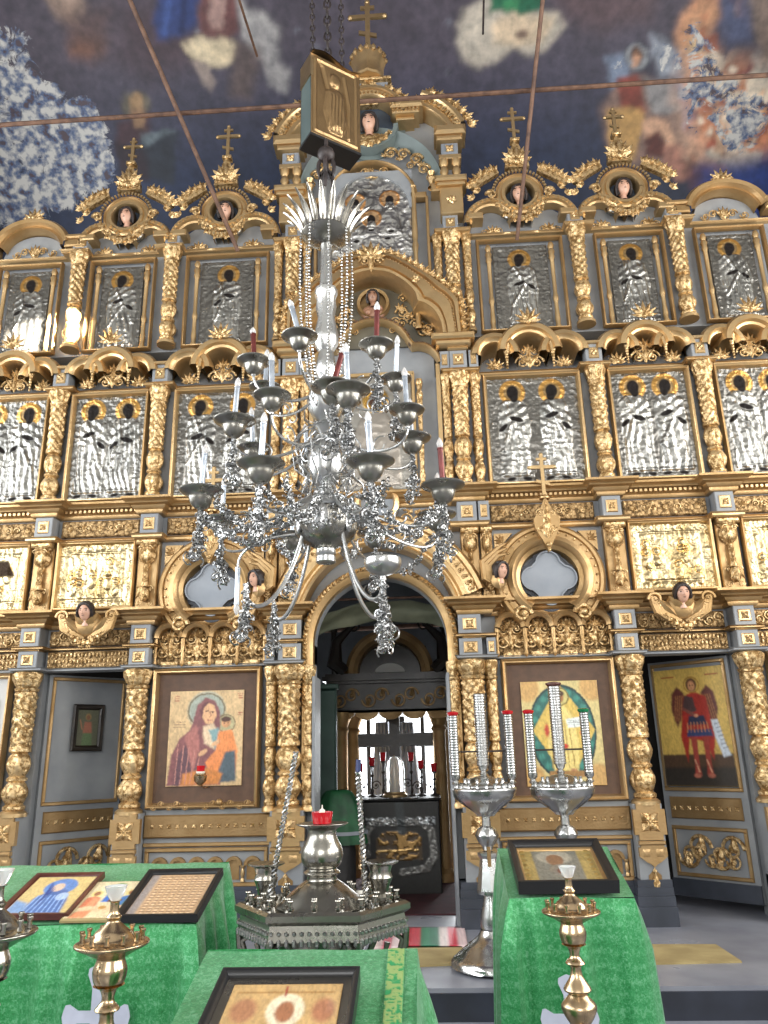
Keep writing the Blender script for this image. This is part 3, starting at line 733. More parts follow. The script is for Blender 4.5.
# ground storey: four little arches above the big icons
b = MB(); g = MB(); k_ = MB()
for s in (-1, 1):
    cx, hw = BAYX[1]; x0 = s*cx-hw-.02; n = 4; sp = (2*hw+.04)/n
    k_.box(x0, x0+n*sp, .055, .08, 1.99, 2.42)
    for i in range(n):
        c = x0+sp*(i+.5)
        b.sweep(arc(c, 2.24, sp*.44, 180, 0, 16), [(.03, .07), (.03, -.04), (.012, -.06), (-.008, -.04), (-.018, -.03), (-.018, .06)])
        anthemion(g, c, .03, 2.04, .27)
        g.box(c-sp*.3, c+sp*.3, .02, .05, 1.99, 2.03)
    for i in range(n+1):
        c = x0+sp*i; b.at(c, 0, 1.98).lathe([(0, 0), (.012, .01), (.02, .04), (.012, .07), (.02, .1), (.012, .14), (.022, .19), (.02, .26)], 10)
    b.clear()
S_('arcade_backing', k_, 'relief'); S_('little_arches', b, 'gilt'); S_('arcade_carving', g, 'carved')
# arcades above the third storey
b = MB(); g = MB(); k_ = MB(); p_ = MB(); f_ = MB()
for s in (-1, 1):
    for bay in (1, 2, 3):
        cx, hw = BAYX[bay]; cx *= s; big = hw*.40; sm = hw*.30
        zc = 4.93
        cuts = [(cx-hw+sm*.98, sm*.92, 0.), (cx, big*1.0, .02), (cx+hw-sm*.98, sm*.92, 0.)]
        for q, (c, r, dz) in enumerate(cuts):
            if q != 1: 
                path = arc(c, zc, r, 180, 0, 16)
                pr = [(.12, .26), (.12, -.05), (.095, -.09), (.05, -.10), (.035, -.07), (.012, -.06), (0, -.03), (0, .26)]
            else:
                path = arc(c, zc+dz, r, 180, 0, 20); pr = [(.13, .26), (.13, -.08), (.10, -.12), (.05, -.125), (.035, -.09), (.012, -.08), (0, -.04), (0, .26)]
            b.sweep(path, pr)
            if q == 1: anthemion(g, c, .0, 4.79, .25)
            else: fan(g, c, .02, 4.83, .12, 7, 180); scroll(g, c-.04, .02, 4.83, .035, -1); scroll(g, c+.04, .02, 4.83, .035, 1)
        for q in (-1, 1):
            x = cx+q*(big+.035)
            for k in range(6): p_.ball(x, -.06, 4.93-k*.03, .02-.0016*k, 6, 5)
            p_.ball(x, -.06, 4.96, .03, 8, 6)
        fan(f_, cx, -.14, 5.24, .17, 7, 170, w=.13); fan(f_, cx, -.155, 5.24, .10, 5, 120, w=.16)
S_('arcade_arches', b, 'gold'); S_('arcade_niche_carving', g, 'carved'); S_('arcade_pendants', p_, 'carved'); S_('flame_crests', f_, 'carved')
b = MB()
for s in (-1, 1): b.bbox(*sorted((s*.58, s*1.0)), -.2, .08, 5.07, 5.14, .02); b.bbox(*sorted((s*.62, s*.96)), -.16, .08, 5.02, 5.07, .01)
S_('niche_impost', b, 'gold')
# pilaster brackets of the second storey
pil = None
def bracket(x, label, w=.09):
    global pil
    if pil is None:
        t = thing('pilaster_bracket', label, 'bracket', (x, 0, 2.52), (0, 0, 0), 'carved bracket pilasters of the second storey')
        put('plate', MB().bbox(-.1, .1, .0, .08, 0, .64, .01), 'gilt', t)
        b = MB(); b.bbox(-.1, .1, -.09, .0, .60, .65, .015); b.at(0, -.02, .42).lathe([(.02, 0), (.06, .03), (.075, .08), (.07, .12), (.05, .15), (.075, .17), (.08, .19)], 16, lambda th, z: .008*np.cos(6*th)); b.clear()
        for f in (-1, 1): scroll(b, f*.045, -.09, .55, .03, f)
        put('top_vase', b, 'carved', t)
        b = MB(); b.tube([(0, -.01, .42), (0, -.04, .36), (0, -.03, .26), (0, -.03, .2)], [.03, .022, .025, .04], 10)
        for k in range(3): leaf(b, 0, -.045, .4-k*.05, -PI/2, .08, .028)
        put('leafy_stem', b, 'carved', t)
        b = MB(); b.ball(0, -.04, .13, .05, 12, 8, (1, .9, 1.5))
        for f in (-1, 1): scroll(b, f*.05, -.03, .18, .035, f); scroll(b, f*.055, -.03, .05, .03, f, up=-1); leaf(b, 0, -.08, .19, -PI/2+f*.5, .13, .022)
        leaf(b, 0, -.085, .2, -PI/2, .16, .03); put('leaf_knop', b, 'carved', t)
        pil = t; return
    copy_tree(pil, (x, 0, 2.52), None, label, scale=(w/.09, 1, 1))
for s in (-1, 1):
    S = side(s)
    bracket(s*2.17, f'carved gilt bracket pilaster on the outer side of the {S} quatrefoil panel', .085)
    bracket(s*3.18, f'carved gilt bracket pilaster on the outer side of the {S} square feast icon', .09)
    bracket(s*.85, f'carved gilt bracket pilaster beside the great arch, {S} side', .075)
    bracket(s*1.0, f'slim carved gilt bracket pilaster touching the inner side of the {S} quatrefoil surround', .05)
# ---- great arch over the royal doorway
t = thing('royal_doorway_arch', 'gilded carved semicircular arch over the open royal doorway', 'arch', (0, 0, 2.15))
Z = 2.15
b = MB(); b.sweep([(-.6, 1.0)]+[(-.6, 2.0)]+arc(0, 2.15, .6, 180, 0, 40)+[(.6, 2.0), (.6, 1.0)], [(.0, .1), (0, -.02), (.04, -.05), (.09, -.05), (.10, -.02), (.12, .08)])
m = b.me('inner_band', 'gilt'); m.transform(Matrix.Translation((0, 0, -Z))); put('inner_band', m, None, t)
b = MB(); P_ = arc(0, 0, .655, 178, 2, 40)
for i, (x, z, a) in enumerate(along([(-.655, -.55), (-.655, 0)]+P_+[(.655, 0), (.655, -.55)], .04)):
    leaf(b, x-.02*math.cos(a), -.05, z-.02*math.sin(a), a+.6, .07, .022, .03)
put('rope_moulding', b, 'carved', t)
b = MB(); b.sweep(arc(0, .08, .72, 160, 20, 50, .78), [(.30, .08), (.30, -.08), (.27, -.12), (.235, -.12), (.22, -.09), (.13, -.09), (.12, -.13), (.08, -.14), (.06, -.11), (.045, -.11), (.02, -.14), (0, -.12), (-.01, .05)])
put('outer_archivolt', b, 'gold', t)
b = MB(); 
for x, z, a in along(arc(0, .08, .895, 160, 20, 60, .955), .062): scroll(b, x, -.10, z, .026, 1 if x > 0 else -1); leaf(b, x, -.1, z, a+PI/2, .04, .014)
put('archivolt_carving', b, 'carved', t)
b = MB(); anth = [(.0, .98)]
b.sweep(arc(0.0, 1.30, .2, 0, 360, 40), [(.045, .06), (.045, -.04), (.03, -.06), (.01, -.05), (-.01, -.03), (-.01, .04)]); put('medallion_ring', b, 'gold', t)
b = MB(); b.prism(arc(0, 1.30, .2, 0, 350, 36), .0, .03); put('medallion_disc', b, 'palepaint', t)
b = MB()
for f in (-1, 1):
    for k in range(4): scroll(b, f*(.28+.11*k), -.02, 1.13-.05*k*k*.5, .06, f)
    garland(b, f*.2, f*.6, 1.28, .08, .02, .03, 8)
fan(b, 0, -.05, 1.02, .13, 7); put('spandrel_scrolls', b, 'carved', t)
# ---- central niche of the third storey: trefoil archivolt
def trefoil(r0, z0, r1, z1, n=20):
    """side lobes radius r0 centred at (+-c, z0); top lobe r1 centred (0, z1)"""
    c = .86-r0
    L = arc(-c, z0, r0, 180, 68, n); T = arc(0, z1, r1, 150, 30, n+6); R = arc(c, z0, r0, 112, 0, n)
    return L+T+R
t = thing('niche_arch', 'gilded trefoil arch with a painted saint in its half dome, upper middle of screen', 'arch', (0, 0, 5.15))
def Lz(path, z=5.15): return [(x, q-z) for x, q in path]
M['olivepaint'] = mat('olive_grey_paint', lin(104, 98, 82), lin(84, 80, 68), 0, .5, 4)
def half_pts(px):
    return [(abs(float(p[0])), float(p[2])-5.15) for p in (at(x, y, -.05) for x, y in px)]
def resamp(p, n):
    p = np.asarray(p); d = np.r_[0, np.cumsum(np.hypot(*np.diff(p, axis=0).T))]; q = np.linspace(0, d[-1], n); return np.stack([np.interp(q, d, p[:, 0]), np.interp(q, d, p[:, 1])], -1)
INP = arc(-.43, 4.88, .2, 180, 75, 12)+arc(0, 5.03, .35, 158, 22, 20)+arc(.43, 4.88, .2, 105, 0, 12)
INP2 = arc(-.43, 4.88, .25, 180, 75, 12)+arc(0, 5.03, .41, 155, 25, 20)+arc(.43, 4.88, .25, 105, 0, 12)
OUT = smooth_prof([(.88, -.02), (.87, .18)]+half_pts([(457, 303), (441, 288), (416, 272), (391, 259)])+[(.0, .98)], 6)
INN = smooth_prof([(.66, -.02), (.64, .1), (.57, .22), (.47, .30)], 5)+smooth_prof([(.41, .31), (.40, .42), (.31, .55), (.17, .65), (0, .69)], 6)
def both(h): h = np.asarray(h); return np.vstack([h, (h*[-1, 1])[::-1][1:]])
oo, ii = both(resamp(OUT, 44)), both(resamp(INN, 44)); rows = []
for t_, y in ((0, .08), (0, -.12), (.04, -.16), (.16, -.17), (.2, -.13), (.27, -.13), (.30, -.17), (.62, -.19), (.66, -.16), (.70, -.16), (.74, -.20), (.84, -.20), (.9, -.14), (1, -.06), (1, .08)):
    q = oo*(1-t_)+ii*t_; rows.append(np.stack([q[:, 0], np.full(len(q), y), q[:, 1]], -1))
b = MB(); b.grid(np.array(rows)); put('archivolt', b, 'gold', t)
op = [tuple(x) for x in oo[::-1]]
b = MB(); crest(b, op, .07, .075, -.12, .0); beads(b, [(x, z) for x, z, a in along([tuple(x) for x in (oo*.75+ii*.25)], .035)], .010, -.15)
put('archivolt_crest', b, 'carved', t)
b = MB(); b.prism([tuple(x) for x in ii], .05, .075); put('half_dome', b, M['olivepaint'], t)
b = MB(); fan(b, 0, -.2, .88, .2, 7, 170); 
for f in (-1, 1): scroll(b, f*.08, -.21, .83, .055, f); rosette(b, f*.44, -.2, .60, .05, 6)
leaf(b, 0, -.2, .9, -PI/2, .2, .035); put('crowning_palmette', b, 'carved', t)
b = MB(); b.sweep(Lz(INP), [(.05, .06), (.05, -.04), (.02, -.07), (0, -.04), (0, .07)]); b.sweep([(-.63, -.27), (-.63, -1.55)], [(.02, .05), (.02, -.03), (-.02, -.03), (-.02, .05)]); b.sweep([(.63, -.27), (.63, -1.55)], [(.02, .05), (.02, -.03), (-.02, -.03), (-.02, .05)])
put('inner_arch', b, 'gold', t)
b = MB()
for x, z, a in along(Lz(INP2), .06):
    d = (-math.sin(a), math.cos(a)); b.prism([(x-.02*math.cos(a), z-.02*math.sin(a)), (x+.02*math.cos(a), z+.02*math.sin(a)), (x-d[0]*.04, z-d[1]*.04)], -.05, .0)
put('saw_tooth_row', b, 'walnut', t)
b = MB()
for f in (-1, 1):
    for k, (x, z, s_) in enumerate(((.28, .36, .07), (.3, .24, .06), (.42, .22, .06), (.52, .13, .07), (.62, .05, .05), (.20, .16, .04))): scroll(b, f*x, .03, z, s_, f if k % 2 else -f)
    for k in range(4): fan(b, f*(.27+.09*k), .03, .40-.10*k, .09, 5, 150, 90-f*30)
    for k, (x, z) in enumerate(((.22, .26), (.36, .30), (.30, .52), (.47, .20), (.55, .16))): scroll(b, f*x, .02, z, .05, f if k % 2 else -f)
put('half_dome_carving', b, 'carved', t)
b = MB(); b.sweep(arc(0, .47, .165, 0, 360, 30), [(.03, .06), (.03, -.01), (0, -.02), (-.01, .05)]); put('medallion_ring', b, 'gilt', t)
b = MB(); b.prism(arc(0, .47, .165, 0, 348, 28), .03, .06); put('medallion_ground', b, 'bronze', t)
head_parts(t, (0, -.03, .52), .15, 0, 0, True, 'skinflat')
b = MB(); b.ball(0, .02, .37, .11, 14, 8, (1.15, .45, .8)); b.ball(.07, -.03, .39, .03, 8, 6); b.ball(-.05, -.03, .35, .03, 8, 6); put('bust', b, 'skinflat', t)
# central icon under the niche: tall painted panel with slim balusters
t = thing('central_icon', 'tall icon with gilt balusters in the middle niche, behind the chandelier', 'icon', (0, .05, 3.6))
cv = Canvas(.72, 1.2, 60, 100, (0, 72, 0, 120), lin(150, 146, 138), .7)
n_ = ridge(cv.X*.12, cv.Y*.12, 3, 3); cv.H += .012*n_; cv.ell(36, 26, 13, 14, lin(190, 150, 80), .01, 1); cv.ell(36, 26, 7, 9, lin(70, 50, 40), -.004, 0)
cv.poly([(14, 60), (26, 40), (46, 40), (58, 60), (60, 116), (12, 116)], lin(168, 160, 150), .006, .8, 1.5, .012, 10)
put('painted_panel', cv.mesh('painted_panel', 'riza'), None, t)
b = MB()
for f in (-1, 1): b.at(f*.44, -.03, .0).lathe([(.03, 0), (.035, .03), (.022, .06), (.03, .12), (.02, .2), (.022, .25), (.03, .5), (.02, .55), (.024, .8), (.03, .95), (.035, .98), (.02, 1.02), (.035, 1.1), (.03, 1.14)], 12)
b.clear(); put('baluster', b, 'carved', t)
b = MB()
for f in (-1, 1): b.bbox(f*.38-.015, f*.38+.015, -.03, .02, 0, 1.22, .005)
b.bbox(-.39, .39, -.03, .02, 1.2, 1.24, .005); put('gilt_fillets', b, 'gold', t)
print('b1', len(bpy.data.objects))
# ================================================================ icons
def rect_frame(w, h, fw, d, prof=None):
    """moulded frame around w x h (outer), base at z=0, centred in x"""
    b = MB(); p = [(-w/2, 0), (w/2, 0), (w/2, h), (-w/2, h)]   # counter-clockwise: left of path is inside
    b.sweep(p, prof or [(0, 0), (0, -d*.6), (fw*.25, -d), (fw*.5, -d*.8), (fw*.7, -d*.85), (fw, -d*.35), (fw, 0)], closed=True); return b
SIL = lin(128, 125, 119); SIL2 = lin(176, 174, 168); DARK = (.012, .009, .008); HALO = lin(196, 150, 84)
def saint(cv, cx, foot, H, w=1., face=0, pose=0, seed=0):
    """embossed silver saint with dark painted face, hands and feet; y grows downwards"""
    X, Y = cv.X, cv.Y; t = (foot-Y)/H
    top = foot-H; sw = .135*H*w
    body = [(cx-sw*.55, foot-.80*H), (cx-sw, foot-.74*H), (cx-sw*1.1, foot-.5*H), (cx-sw*.95, foot-.3*H), (cx-sw*1.15, foot-.03*H), (cx+sw*1.15, foot-.03*H), (cx+sw*1.0, foot-.3*H), (cx+sw*1.2, foot-.5*H), (cx+sw, foot-.74*H), (cx+sw*.55, foot-.80*H)]
    cv.ell(cx+face*.01*H, foot-.885*H, .105*H, .105*H, lin(150, 124, 86), .004, .8); cv.ring(cx+face*.01*H, foot-.885*H, .105*H, .03*H, HALO, .0015, .9)
    m = cv.poly(body, SIL2, 0, .97, .006*H, .016, .09*H)
    wx = (X-cx)/H; wy = t
    warp = fbm(X/H*5+seed, Y/H*3, seed, 2)*2
    fold = np.sin((wx*(22+5*pose)+warp*1.6+1.2*pose*wy)*2*PI*.6+seed)
    up = sstep(.5, .56, wy); diag = np.sin((wx*12+wy*20*(1 if pose % 2 else -1)+warp)*2*PI*.55)
    cv.H += m*.006*(fold*(1-.6*up)+.5*diag*up)+m*.008*(ridge(X/H*30, Y/H*16, seed, 3)-.5)
    sh_ = fbm(X/H*7, Y/H*4, seed+8, 3); cv.C[..., :3] *= (1-m*(.62-1.0*sh_))[..., None]
    # mantle edge
    cv.line([(cx-sw*.5, foot-.78*H), (cx-sw*.2*face, foot-.55*H), (cx+sw*.8*(1 if pose % 2 else -1), foot-.3*H)], .02*H, None, .012)
    cv.line([(cx-sw*1.05, foot-.05*H), (cx+sw*1.05, foot-.05*H)], .015*H, None, .008)
    # dark face with a little beard, hands, feet
    cv.ell(cx+face*.012*H, foot-.885*H, .058*H, .072*H, DARK, .002, 0, .008*H); cv.ell(cx+face*.024*H, foot-.83*H, .04*H, .052*H, DARK, .0, 0, .008*H)
    hy = foot-(.6+.04*math.sin(seed*2.1))*H
    cv.ell(cx+face*.03*H, hy, .07*H, .026*H, DARK, 0, 0, .005*H, .3*face); cv.ell(cx-face*.10*H, foot-.52*H, .055*H, .024*H, DARK, 0, 0, .005*H, -.7*face)
    for q in (-1, 1): cv.ell(cx+q*.075*H+face*.02*H, foot-.012*H, .042*H, .018*H, DARK, 0, 0, .005*H, .2*q)
    return cv
def silver_ground(cv, seed, amp=.004, sc=.11):
    cv.H += amp*1.6*(ridge(cv.X*sc*1.6, cv.Y*sc*1.6, seed, 4)-.5)*2
    W = cv.ext[1]; Hh = cv.ext[3]
    e = np.minimum(np.minimum(cv.X, W-cv.X), np.minimum(cv.Y, Hh-cv.Y)); m = sstep(W*.10, W*.06, e)
    cv.H += m*.006*(ridge(cv.X*.28, cv.Y*.28, seed+3, 2)); q = fbm(cv.X*.05, cv.Y*.05, seed+7, 3)
    cv.C[..., :3] *= (.72+.5*q)[..., None]
def apostles(bay, s, seed):
    cx, hw = BAYX[bay]; w = .90 if bay == 1 else .74; h = 1.12
    S = side(s); order = {1: 'inner', 2: 'middle', 3: 'outermost'}[bay]
    t = thing('silver_icon', f'silver-clad icon of two standing saints in gilt frame, {order} on the {S} half, third storey', 'icon', (s*cx, .03, 3.575), (0, 0, 0), 'silver-clad icons of paired saints')
    put('frame', rect_frame(w+.06, h+.05, .045, .06), 'gold', t)
    W = int(w*110); Hh = int(h*110); cv = Canvas(w-.02, h, W+20, Hh+20, (0, W, 0, Hh), SIL, .95); silver_ground(cv, seed)
    f = 1 if s < 0 else 1
    saint(cv, W*.27, Hh*.965, Hh*.92, 1, 1 if seed % 2 else -1, seed % 3, seed); saint(cv, W*.73, Hh*.965, Hh*.92, 1, -1 if s > 0 else 1, (seed+1) % 3, seed+4)
    if seed % 2 == 0: cv.poly([(W*.56, Hh*.52), (W*.64, Hh*.5), (W*.62, Hh*.7), (W*.54, Hh*.72)], SIL2, .008, 1, 1)
    put('silver_cover', cv.mesh('silver_cover', 'riza'), None, t, (0, 0, .025))
for s in (-1, 1):
    for bay in (1, 2, 3): apostles(bay, s, bay*2+(0 if s < 0 else 7))
def prophet(bay, s, seed):
    cx, hw = BAYX[bay]; w = .56 if bay == 1 else .44; h = 1.0; S = side(s); order = {1: 'inner', 2: 'second', 3: 'outermost'}[bay]
    t = thing('prophet_icon', f'silver-clad icon of one standing saint between gilt balusters, {order} on the {S} half, top storey', 'icon', (s*cx, .04, 5.24), (0, 0, 0), 'single saint icons of the top storey')
    W = int(w*120); Hh = int(h*120); cv = Canvas(w, h, W+24, Hh+20, (0, W, 0, Hh), SIL, .92); silver_ground(cv, seed+20, .003)
    saint(cv, W*.5, Hh*.985, Hh*.93, 1.1, 1 if seed % 2 else -1, seed % 3, seed+9)
    put('silver_cover', cv.mesh('silver_cover', 'riza'), None, t)
    g = MB(); bw = w/2+.045
    for f in (-1, 1): g.at(f*bw, -.02, .0).lathe([(.03, 0), (.032, .02), (.022, .05), (.028, .1), (.022, .2), (.02, .3), (.028, .33), (.028, .36), (.02, .4), (.022, .8), (.034, .83), (.026, .86), (.036, .9), (.022, .93), (.034, .97), (.02, 1.01), (.0, 1.02)], 12)
    g.clear(); put('baluster', g, 'gold', t)
    put('outer_frame', rect_frame(w+.34 if bay == 1 else w+.28, 1.1, .035, .06), 'gilt', t, (0, 0, -.02))
for s in (-1, 1):
    for bay in (1, 2, 3): prophet(bay, s, bay*3+(0 if s < 0 else 5))
# feast icons of the second storey: gilt-silver embossed scenes
def feast(bay, s, seed):
    cx, hw = BAYX[bay]; w, h = (.72, .62); S = side(s)
    lab = f'square embossed gilt silver feast icon above the {S} seraph head' if bay == 2 else f'embossed gilt silver feast icon at the far {S} edge of the second storey'
    t = thing('feast_icon', lab, 'icon', (s*cx, .03, 2.52), (0, 0, 0), 'embossed feast icons of the second storey')
    put('frame', rect_frame(w+.05, h+.05, .04, .06), 'gold', t)
    cv = Canvas(w-.02, h-.02, 110, 96, (0, 110, 0, 96), lin(188, 164, 112), .95)
    q = ridge(cv.X*.14, cv.Y*.14, seed, 3); q2 = fbm(cv.X*.06, cv.Y*.06, seed+2, 3); cv.H += .012*q+.01*q2
    cv.C[..., :3] = np.array(lin(150, 122, 70))*(1-q2[..., None])+np.array(lin(222, 206, 168))*q2[..., None]
    e = np.minimum(np.minimum(cv.X, 110-cv.X), np.minimum(cv.Y, 96-cv.Y)); cv.H += .01*sstep(10, 6, e)*ridge(cv.X*.3, cv.Y*.3, seed+5, 2)-.006*sstep(2, 1, abs(e-12))
    rs = np.random.RandomState(seed)
    
    for k in range(9):
        x, y = rs.uniform(18, 92), rs.uniform(26, 70); cv.ell(x, y, 4, 4, None, .004, None, 1, 0, .012); cv.ell(x, y+13, 6, 10, None, 0, None, 1, rs.uniform(-.4, .4), .016); cv.ring(x, y, 5.5, 1.3, HALO, .005, 1)
    if bay == 3 and s < 0:
        cv.poly([(30, 20), (80, 20), (92, 44), (18, 44)], lin(54, 40, 26), -.01, .2, 2)
    put('embossed_cover', cv.mesh('embossed_cover', 'riza'), None, t, (0, 0, .03))
for s in (-1, 1):
    for bay in (2, 3): feast(bay, s, bay*5+(3 if s > 0 else 0))
# quatrefoil panels in horseshoe surrounds
def quatre(r, n=10, cx=0, cz=0, k=.62):
    o = []
    for q in range(4):
        a = 90*q; c = (cx+r*k*math.cos(math.radians(a)), cz+r*k*math.sin(math.radians(a))); o += arc(c[0], c[1], r*(1-k)*1.32, a-82, a+82, n)
    return o
for s in (-1, 1):
    S = side(s); t = thing('quatrefoil_surround', f'gilded horseshoe moulding with scroll ends around a blank grey quatrefoil, {S} of the great arch', 'panel', (s*1.545, .0, 2.68))
    hs = arc(0, 0, .34, 236, -56, 44)
    b = MB(); b.sweep(hs, [(.16, .08), (.16, -.03), (.135, -.06), (.11, -.06), (.10, -.04), (.05, -.045), (.04, -.08), (.0, -.10), (-.03, -.08), (-.04, -.05), (-.075, -.03), (-.085, .02), (-.085, .08)]); put('horseshoe_moulding', b, 'gilt', t)
    b = MB()
    for f in (-1, 1): scroll(b, f*.25, -.07, -.33, .075, -f, .3); b.ball(f*.27, -.08, -.33, .035, 10, 8); scroll(b, f*.44, -.02, -.22, .05, f)
    for x, z, a in along(arc(0, 0, .425, 225, -45, 40), .075): b.ball(x, -.05, z, .011, 6, 5)
    put('scroll_ends', b, 'carved', t)
    b = MB(); b.prism(quatre(.27), .03, .075); put('recess', b, 'darkplinth', t)
    b = MB(); b.prism(quatre(.225, 12), .0, .03); b.sweep(quatre(.225, 12), [(0, .02), (0, -.02), (.012, -.02), (.012, .0)], closed=True); put('quatrefoil_plate', b, 'palepaint', t)
    # corner spandrels
    b = MB()
    for f in (-1, 1):
        b.prism([(f*.47, .44), (f*.3, .44), (f*.47, .25)], .02, .08); fan(b, f*.40, .02, .36, .08, 5, 120, 90-f*45); fan(b, f*.42, .02, -.28, .08, 5, 120, -90+f*45)
    put('corner_carving', b, 'gilt', t)
    # cartouche and cross standing on it
    t = thing('crested_cartouche', f'pointed gilt cartouche carrying a small cross above the {S} quatrefoil', 'ornament', (s*1.55, -.10, 3.0))
    b = MB(); b.prism([(0, -.1), (.04, -.02), (.11, .12), (.12, .2), (.05, .3), (0, .42), (-.05, .3), (-.12, .2), (-.11, .12), (-.04, -.02)], -.03, .04)
    put('plate', b, 'gilt', t)
    b = MB(); 
    for f in (-1, 1): scroll(b, f*.06, -.03, .26, .04, f); scroll(b, f*.055, -.03, .12, .04, f, up=-1); leaf(b, 0, -.03, .02, PI/2-f*.5, .12, .02); leaf(b, f*.1, -.02, .2, PI/2+f*.5, .14, .015)
    leaf(b, 0, -.03, .08, PI/2, .3, .035); b.ball(0, -.04, -.04, .025, 8, 6); b.ball(0, -.04, .2, .022, 8, 6); b.ball(0, -.03, -.09, .016, 8, 6); put('leaf_carving', b, 'carved', t)
    b = MB(); ortho_cross(b, 0, 0, .44, .40, .016); b.at(0, 0, .40).lathe([(.05, 0), (.05, .015), (.02, .03), (.0, .05)], 12); b.clear(); put('cross', b, 'gold', t)
# seraph heads on carved gilt wings
def seraph(name_label, loc, s=.17, yaw=0, rz=0):
    t = thing('seraph_carving', name_label, 'carving', loc, (0, 0, 0), None)
    h = head_parts(t, (0, -.10, .09), s, yaw, .1)
    b = MB()
    for f in (-1, 1):
        for k in range(5):
            b.tube([(f*(.02+.02*k), -.04, -.14-.0*k), (f*(.10+.03*k), -.06, -.10+.01*k), (f*(.17+.022*k), -.05, -.0+.022*k), (f*(.19+.02*k), -.02, .06)], [.02, .028, .024, .012], 6)
        scroll(b, f*.235, -.07, .05, .062, f, .26); leaf(b, f*.06, -.07, -.10, PI/2-f*.75, .22, .045, .03)
        leaf(b, f*.02, -.09, -.03, PI/2+f*.9, .17, .05, .03)
    b.ball(0, -.02, -.02, .14, 16, 10, (1, .6, .9)); put('gilt_mantle', b, 'gilt', t)
    b = MB(); garland(b, -.19, .19, .0, .19, -.06, .035, 11); put('swag', b, 'carved', t)
    return t
SG = 'painted seraph heads on gilt wings'
tag(seraph('painted seraph head on gilt scrolled mantle above the left altar side door', (-2.62, -.12, 2.38)), None, None, SG)
tag(seraph('painted seraph head on gilt scrolled mantle above the right altar side door', (2.63, -.12, 2.37)), None, None, SG)
def seraph_side(s):
    t = thing('seraph_carving', f'small painted seraph head with folded gilt wings between the great arch and the {side(s)} quatrefoil', 'carving', (s*1.06, -.14, 2.72), (0, 0, 0), SG)
    head_parts(t, (s*.03, -.06, 0), .16, s*.6, 0)
    b = MB()
    for k in range(3): b.tube([(s*.02, 0, -.13), (-s*(.05+.03*k), -.03, -.06), (-s*(.06+.03*k), -.03, .05+.02*k), (s*.02, -.02, .14+.035*k), (s*.1, -.01, .16+.05*k)], [.015, .03, .03, .022, .008], 6)
    leaf(b, s*.02, -.05, -.17, PI/2+s*.2, .2, .06, .04); scroll(b, -s*.06, -.02, -.14, .03, -s); scroll(b, s*.08, -.01, .2, .04, s); put('folded_wings', b, 'gilt', t)
for s in (-1, 1): seraph_side(s)
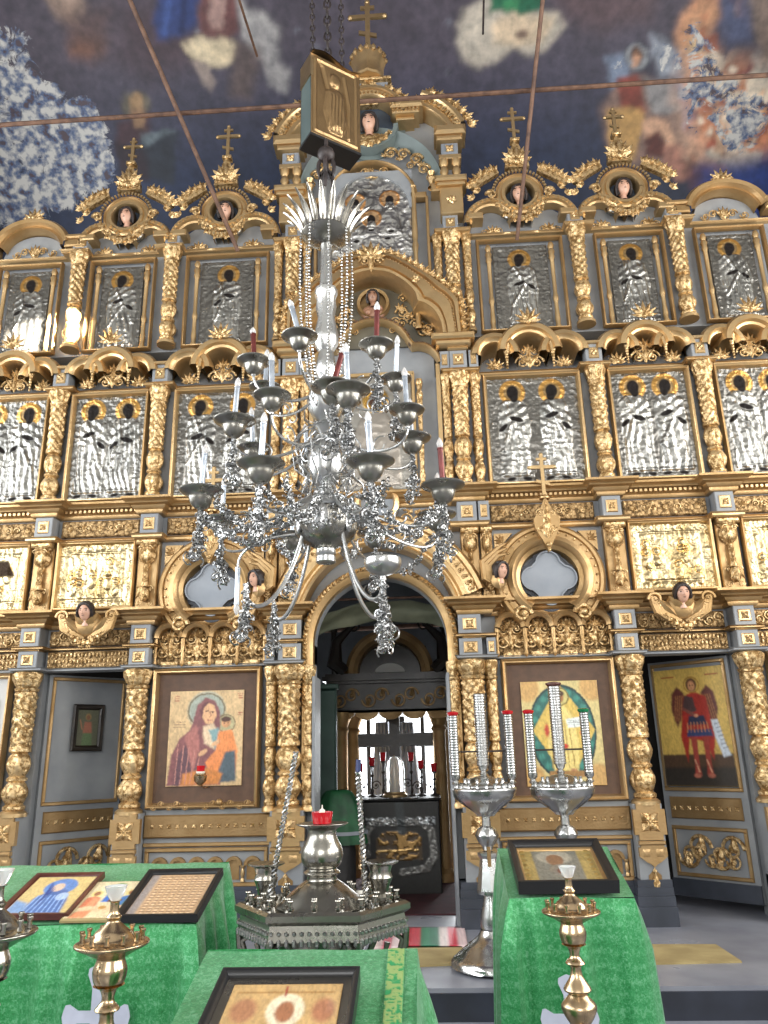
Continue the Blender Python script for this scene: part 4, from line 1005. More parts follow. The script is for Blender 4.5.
# ================================================================ gables above the top storey
def saint_bust(parent, z, r, yaw=0):
    b = MB(); b.prism(arc(0, z, r+.01, 0, 350, 36), .05, .08); put('dark_ground', b, M['darkblue'], parent)
    head_parts(parent, (0, -.02, z+.02), r*.8, yaw, 0)
    b = MB(); b.ball(0, .03, z-r*.72, r*.62, 14, 8, (1.3, .5, .75)); put('shoulders', b, 'oldsilver', parent)
M['darkblue'] = mat('dark_blue_ground', lin(66, 80, 96), lin(40, 50, 66), 0, .5, 4)
M['drab'] = mat('drab_green_blue_paint', lin(116, 128, 126), lin(96, 106, 104), 0, .5, 3)
def gable(x, hw, big, label, cross=True):
    t = thing('crested_gable', label, 'gable', (x, 0, 6.55), (0, 0, 0), 'crested gables on top of the icon screen')
    z = .27; R = .245
    if not big: z = .0
    # backing
    b = MB(); b.prism([(-hw-.06, -.16), (hw+.06, -.16), (hw+.06, .0), (hw*.72, .16), (R, z+.12)]+arc(0, z, R+.06, 30, 150, 14)+[(-R, z+.12), (-hw*.72, .16), (-hw-.06, .0)], .075, .16); put('backing', b, 'paint', t)
    # lower side arches falling to the columns
    b = MB()
    for f in (-1, 1):
        p = arc(f*hw*.66, -.07, hw*.42, 180, 0, 18, hw*.42+.02); b.sweep(p, [(.09, .08), (.09, -.05), (.07, -.08), (.03, -.08), (.02, -.05), (0, -.04), (0, .07)])
        teeth(b, p, .04, .018, .022, -.095, -.05, .05)
        b.bbox(f*(hw+.0)-.08, f*(hw+.0)+.08, -.09, .08, -.02, .05, .01)
    put('side_arches', b, 'gold', t)
    b = MB()
    for f in (-1, 1):
        fan(b, f*hw*.62, .04, -.13, .11, 7, 170); scroll(b, f*hw*.5, .04, -.11, .045, f); scroll(b, f*hw*.8, .04, -.12, .035, -f); leaf(b, f*hw*.45, .04, -.14, PI if f > 0 else 0, .14, .018)
    put('niche_scrolls', b, 'carved', t)
    # ring
    b = MB(); b.sweep(arc(0, z, R, 0, 360, 48), [(.10, .08), (.10, -.05), (.085, -.08), (.055, -.08), (.045, -.06), (.02, -.06), (.01, -.08), (-.008, -.07), (-.012, -.03), (-.012, .1)], closed=False)
    b2 = MB(); teeth(b, arc(0, z, R+.035, 200, -20, 50), .038, .02, .028, -.09, -.06, 0)
    put('ring_moulding', b, 'gold', t)
    saint_bust(t, z, R, random.uniform(-.3, .3))
    # swag over the lower part of the ring
    b = MB(); garland(b, -R-.05, R+.05, z-.05, .30, -.09, .042, 15)
    for f in (-1, 1): scroll(b, f*(R+.07), -.1, z-.02, .055, f, .3)
    put('swag', b, 'carved', t)
    # crest wings
    b = MB()
    for f in (-1, 1):
        W = [(f*.20, z+.27), (f*.23, z+.34), (f*.40, z+.26), (f*.52, z+.12), (f*.47, z+.08), (f*.36, z+.17)]
        b.prism(W, -.08, -.02); pth = [(f*.22, z+.31), (f*.38, z+.24), (f*.51, z+.09)]
        if f < 0: pth = pth[::-1]
        crest(b, pth, .062, .085, -.07, .0)
        crest(b, ([(f*.40, z+.08), (f*.50, z-.06)] if f > 0 else [(f*.50, z-.06), (f*.40, z+.08)]), .06, .075, -.06, 0)
    put('crest_wings', b, 'carved', t)
    b = MB()
    for k, (q, s_) in enumerate(((0, .16), (1, .12))):
        for f in (-1, 1): scroll(b, f*(.09-.03*q), -.08, z+.40+.10*q, .055-.012*q, f)
    fan(b, 0, -.08, z+.40, .22, 7, 150); b.prism([(-.13, z+.34), (-.12, z+.44), (-.06, z+.50), (-.05, z+.60), (0, z+.70), (.05, z+.60), (.06, z+.50), (.12, z+.44), (.13, z+.34)], -.07, .0); rosette(b, 0, -.08, z+.46, .045, 6)
    b.bbox(-.05, .05, -.09, .0, z+.68, z+.72, .01); put('onion_finial', b, 'carved', t)
    b = MB(); ortho_cross(b, 0, -.04, z+.72, .42 if hw > .42 else .33, .017, .015); put('cross', b, 'gold', t)
    return t
gable(-1.58, .48, True, 'crested gable with cross and saint medallion, first left of the tall middle gable')
gable(1.58, .48, True, 'crested gable with cross and saint medallion, first right of the tall middle gable')
gable(-2.66, .40, True, 'crested gable with cross and saint medallion, second left of the tall middle gable')
gable(2.67, .40, True, 'crested gable with cross and saint medallion, second right of the tall middle gable')
for s in (-1, 1):
    t = thing('segmental_pediment', f'low gilt segmental pediment with scroll carving at the far {side(s)} end of the screen top', 'pediment', (s*3.69, 0, 6.42))
    b = MB(); b.prism(arc(0, .0, .36, 180, 0, 20, .3), .07, .14); put('backing', b, 'paint', t)
    b = MB(); b.sweep(arc(0, .05, .32, 172, 8, 26, .26), [(.13, .1), (.13, -.06), (.10, -.10), (.06, -.09), (.04, -.05), (.01, -.06), (0, -.02), (0, .08)])
    for f in (-1, 1): b.bbox(f*.50-.12, f*.50+.12, -.08, .08, .05, .14, .015); b.bbox(f*.50-.13, f*.50+.13, -.10, .08, .14, .19, .015)
    put('arch_moulding', b, 'gilt', t)
    b = MB(); vine(b, -.25, .25, .04, .07, .12, 5); fan(b, 0, .04, .04, .14, 5, 90); put('tympanum_scrolls', b, 'carved', t)
    b = MB(); fan(b, 0, -.06, .42, .16, 7, 160); scroll(b, -.07, -.07, .43, .04, -1); scroll(b, .07, -.07, .43, .04, 1); b.ball(0, -.07, .45, .03, 8, 6); put('palmette_finial', b, 'carved', t)
# ================================================================ tall middle gable
t = thing('middle_gable', 'tall broken gilt gable with face medallion, crown and cross, middle of screen top', 'gable', (0, 0, 6.6))
def L6(z): return z-6.6
b = MB()
for s in (-1, 1):
    b.bbox(s*.86-.15, s*.86+.15, -.14, .08, L6(6.93), L6(6.97), .01); b.bbox(s*.86-.17, s*.86+.17, -.17, .08, L6(6.97), L6(7.04), .02); b.bbox(s*.86-.12, s*.86+.12, -.1, .08, L6(6.6), L6(6.93), .01)
    b.bbox(s*.87-.12, s*.87+.12, -.1, .08, L6(7.30), L6(7.36), .01)
    b.bbox(s*.70-.05, s*.70+.05, -.09, .08, L6(6.9), L6(7.0), .01)
put('side_entablature', b, 'gold', t)
b = MB(); g = MB()
for s in (-1, 1):
    for z in (7.04,):
        for x in (.80, .93): b.at(s*x, -.06, L6(z)).lathe([(.045, 0), (.045, .02), (.025, .05), (.05, .11), (.03, .17), (.05, .21), (.05, .26)], 12)
    b.at(s*.66, -.03, L6(6.98)).lathe([(.045, 0), (.02, .05), (.045, .12), (.02, .16), (.045, .2)], 12); b.clear()
    g.bbox(s*.87-.09, s*.87+.09, -.08, .06, L6(7.36), L6(7.52), .01); rosette(b, s*.87, -.085, L6(7.44), .06)
    rosette(b, s*.86, -.105, L6(6.76), .06, 6)
    b.bbox(s*.87-.14, s*.87+.14, -.14, .08, L6(7.52), L6(7.58), .015); b.bbox(s*.88-.17, s*.88+.17, -.18, .08, L6(7.58), L6(7.70), .03)
put('balustrade', b, 'gold', t); put('grey_blocks', g, 'palepaint', t)
# big broken arch
b = MB(); k_ = MB(); c_ = MB()
for s in (-1, 1):
    p = arc(-.3, L6(7.45), .60, 160, 112, 16) if s < 0 else arc(.3, L6(7.45), .60, 68, 20, 16)
    b.sweep(p, [(.22, .1), (.22, -.10), (.19, -.17), (.15, -.17), (.12, -.13), (.08, -.12), (.07, -.14), (.02, -.14), (0, -.10), (0, .08)])
    teeth(c_, p, .05, .03, .05, -.16, -.12, .1); crest(c_, arc(-.3, L6(7.45), .84, 162, 114, 14) if s < 0 else arc(.3, L6(7.45), .84, 66, 18, 14), .09, .1, -.08)
    b.bbox(*sorted((s*.26, s*.56)), -.16, .08, L6(7.90), L6(7.955), .012); b.bbox(*sorted((s*.24, s*.60)), -.20, .08, L6(7.955), L6(8.03), .025)
    b.bbox(*sorted((s*.30, s*.5)), -.10, .08, L6(7.86), L6(7.90), .01)
    fan(c_, s*.56, -.1, L6(8.05), .16, 5, 120, 90-s*20); scroll(c_, s*.34, -.19, L6(8.02), .07, s, .3); scroll(c_, s*.98, -.15, L6(7.74), .06, s, .3)
    teeth(c_, [(s*.26, L6(7.93)), (s*.56, L6(7.93))] if s > 0 else [(-.56, L6(7.93)), (-.26, L6(7.93))], .04, .02, .025, -.18, -.15, 0)
put('broken_arch', b, 'gold', t); put('arch_crest', c_, 'carved', t)
b = MB(); b.sweep(arc(0, L6(7.0), .78, 178, 2, 40, .82), [(0, .09), (0, -.05), (-.10, .06), (-.10, .09)]); put('inner_cove', b, 'drab', t)
b = MB(); b.prism(arc(0, L6(7.88), .40, 0, 352, 40), .06, .2); b.sweep(arc(0, L6(7.86), .27, 180, 360, 24), [(-.0, .06), (0, -.05), (-.05, -.06), (-.06, .06)]); put('medallion_cove', b, 'drab', t)
b = MB(); b.sweep(arc(0, L6(7.90), .28, 176, 4, 40), [(.16, .1), (.16, -.12), (.12, -.17), (.09, -.17), (.08, -.14), (.03, -.13), (.02, -.15), (0, -.12), (-.01, .06)]); teeth(b, arc(0, L6(7.9), .28, 170, 10, 40), .036, .018, .03, -.155, -.12, .055)
put('medallion_arch', b, 'gold', t)
b = MB(); crest(b, arc(0, L6(7.9), .44, 66, 15, 12), .08, .085, -.1); crest(b, arc(0, L6(7.9), .44, 165, 114, 12), .08, .085, -.1); put('medallion_crest', b, 'carved', t)
b = MB(); b.prism(arc(0, L6(7.90), .27, 0, 350, 36), .03, .07); put('medallion_ground', b, 'darkblue', t)
head_parts(t, (0, -.06, L6(7.86)), .23)
b = MB(); garland(b, -.22, .22, L6(7.74), .12, -.04, .055, 13); b.ball(0, -.0, L6(7.68), .2, 14, 8, (1, .4, .45)); put('gilt_collar', b, 'carved', t)
# scrollwork under the cove
b = MB()
for s in (-1, 1):
    for x, z, q in ((.24, 7.52, .075), (.38, 7.50, .07), (.52, 7.42, .075), (.60, 7.28, .07), (.45, 7.34, .05), (.66, 7.16, .05)): scroll(b, s*x, .02, L6(z), q, s, .22)
    for x, z in ((.16, 7.48), (.32, 7.42), (.56, 7.33)): fan(b, s*x, .02, L6(z), .07, 5, 140)
put('spandrel_scrollwork', b, 'carved', t)
b = MB(); b.sweep(arc(0, L6(6.86), .46, 172, 8, 36, .50), [(.05, .08), (.05, -.02), (.02, -.05), (0, -.02), (0, .07)])
for f in (-1, 1): b.bbox(*sorted((f*.42, f*.60)), -.03, .06, L6(6.88), L6(6.95), .01); b.bbox(f*.60-.015, f*.60+.015, -.02, .07, -1.3, L6(6.9), .005)
put('inner_arch', b, 'gilt', t)
b = MB(); anthemion(b, 0, -.0, L6(7.17), .14); vine(b, -.2, .2, -.0, L6(7.25), .13, 4); put('keystone_carving', b, 'carved', t)
# ornament block, crown and cross on top
b = MB(); b.box(-.22, .22, .0, .12, L6(8.18), L6(8.52)); put('finial_block', b, 'palepaint', t)
b = MB(); anthemion(b, 0, -.02, L6(8.2), .32); vine(b, -.2, .2, -.01, L6(8.24), .12, 4); b.bbox(-.26, .26, -.06, .14, L6(8.5), L6(8.54), .01); b.bbox(-.24, .24, -.05, .14, L6(8.15), L6(8.2), .01); put('finial_carving', b, 'carved', t)
b = MB(); b.at(0, .04, L6(8.54)).lathe([(0, 0), (.17, 0), (.18, .03), (.165, .06), (.17, .2), (.2, .28), (.2, .32), (.15, .36), (.06, .42), (.035, .44), (.06, .48), (.06, .52), (.03, .55), (0, .55)], 20, lambda th, z: .008*np.cos(8*th)); b.clear(); put('crown', b, 'gold', t)
b = MB()
for k in range(9): a = -PI+PI*k/8; b.ball(.2*math.cos(a), .04+.2*math.sin(a), L6(8.85), .03, 6, 5); leaf(b, .19*math.cos(a), .04+.2*math.sin(a), L6(8.84), PI/2, .08, .03)
put('crown_points', b, 'carved', t)
b = MB(); ortho_cross(b, 0, .04, L6(9.06), .70, .028, .02); put('cross', b, 'gold', t)
# ---- silver Trinity icon, arched
t = thing('trinity_icon', 'round-topped polished silver icon with three gilt haloes high in the middle of the screen', 'icon', (0, .03, 5.9))
w, h = .86, 1.32; cv = Canvas(w, h, 120, 180, (0, 86, 0, 132), SIL, .97)
wr = fbm(cv.X*.05, cv.Y*.05, 31, 3); cv.H += .03*ridge(cv.X*.06+wr*1.5, cv.Y*.05+wr*1.5, 8, 3)+.014*ridge(cv.X*.17, cv.Y*.17, 2, 3)
cv.C[..., :3] = np.array(lin(96, 94, 90))*(1-wr[..., None])+np.array(lin(232, 230, 226))*wr[..., None]
for x, y in ((26, 34), (63, 32), (43, 56)):
    cv.ell(x, y, 11, 11, lin(186, 150, 112), .006, .75); cv.ring(x, y, 10, 1.6, lin(206, 150, 96), .001, .9); cv.ell(x, y+2, 4.6, 6.4, DARK, 0, 0); cv.ell(x, y+9, 5, 5, SIL2, .01, 1)
    cv.poly([(x-8, y+12), (x+8, y+12), (x+13, y+46), (x-13, y+46)], None, 0, None, 1, .02, 8)
for x, y in ((64, 74), (60, 82), (27, 84), (43, 72)): cv.ell(x, y, 3.5, 1.8, DARK, 0, 0)
put('silver_cover', cv.mesh('silver_cover', 'riza'), None, t)
# round the top of the icon with a grey spandrel in front of the corners
b = MB(); b.prism([(-.45, h+.02), (-.45, .86)]+arc(0, .86, .41, 180, 0, 24, .44)+[(.45, .86), (.45, h+.02)], -.06, .0); put('arched_spandrel', b, 'paint', t)
b = MB()
for f in (-1, 1): b.at(f*.46, -.05, -.62).lathe([(.035, 0), (.04, .03), (.025, .06), (.03, .2), (.024, .3), (.03, .6), (.022, .9), (.035, 1.0), (.022, 1.05), (.03, 1.1), (.024, 1.5), (.024, 1.72), (.034, 1.74), (.0, 1.76)], 12)
b.clear(); put('baluster', b, 'gold', t)
# ================================================================ the two large ground storey icons
t = thing('virgin_icon', 'painted Virgin and Child icon in brown mount and wide gilt frame, left of royal doorway', 'icon', (-1.545, .02, .785))
put('gilt_frame', rect_frame(.98, 1.18, .05, .08), 'gold', t)
put('mount', MB().box(-.45, .45, -.01, .05, .04, 1.14), 'walnut', t)
c0 = lin(196, 166, 122)
cv = Canvas(.66, .80, 150, 180, (518, 708, 178, 432), c0)
q = fbm(cv.X*.03, cv.Y*.03, 4, 4); cv.C[..., :3] *= (.8+.4*q)[..., None]
cv.ell(613, 232, 48, 52, lin(150, 156, 142)); cv.ring(613, 232, 46, 3, lin(110, 100, 76)); cv.ell(664, 268, 24, 26, lin(170, 160, 120)); cv.ring(664, 268, 23, 2, lin(120, 100, 70))
cv.poly([(580, 260), (588, 218), (610, 196), (634, 206), (648, 236), (650, 280), (640, 300), (662, 330), (655, 430), (520, 430), (528, 350), (548, 305), (572, 285)], lin(120, 72, 72), soft=3)
cv.poly([(536, 430), (545, 350), (575, 310), (600, 320), (590, 430)], lin(88, 58, 66), soft=5)
cv.poly([(560, 300), (590, 270), (600, 330), (585, 400), (570, 340)], lin(160, 100, 92), soft=4)
cv.poly([(600, 225), (612, 210), (632, 218), (640, 245), (630, 270), (612, 268), (602, 250)], lin(206, 160, 118), soft=2)
cv.poly([(596, 232), (604, 212), (622, 206), (606, 226), (602, 262)], lin(96, 54, 56), soft=1.5)
for x, y in ((614, 234), (629, 236)): cv.ell(x, y, 4.5, 1.8, lin(50, 30, 24))
cv.line([(622, 236), (625, 248), (621, 250)], 1.5, lin(150, 100, 70)); cv.line([(616, 258), (626, 258)], 1.8, lin(150, 70, 60))
cv.poly([(606, 276), (632, 268), (646, 296), (636, 336), (612, 320), (606, 294)], lin(212, 186, 152), soft=5)
cv.poly([(620, 285), (645, 280), (655, 310), (640, 340)], lin(120, 150, 150), soft=4)
cv.ell(664, 266, 12, 13, lin(196, 144, 100), soft=2); cv.ell(664, 257, 13, 8, lin(76, 44, 30), soft=2); cv.ell(660, 268, 2.2, 1.4, lin(40, 20, 16)); cv.ell(669, 268, 2.2, 1.4, lin(40, 20, 16))
cv.poly([(645, 290), (680, 285), (696, 340), (692, 400), (660, 420), (628, 400), (615, 370), (640, 340)], lin(214, 130, 72), soft=3)
cv.poly([(665, 345), (690, 340), (694, 420), (640, 425), (650, 390)], lin(70, 84, 92), soft=4)
cv.poly([(560, 400), (620, 385), (660, 400), (650, 428), (555, 430)], lin(190, 120, 60), soft=5)
for k in range(5): cv.line([(545+k*14, 320+6*k), (540+k*13, 425)], 1.6, lin(176, 120, 108))
for x, y in ((608, 345), (640, 320)): cv.ell(x, y, 12, 6, lin(206, 160, 118), soft=2, rot=-.6)
for x, y, n in ((536, 192, 3), (700, 188, 3), (700, 240, 2)):
    for k in range(n): cv.line([(x-6, y+k*6), (x+5, y+k*6)], 1.5, lin(150, 60, 40))
for k in range(3): cv.line([(530, 262+k*7), (560, 262+k*7)], 1.2, lin(110, 80, 60))
cv.C[..., :3] *= (.86+.3*fbm(cv.X*.12, cv.Y*.12, 9, 3))[..., None]
put('painting', cv.mesh('painting', 'glazed'), None, t, (0, -.02, .18))
b = MB(); vine(b, -.44, -.1, -.08, .03, .07, 5); vine(b, .0, .44, -.08, .03, .07, 6); b.ball(.16, -.08, .05, .03, 8, 6); b.tube([(-.46, -.08, .02), (.46, -.08, .02)], .008, 6); put('scroll_ledge', b, 'gilt', t)
t = thing('christ_icon', 'icon of enthroned Christ in green oval, brown mount and gilt frame, right of doorway', 'icon', (1.545, .02, .785))
put('gilt_frame', rect_frame(.98, 1.18, .05, .08), 'gold', t)
put('mount', MB().box(-.45, .45, -.01, .05, .04, 1.14), 'walnut', t)
cv = Canvas(.66, .86, 150, 190, (0, 100, 0, 130), lin(196, 178, 120))
cv.C[..., :3] *= (.85+.3*fbm(cv.X*.06, cv.Y*.06, 14, 4))[..., None]
for x, y, r in ((8, 8, 1), (92, 8, 1), (8, 122, 1), (92, 122, 1)): cv.ell(x, y, 16, 18, lin(190, 150, 90), soft=3)
cv.ell(50, 64, 42, 58, lin(34, 92, 84), soft=1.5); cv.ring(50, 64, 42, 1.6, lin(20, 50, 50), ry=58)
for a in range(0, 360, 18): x, y = 50+36*math.cos(math.radians(a)), 64+51*math.sin(math.radians(a)); cv.ell(x, y, 4, 4, lin(56, 124, 110), soft=2)
cv.poly([(50, 4), (92, 62), (54, 128), (12, 62)], lin(200, 170, 84), soft=1.2)
cv.poly([(36, 44), (50, 26), (64, 44), (70, 80), (66, 112), (36, 112), (30, 80)], lin(218, 196, 120), soft=2)
cv.ell(50, 20, 11, 12, lin(190, 178, 110), soft=1); cv.ring(50, 20, 11, 1.2, lin(120, 104, 50)); cv.ell(50, 21, 5, 7, lin(150, 100, 60), soft=1); cv.ell(50, 16, 6, 4, lin(70, 44, 26), soft=1)
for k in range(5): cv.line([(38+k*5, 50), (34+k*7, 108)], .9, lin(160, 130, 60))
cv.poly([(56, 48), (74, 46), (75, 58), (57, 60)], lin(214, 220, 214), soft=.8); cv.line([(65, 47), (66, 59)], .6, lin(90, 90, 90))
for k in range(3): cv.line([(58, 50+k*3), (64, 50+k*3)], .4, lin(90, 90, 90)); cv.line([(67, 50+k*3), (73, 50+k*3)], .4, lin(90, 90, 90))
cv.ell(42, 52, 5, 3, lin(170, 120, 80), soft=1); cv.ell(30, 62, 3, 8, lin(176, 60, 40), soft=1.5); cv.ell(76, 66, 4, 3, lin(196, 80, 50), soft=1.5); cv.ell(52, 82, 4, 3, lin(190, 50, 30), soft=1)
cv.ell(42, 112, 5, 3, lin(170, 120, 80), soft=1); cv.ell(60, 112, 5, 3, lin(170, 120, 80), soft=1); cv.poly([(30, 112), (72, 112), (76, 120), (28, 120)], lin(150, 110, 60), soft=1)
put('painting', cv.mesh('painting', 'glazed'), None, t, (0, -.02, .12))
# outer ground storey panels, only their edges in view
for s in (-1, 1):
    t = thing('side_panel_icon', f'{"pale" if s < 0 else "brown"} mounted icon panel in gilt frame cut by the {side(s)} edge of the view', 'icon', (s*3.76, .02, .785))
    put('gilt_frame', rect_frame(.86, 1.18, .045, .07), 'gold', t)
    put('mount', MB().box(-.4, .4, -.01, .05, .04, 1.14), 'plaster' if s < 0 else 'walnut', t)
    cv = Canvas(.52, .7, 40, 60, (0, 52, 0, 70), lin(150, 120, 80)); cv.ell(26, 24, 9, 10, lin(196, 160, 90)); cv.ell(26, 25, 5, 6, lin(150, 100, 70)); cv.poly([(12, 70), (16, 40), (36, 40), (40, 70)], lin(120, 50, 44))
    fr = put('picture_frame', rect_frame(.6, .78, .04, .04), 'redwood', t, (0, -.01, .18)); put('picture', cv.mesh('picture', 'painting'), None, t, (0, -.02, .22))
# small silver lamp on the Virgin icon
t = thing('icon_lamp', 'tiny gilt oil lamp with red glass in front of the Virgin and Child icon', 'lamp', tuple(at(200, 786, -.25)))
b = MB(); b.lathe([(0, 0), (.02, .01), (.05, .04), (.055, .08), (.045, .09), (.045, .1)], 16); b.tube([(0, 0, .02), (.0, .12, -.02), (0, .25, -.02)], .006, 6); put('bowl', b, 'brass', t)
b = MB(); b.lathe([(.03, .1), (.035, .16), (.03, .16), (.0, .12)], 12); put('red_glass', b, 'redglass', t)
b = MB(); b.lathe([(.036, .10), (.038, .115), (.03, .115)], 12); put('white_band', b, 'wax', t)
# ================================================================ altar side doors (ajar) 
def door_leaf(s, ang, w=.77, h=2.0):
    t = thing('altar_side_door', '', 'door', (s*3.06, .14, -.04), (0, 0, 0)); sg = s
    # built towards -x*s from the hinge, then turned
    t.rotation_euler = (0, 0, (ang if s < 0 else -ang))
    X = lambda a, c: sorted((-sg*a, -sg*c))
    put('leaf', MB().box(*X(0, w), -.0, .04, 0, h), 'paint', t)
    b = MB()
    for a, c, d, e in ((.03, w-.03, .86, .89), (.03, w-.03, h-.05, h-.02), (.03, .06, .89, h-.05), (w-.06, w-.03, .89, h-.05), (.05, w-.05, .16, .19), (.05, w-.05, .54, .57), (.05, .08, .19, .54), (w-.08, w-.05, .19, .54)): b.bbox(*X(a, c), -.02, 0, d, e, .006)
    put('gilt_moulding', b, 'gilt', t)
    b = MB(); b.bbox(*X(.06, w-.06), -.02, 0, .63, .81, .01); put('gilt_band', b, 'bronze', t)
    b = MB(); 
    for i in range(9): rosette(b, -sg*(.1+(w-.2)*i/8), -.022, .72, .025)
    vx = X(.1, w-.1)
    vine(b, vx[0], vx[1], -.02, .37, .26, 4); vine(b, vx[0]+.05, vx[1]-.05, -.03, .33, .16, 5)
    put('carving', b, 'carved', t)
    put('bottom_board', MB().box(*X(0, w), -.02, 0, 0, .14), 'darkplinth', t)
    return t
t = door_leaf(-1, math.radians(48)); t['label'] = 'half-open grey side door with a small dark framed icon, left part of the screen'
b = rect_frame(.30, .42, .05, .03); put('small_icon_frame', b, 'wood', t, (.38, -.03, 1.32))
cv = Canvas(.2, .32, 50, 70, (0, 50, 0, 70), lin(92, 92, 74)); cv.ell(25, 14, 7, 7, lin(130, 110, 70), soft=1); cv.ell(25, 15, 4, 5, lin(120, 80, 60), soft=1); cv.poly([(17, 24), (33, 24), (36, 46), (14, 46)], lin(150, 96, 76), soft=2); cv.poly([(15, 46), (35, 46), (38, 70), (12, 70)], lin(92, 110, 76), soft=2); cv.line([(12, 38), (6, 20)], 2, lin(160, 110, 80))
put('small_icon', cv.mesh('small_icon', 'painting'), None, t, (.38, -.035, 1.37))
t = door_leaf(1, math.radians(45)); t['label'] = 'half-open side door painted with a winged archangel in red, right of the screen'
cv = Canvas(.66, 1.02, 110, 170, (0, 66, 0, 102), lin(196, 164, 84)); cv.C[..., :3] *= (.85+.3*fbm(cv.X*.08, cv.Y*.05, 3, 4))[..., None]
cv.poly([(0, 75), (66, 75), (66, 102), (0, 102)], lin(74, 54, 38), soft=1); cv.poly([(0, 86), (66, 86), (66, 102), (0, 102)], lin(46, 40, 34), soft=2)
for f in (-1, 1):
    cv.poly([(36+f*8, 22), (36+f*14, 16), (36+f*20, 22), (36+f*22, 36), (36+f*18, 52), (36+f*10, 40)], lin(92, 44, 38), soft=1.2)
    for k in range(4): cv.line([(36+f*(10+2*k), 24), (36+f*(14+2*k), 46)], .6, lin(150, 100, 60))
cv.ring(36, 15, 7, .7, lin(150, 110, 40)); cv.ell(36, 15, 5.2, 6, lin(84, 50, 30), soft=.8); cv.ell(36, 16, 3.3, 4.4, lin(190, 136, 96), soft=.8); cv.ell(34.8, 15.5, .7, .5, lin(40, 20, 10)); cv.ell(37.4, 15.5, .7, .5, lin(40, 20, 10))
cv.poly([(27, 25), (34, 22), (40, 22), (48, 26), (50, 44), (52, 60), (48, 80), (42, 64), (28, 62), (24, 82), (20, 60), (24, 40)], lin(156, 44, 34), soft=1)
cv.poly([(28, 24), (36, 26), (38, 38), (30, 40), (25, 34)], lin(70, 50, 50), soft=1); cv.poly([(30, 42), (44, 42), (46, 50), (28, 50)], lin(40, 44, 70), soft=1); cv.poly([(27, 54), (49, 54), (50, 60), (26, 60)], lin(50, 62, 104), soft=.8)
for k in range(7): cv.line([(28+k*3, 48), (27+k*3.3, 56)], .7, lin(190, 130, 90))
for x in (32, 43): cv.poly([(x-3, 60), (x+3, 60), (x+2, 84), (x+3, 92), (x-3, 92), (x-2, 84)], lin(150, 60, 50), soft=.8); cv.line([(x-1.5, 80), (x+1.5, 90)], .9, lin(200, 150, 120)); cv.ell(x+(1 if x > 40 else -1), 93, 3.4, 1.8, lin(170, 100, 80), soft=.6)
cv.poly([(50, 46), (56, 46), (60, 66), (64, 76), (57, 78), (52, 62)], lin(196, 204, 214), soft=.8)
for k in range(7): cv.line([(52.5+k*.8, 50+k*3.4), (57+k*.8, 49+k*3.4)], .45, lin(100, 110, 130))
cv.line([(26, 36), (36, 42)], 2, lin(120, 70, 60)); cv.ell(37, 42, 2, 1.5, lin(190, 130, 100))
for k in range(2): cv.line([(8+k*42, 7), (20+k*42, 7)], .6, lin(150, 60, 30))
put('archangel_painting', cv.mesh('archangel_painting', 'painting'), None, t, (-.385, -.022, .90))
print('c', len(bpy.data.objects))
# ================================================================ painted vault and the room
VA, VB, VY, VZ = 7.4, 5.8, -4.0, 5.5
def vault_hit(px, py):
    d = ray(px, py); o = EYE
    a = (d[1]/VA)**2+(d[2]/VB)**2; b = 2*((o[1]-VY)*d[1]/VA**2+(o[2]-VZ)*d[2]/VB**2); c = ((o[1]-VY)/VA)**2+((o[2]-VZ)/VB)**2-1
    t = (-b+math.sqrt(max(0, b*b-4*a*c)))/(2*a); p = o+t*d
    return p[0], math.atan2((p[2]-VZ)/VB, (p[1]-VY)/VA)*6.6
def vmat():
    m, nt, b = newmat('painted_vault')
    a = nt.nodes.new('ShaderNodeAttribute'); a.attribute_name = 'Col'
    n = noise_node(nt, 2.6, 9, .68); n.inputs['Scale'].default_value = 3.4; n.inputs['Roughness'].default_value = .76; n.inputs['Distortion'].default_value = 1.1
    n2 = noise_node(nt, 5, 6, .6)
    add = nt.nodes.new('ShaderNodeMath'); add.operation = 'MULTIPLY_ADD'; add.inputs[1].default_value = .42
    nt.links.new(a.outputs['Alpha'], add.inputs[0]); nt.links.new(n.outputs['Fac'], add.inputs[2])
    r = ramp(nt, add.outputs[0], [(.77, (0, 0, 0)), (.84, (1, 1, 1))])
    wc = ramp(nt, n2.outputs['Fac'], [(.36, lin(84, 72, 80)), (.43, lin(84, 102, 138)), (.5, lin(140, 144, 156)), (.6, lin(206, 204, 200))])
    n2.inputs['Scale'].default_value = 8
    wear = ramp(nt, n2.outputs['Fac'], [(.3, (.72, .72, .72)), (.7, (1.25, 1.22, 1.18))])
    mu = nt.nodes.new('ShaderNodeMix'); mu.data_type = 'RGBA'; mu.blend_type = 'MULTIPLY'; mu.inputs['Factor'].default_value = 1
    nt.links.new(a.outputs['Color'], mu.inputs[6]); nt.links.new(wear.outputs['Color'], mu.inputs[7])
    mx = nt.nodes.new('ShaderNodeMix'); mx.data_type = 'RGBA'
    nt.links.new(r.outputs['Color'], mx.inputs['Factor']); nt.links.new(mu.outputs[2], mx.inputs[6]); nt.links.new(wc.outputs['Color'], mx.inputs[7])
    nt.links.new(mx.outputs[2], b.inputs['Base Color']); b.inputs['Roughness'].default_value = .55
    return m
M['vault'] = vmat()
XW = 6.2; SMAX = 6.6*1.75
cv = Canvas(1, 1, 420, 400, (-XW, XW, 0, SMAX))
def vp(pts): return [vault_hit(*p) for p in pts]
base = fbm(cv.X*.5, cv.Y*.5, 3, 4)[..., None]
_, sb = vault_hit(384, 190); _, st = vault_hit(384, 10)
g = sstep(sb, st, cv.Y)[..., None]
low = np.array(lin(34, 46, 74)); high = np.array(lin(74, 68, 80))
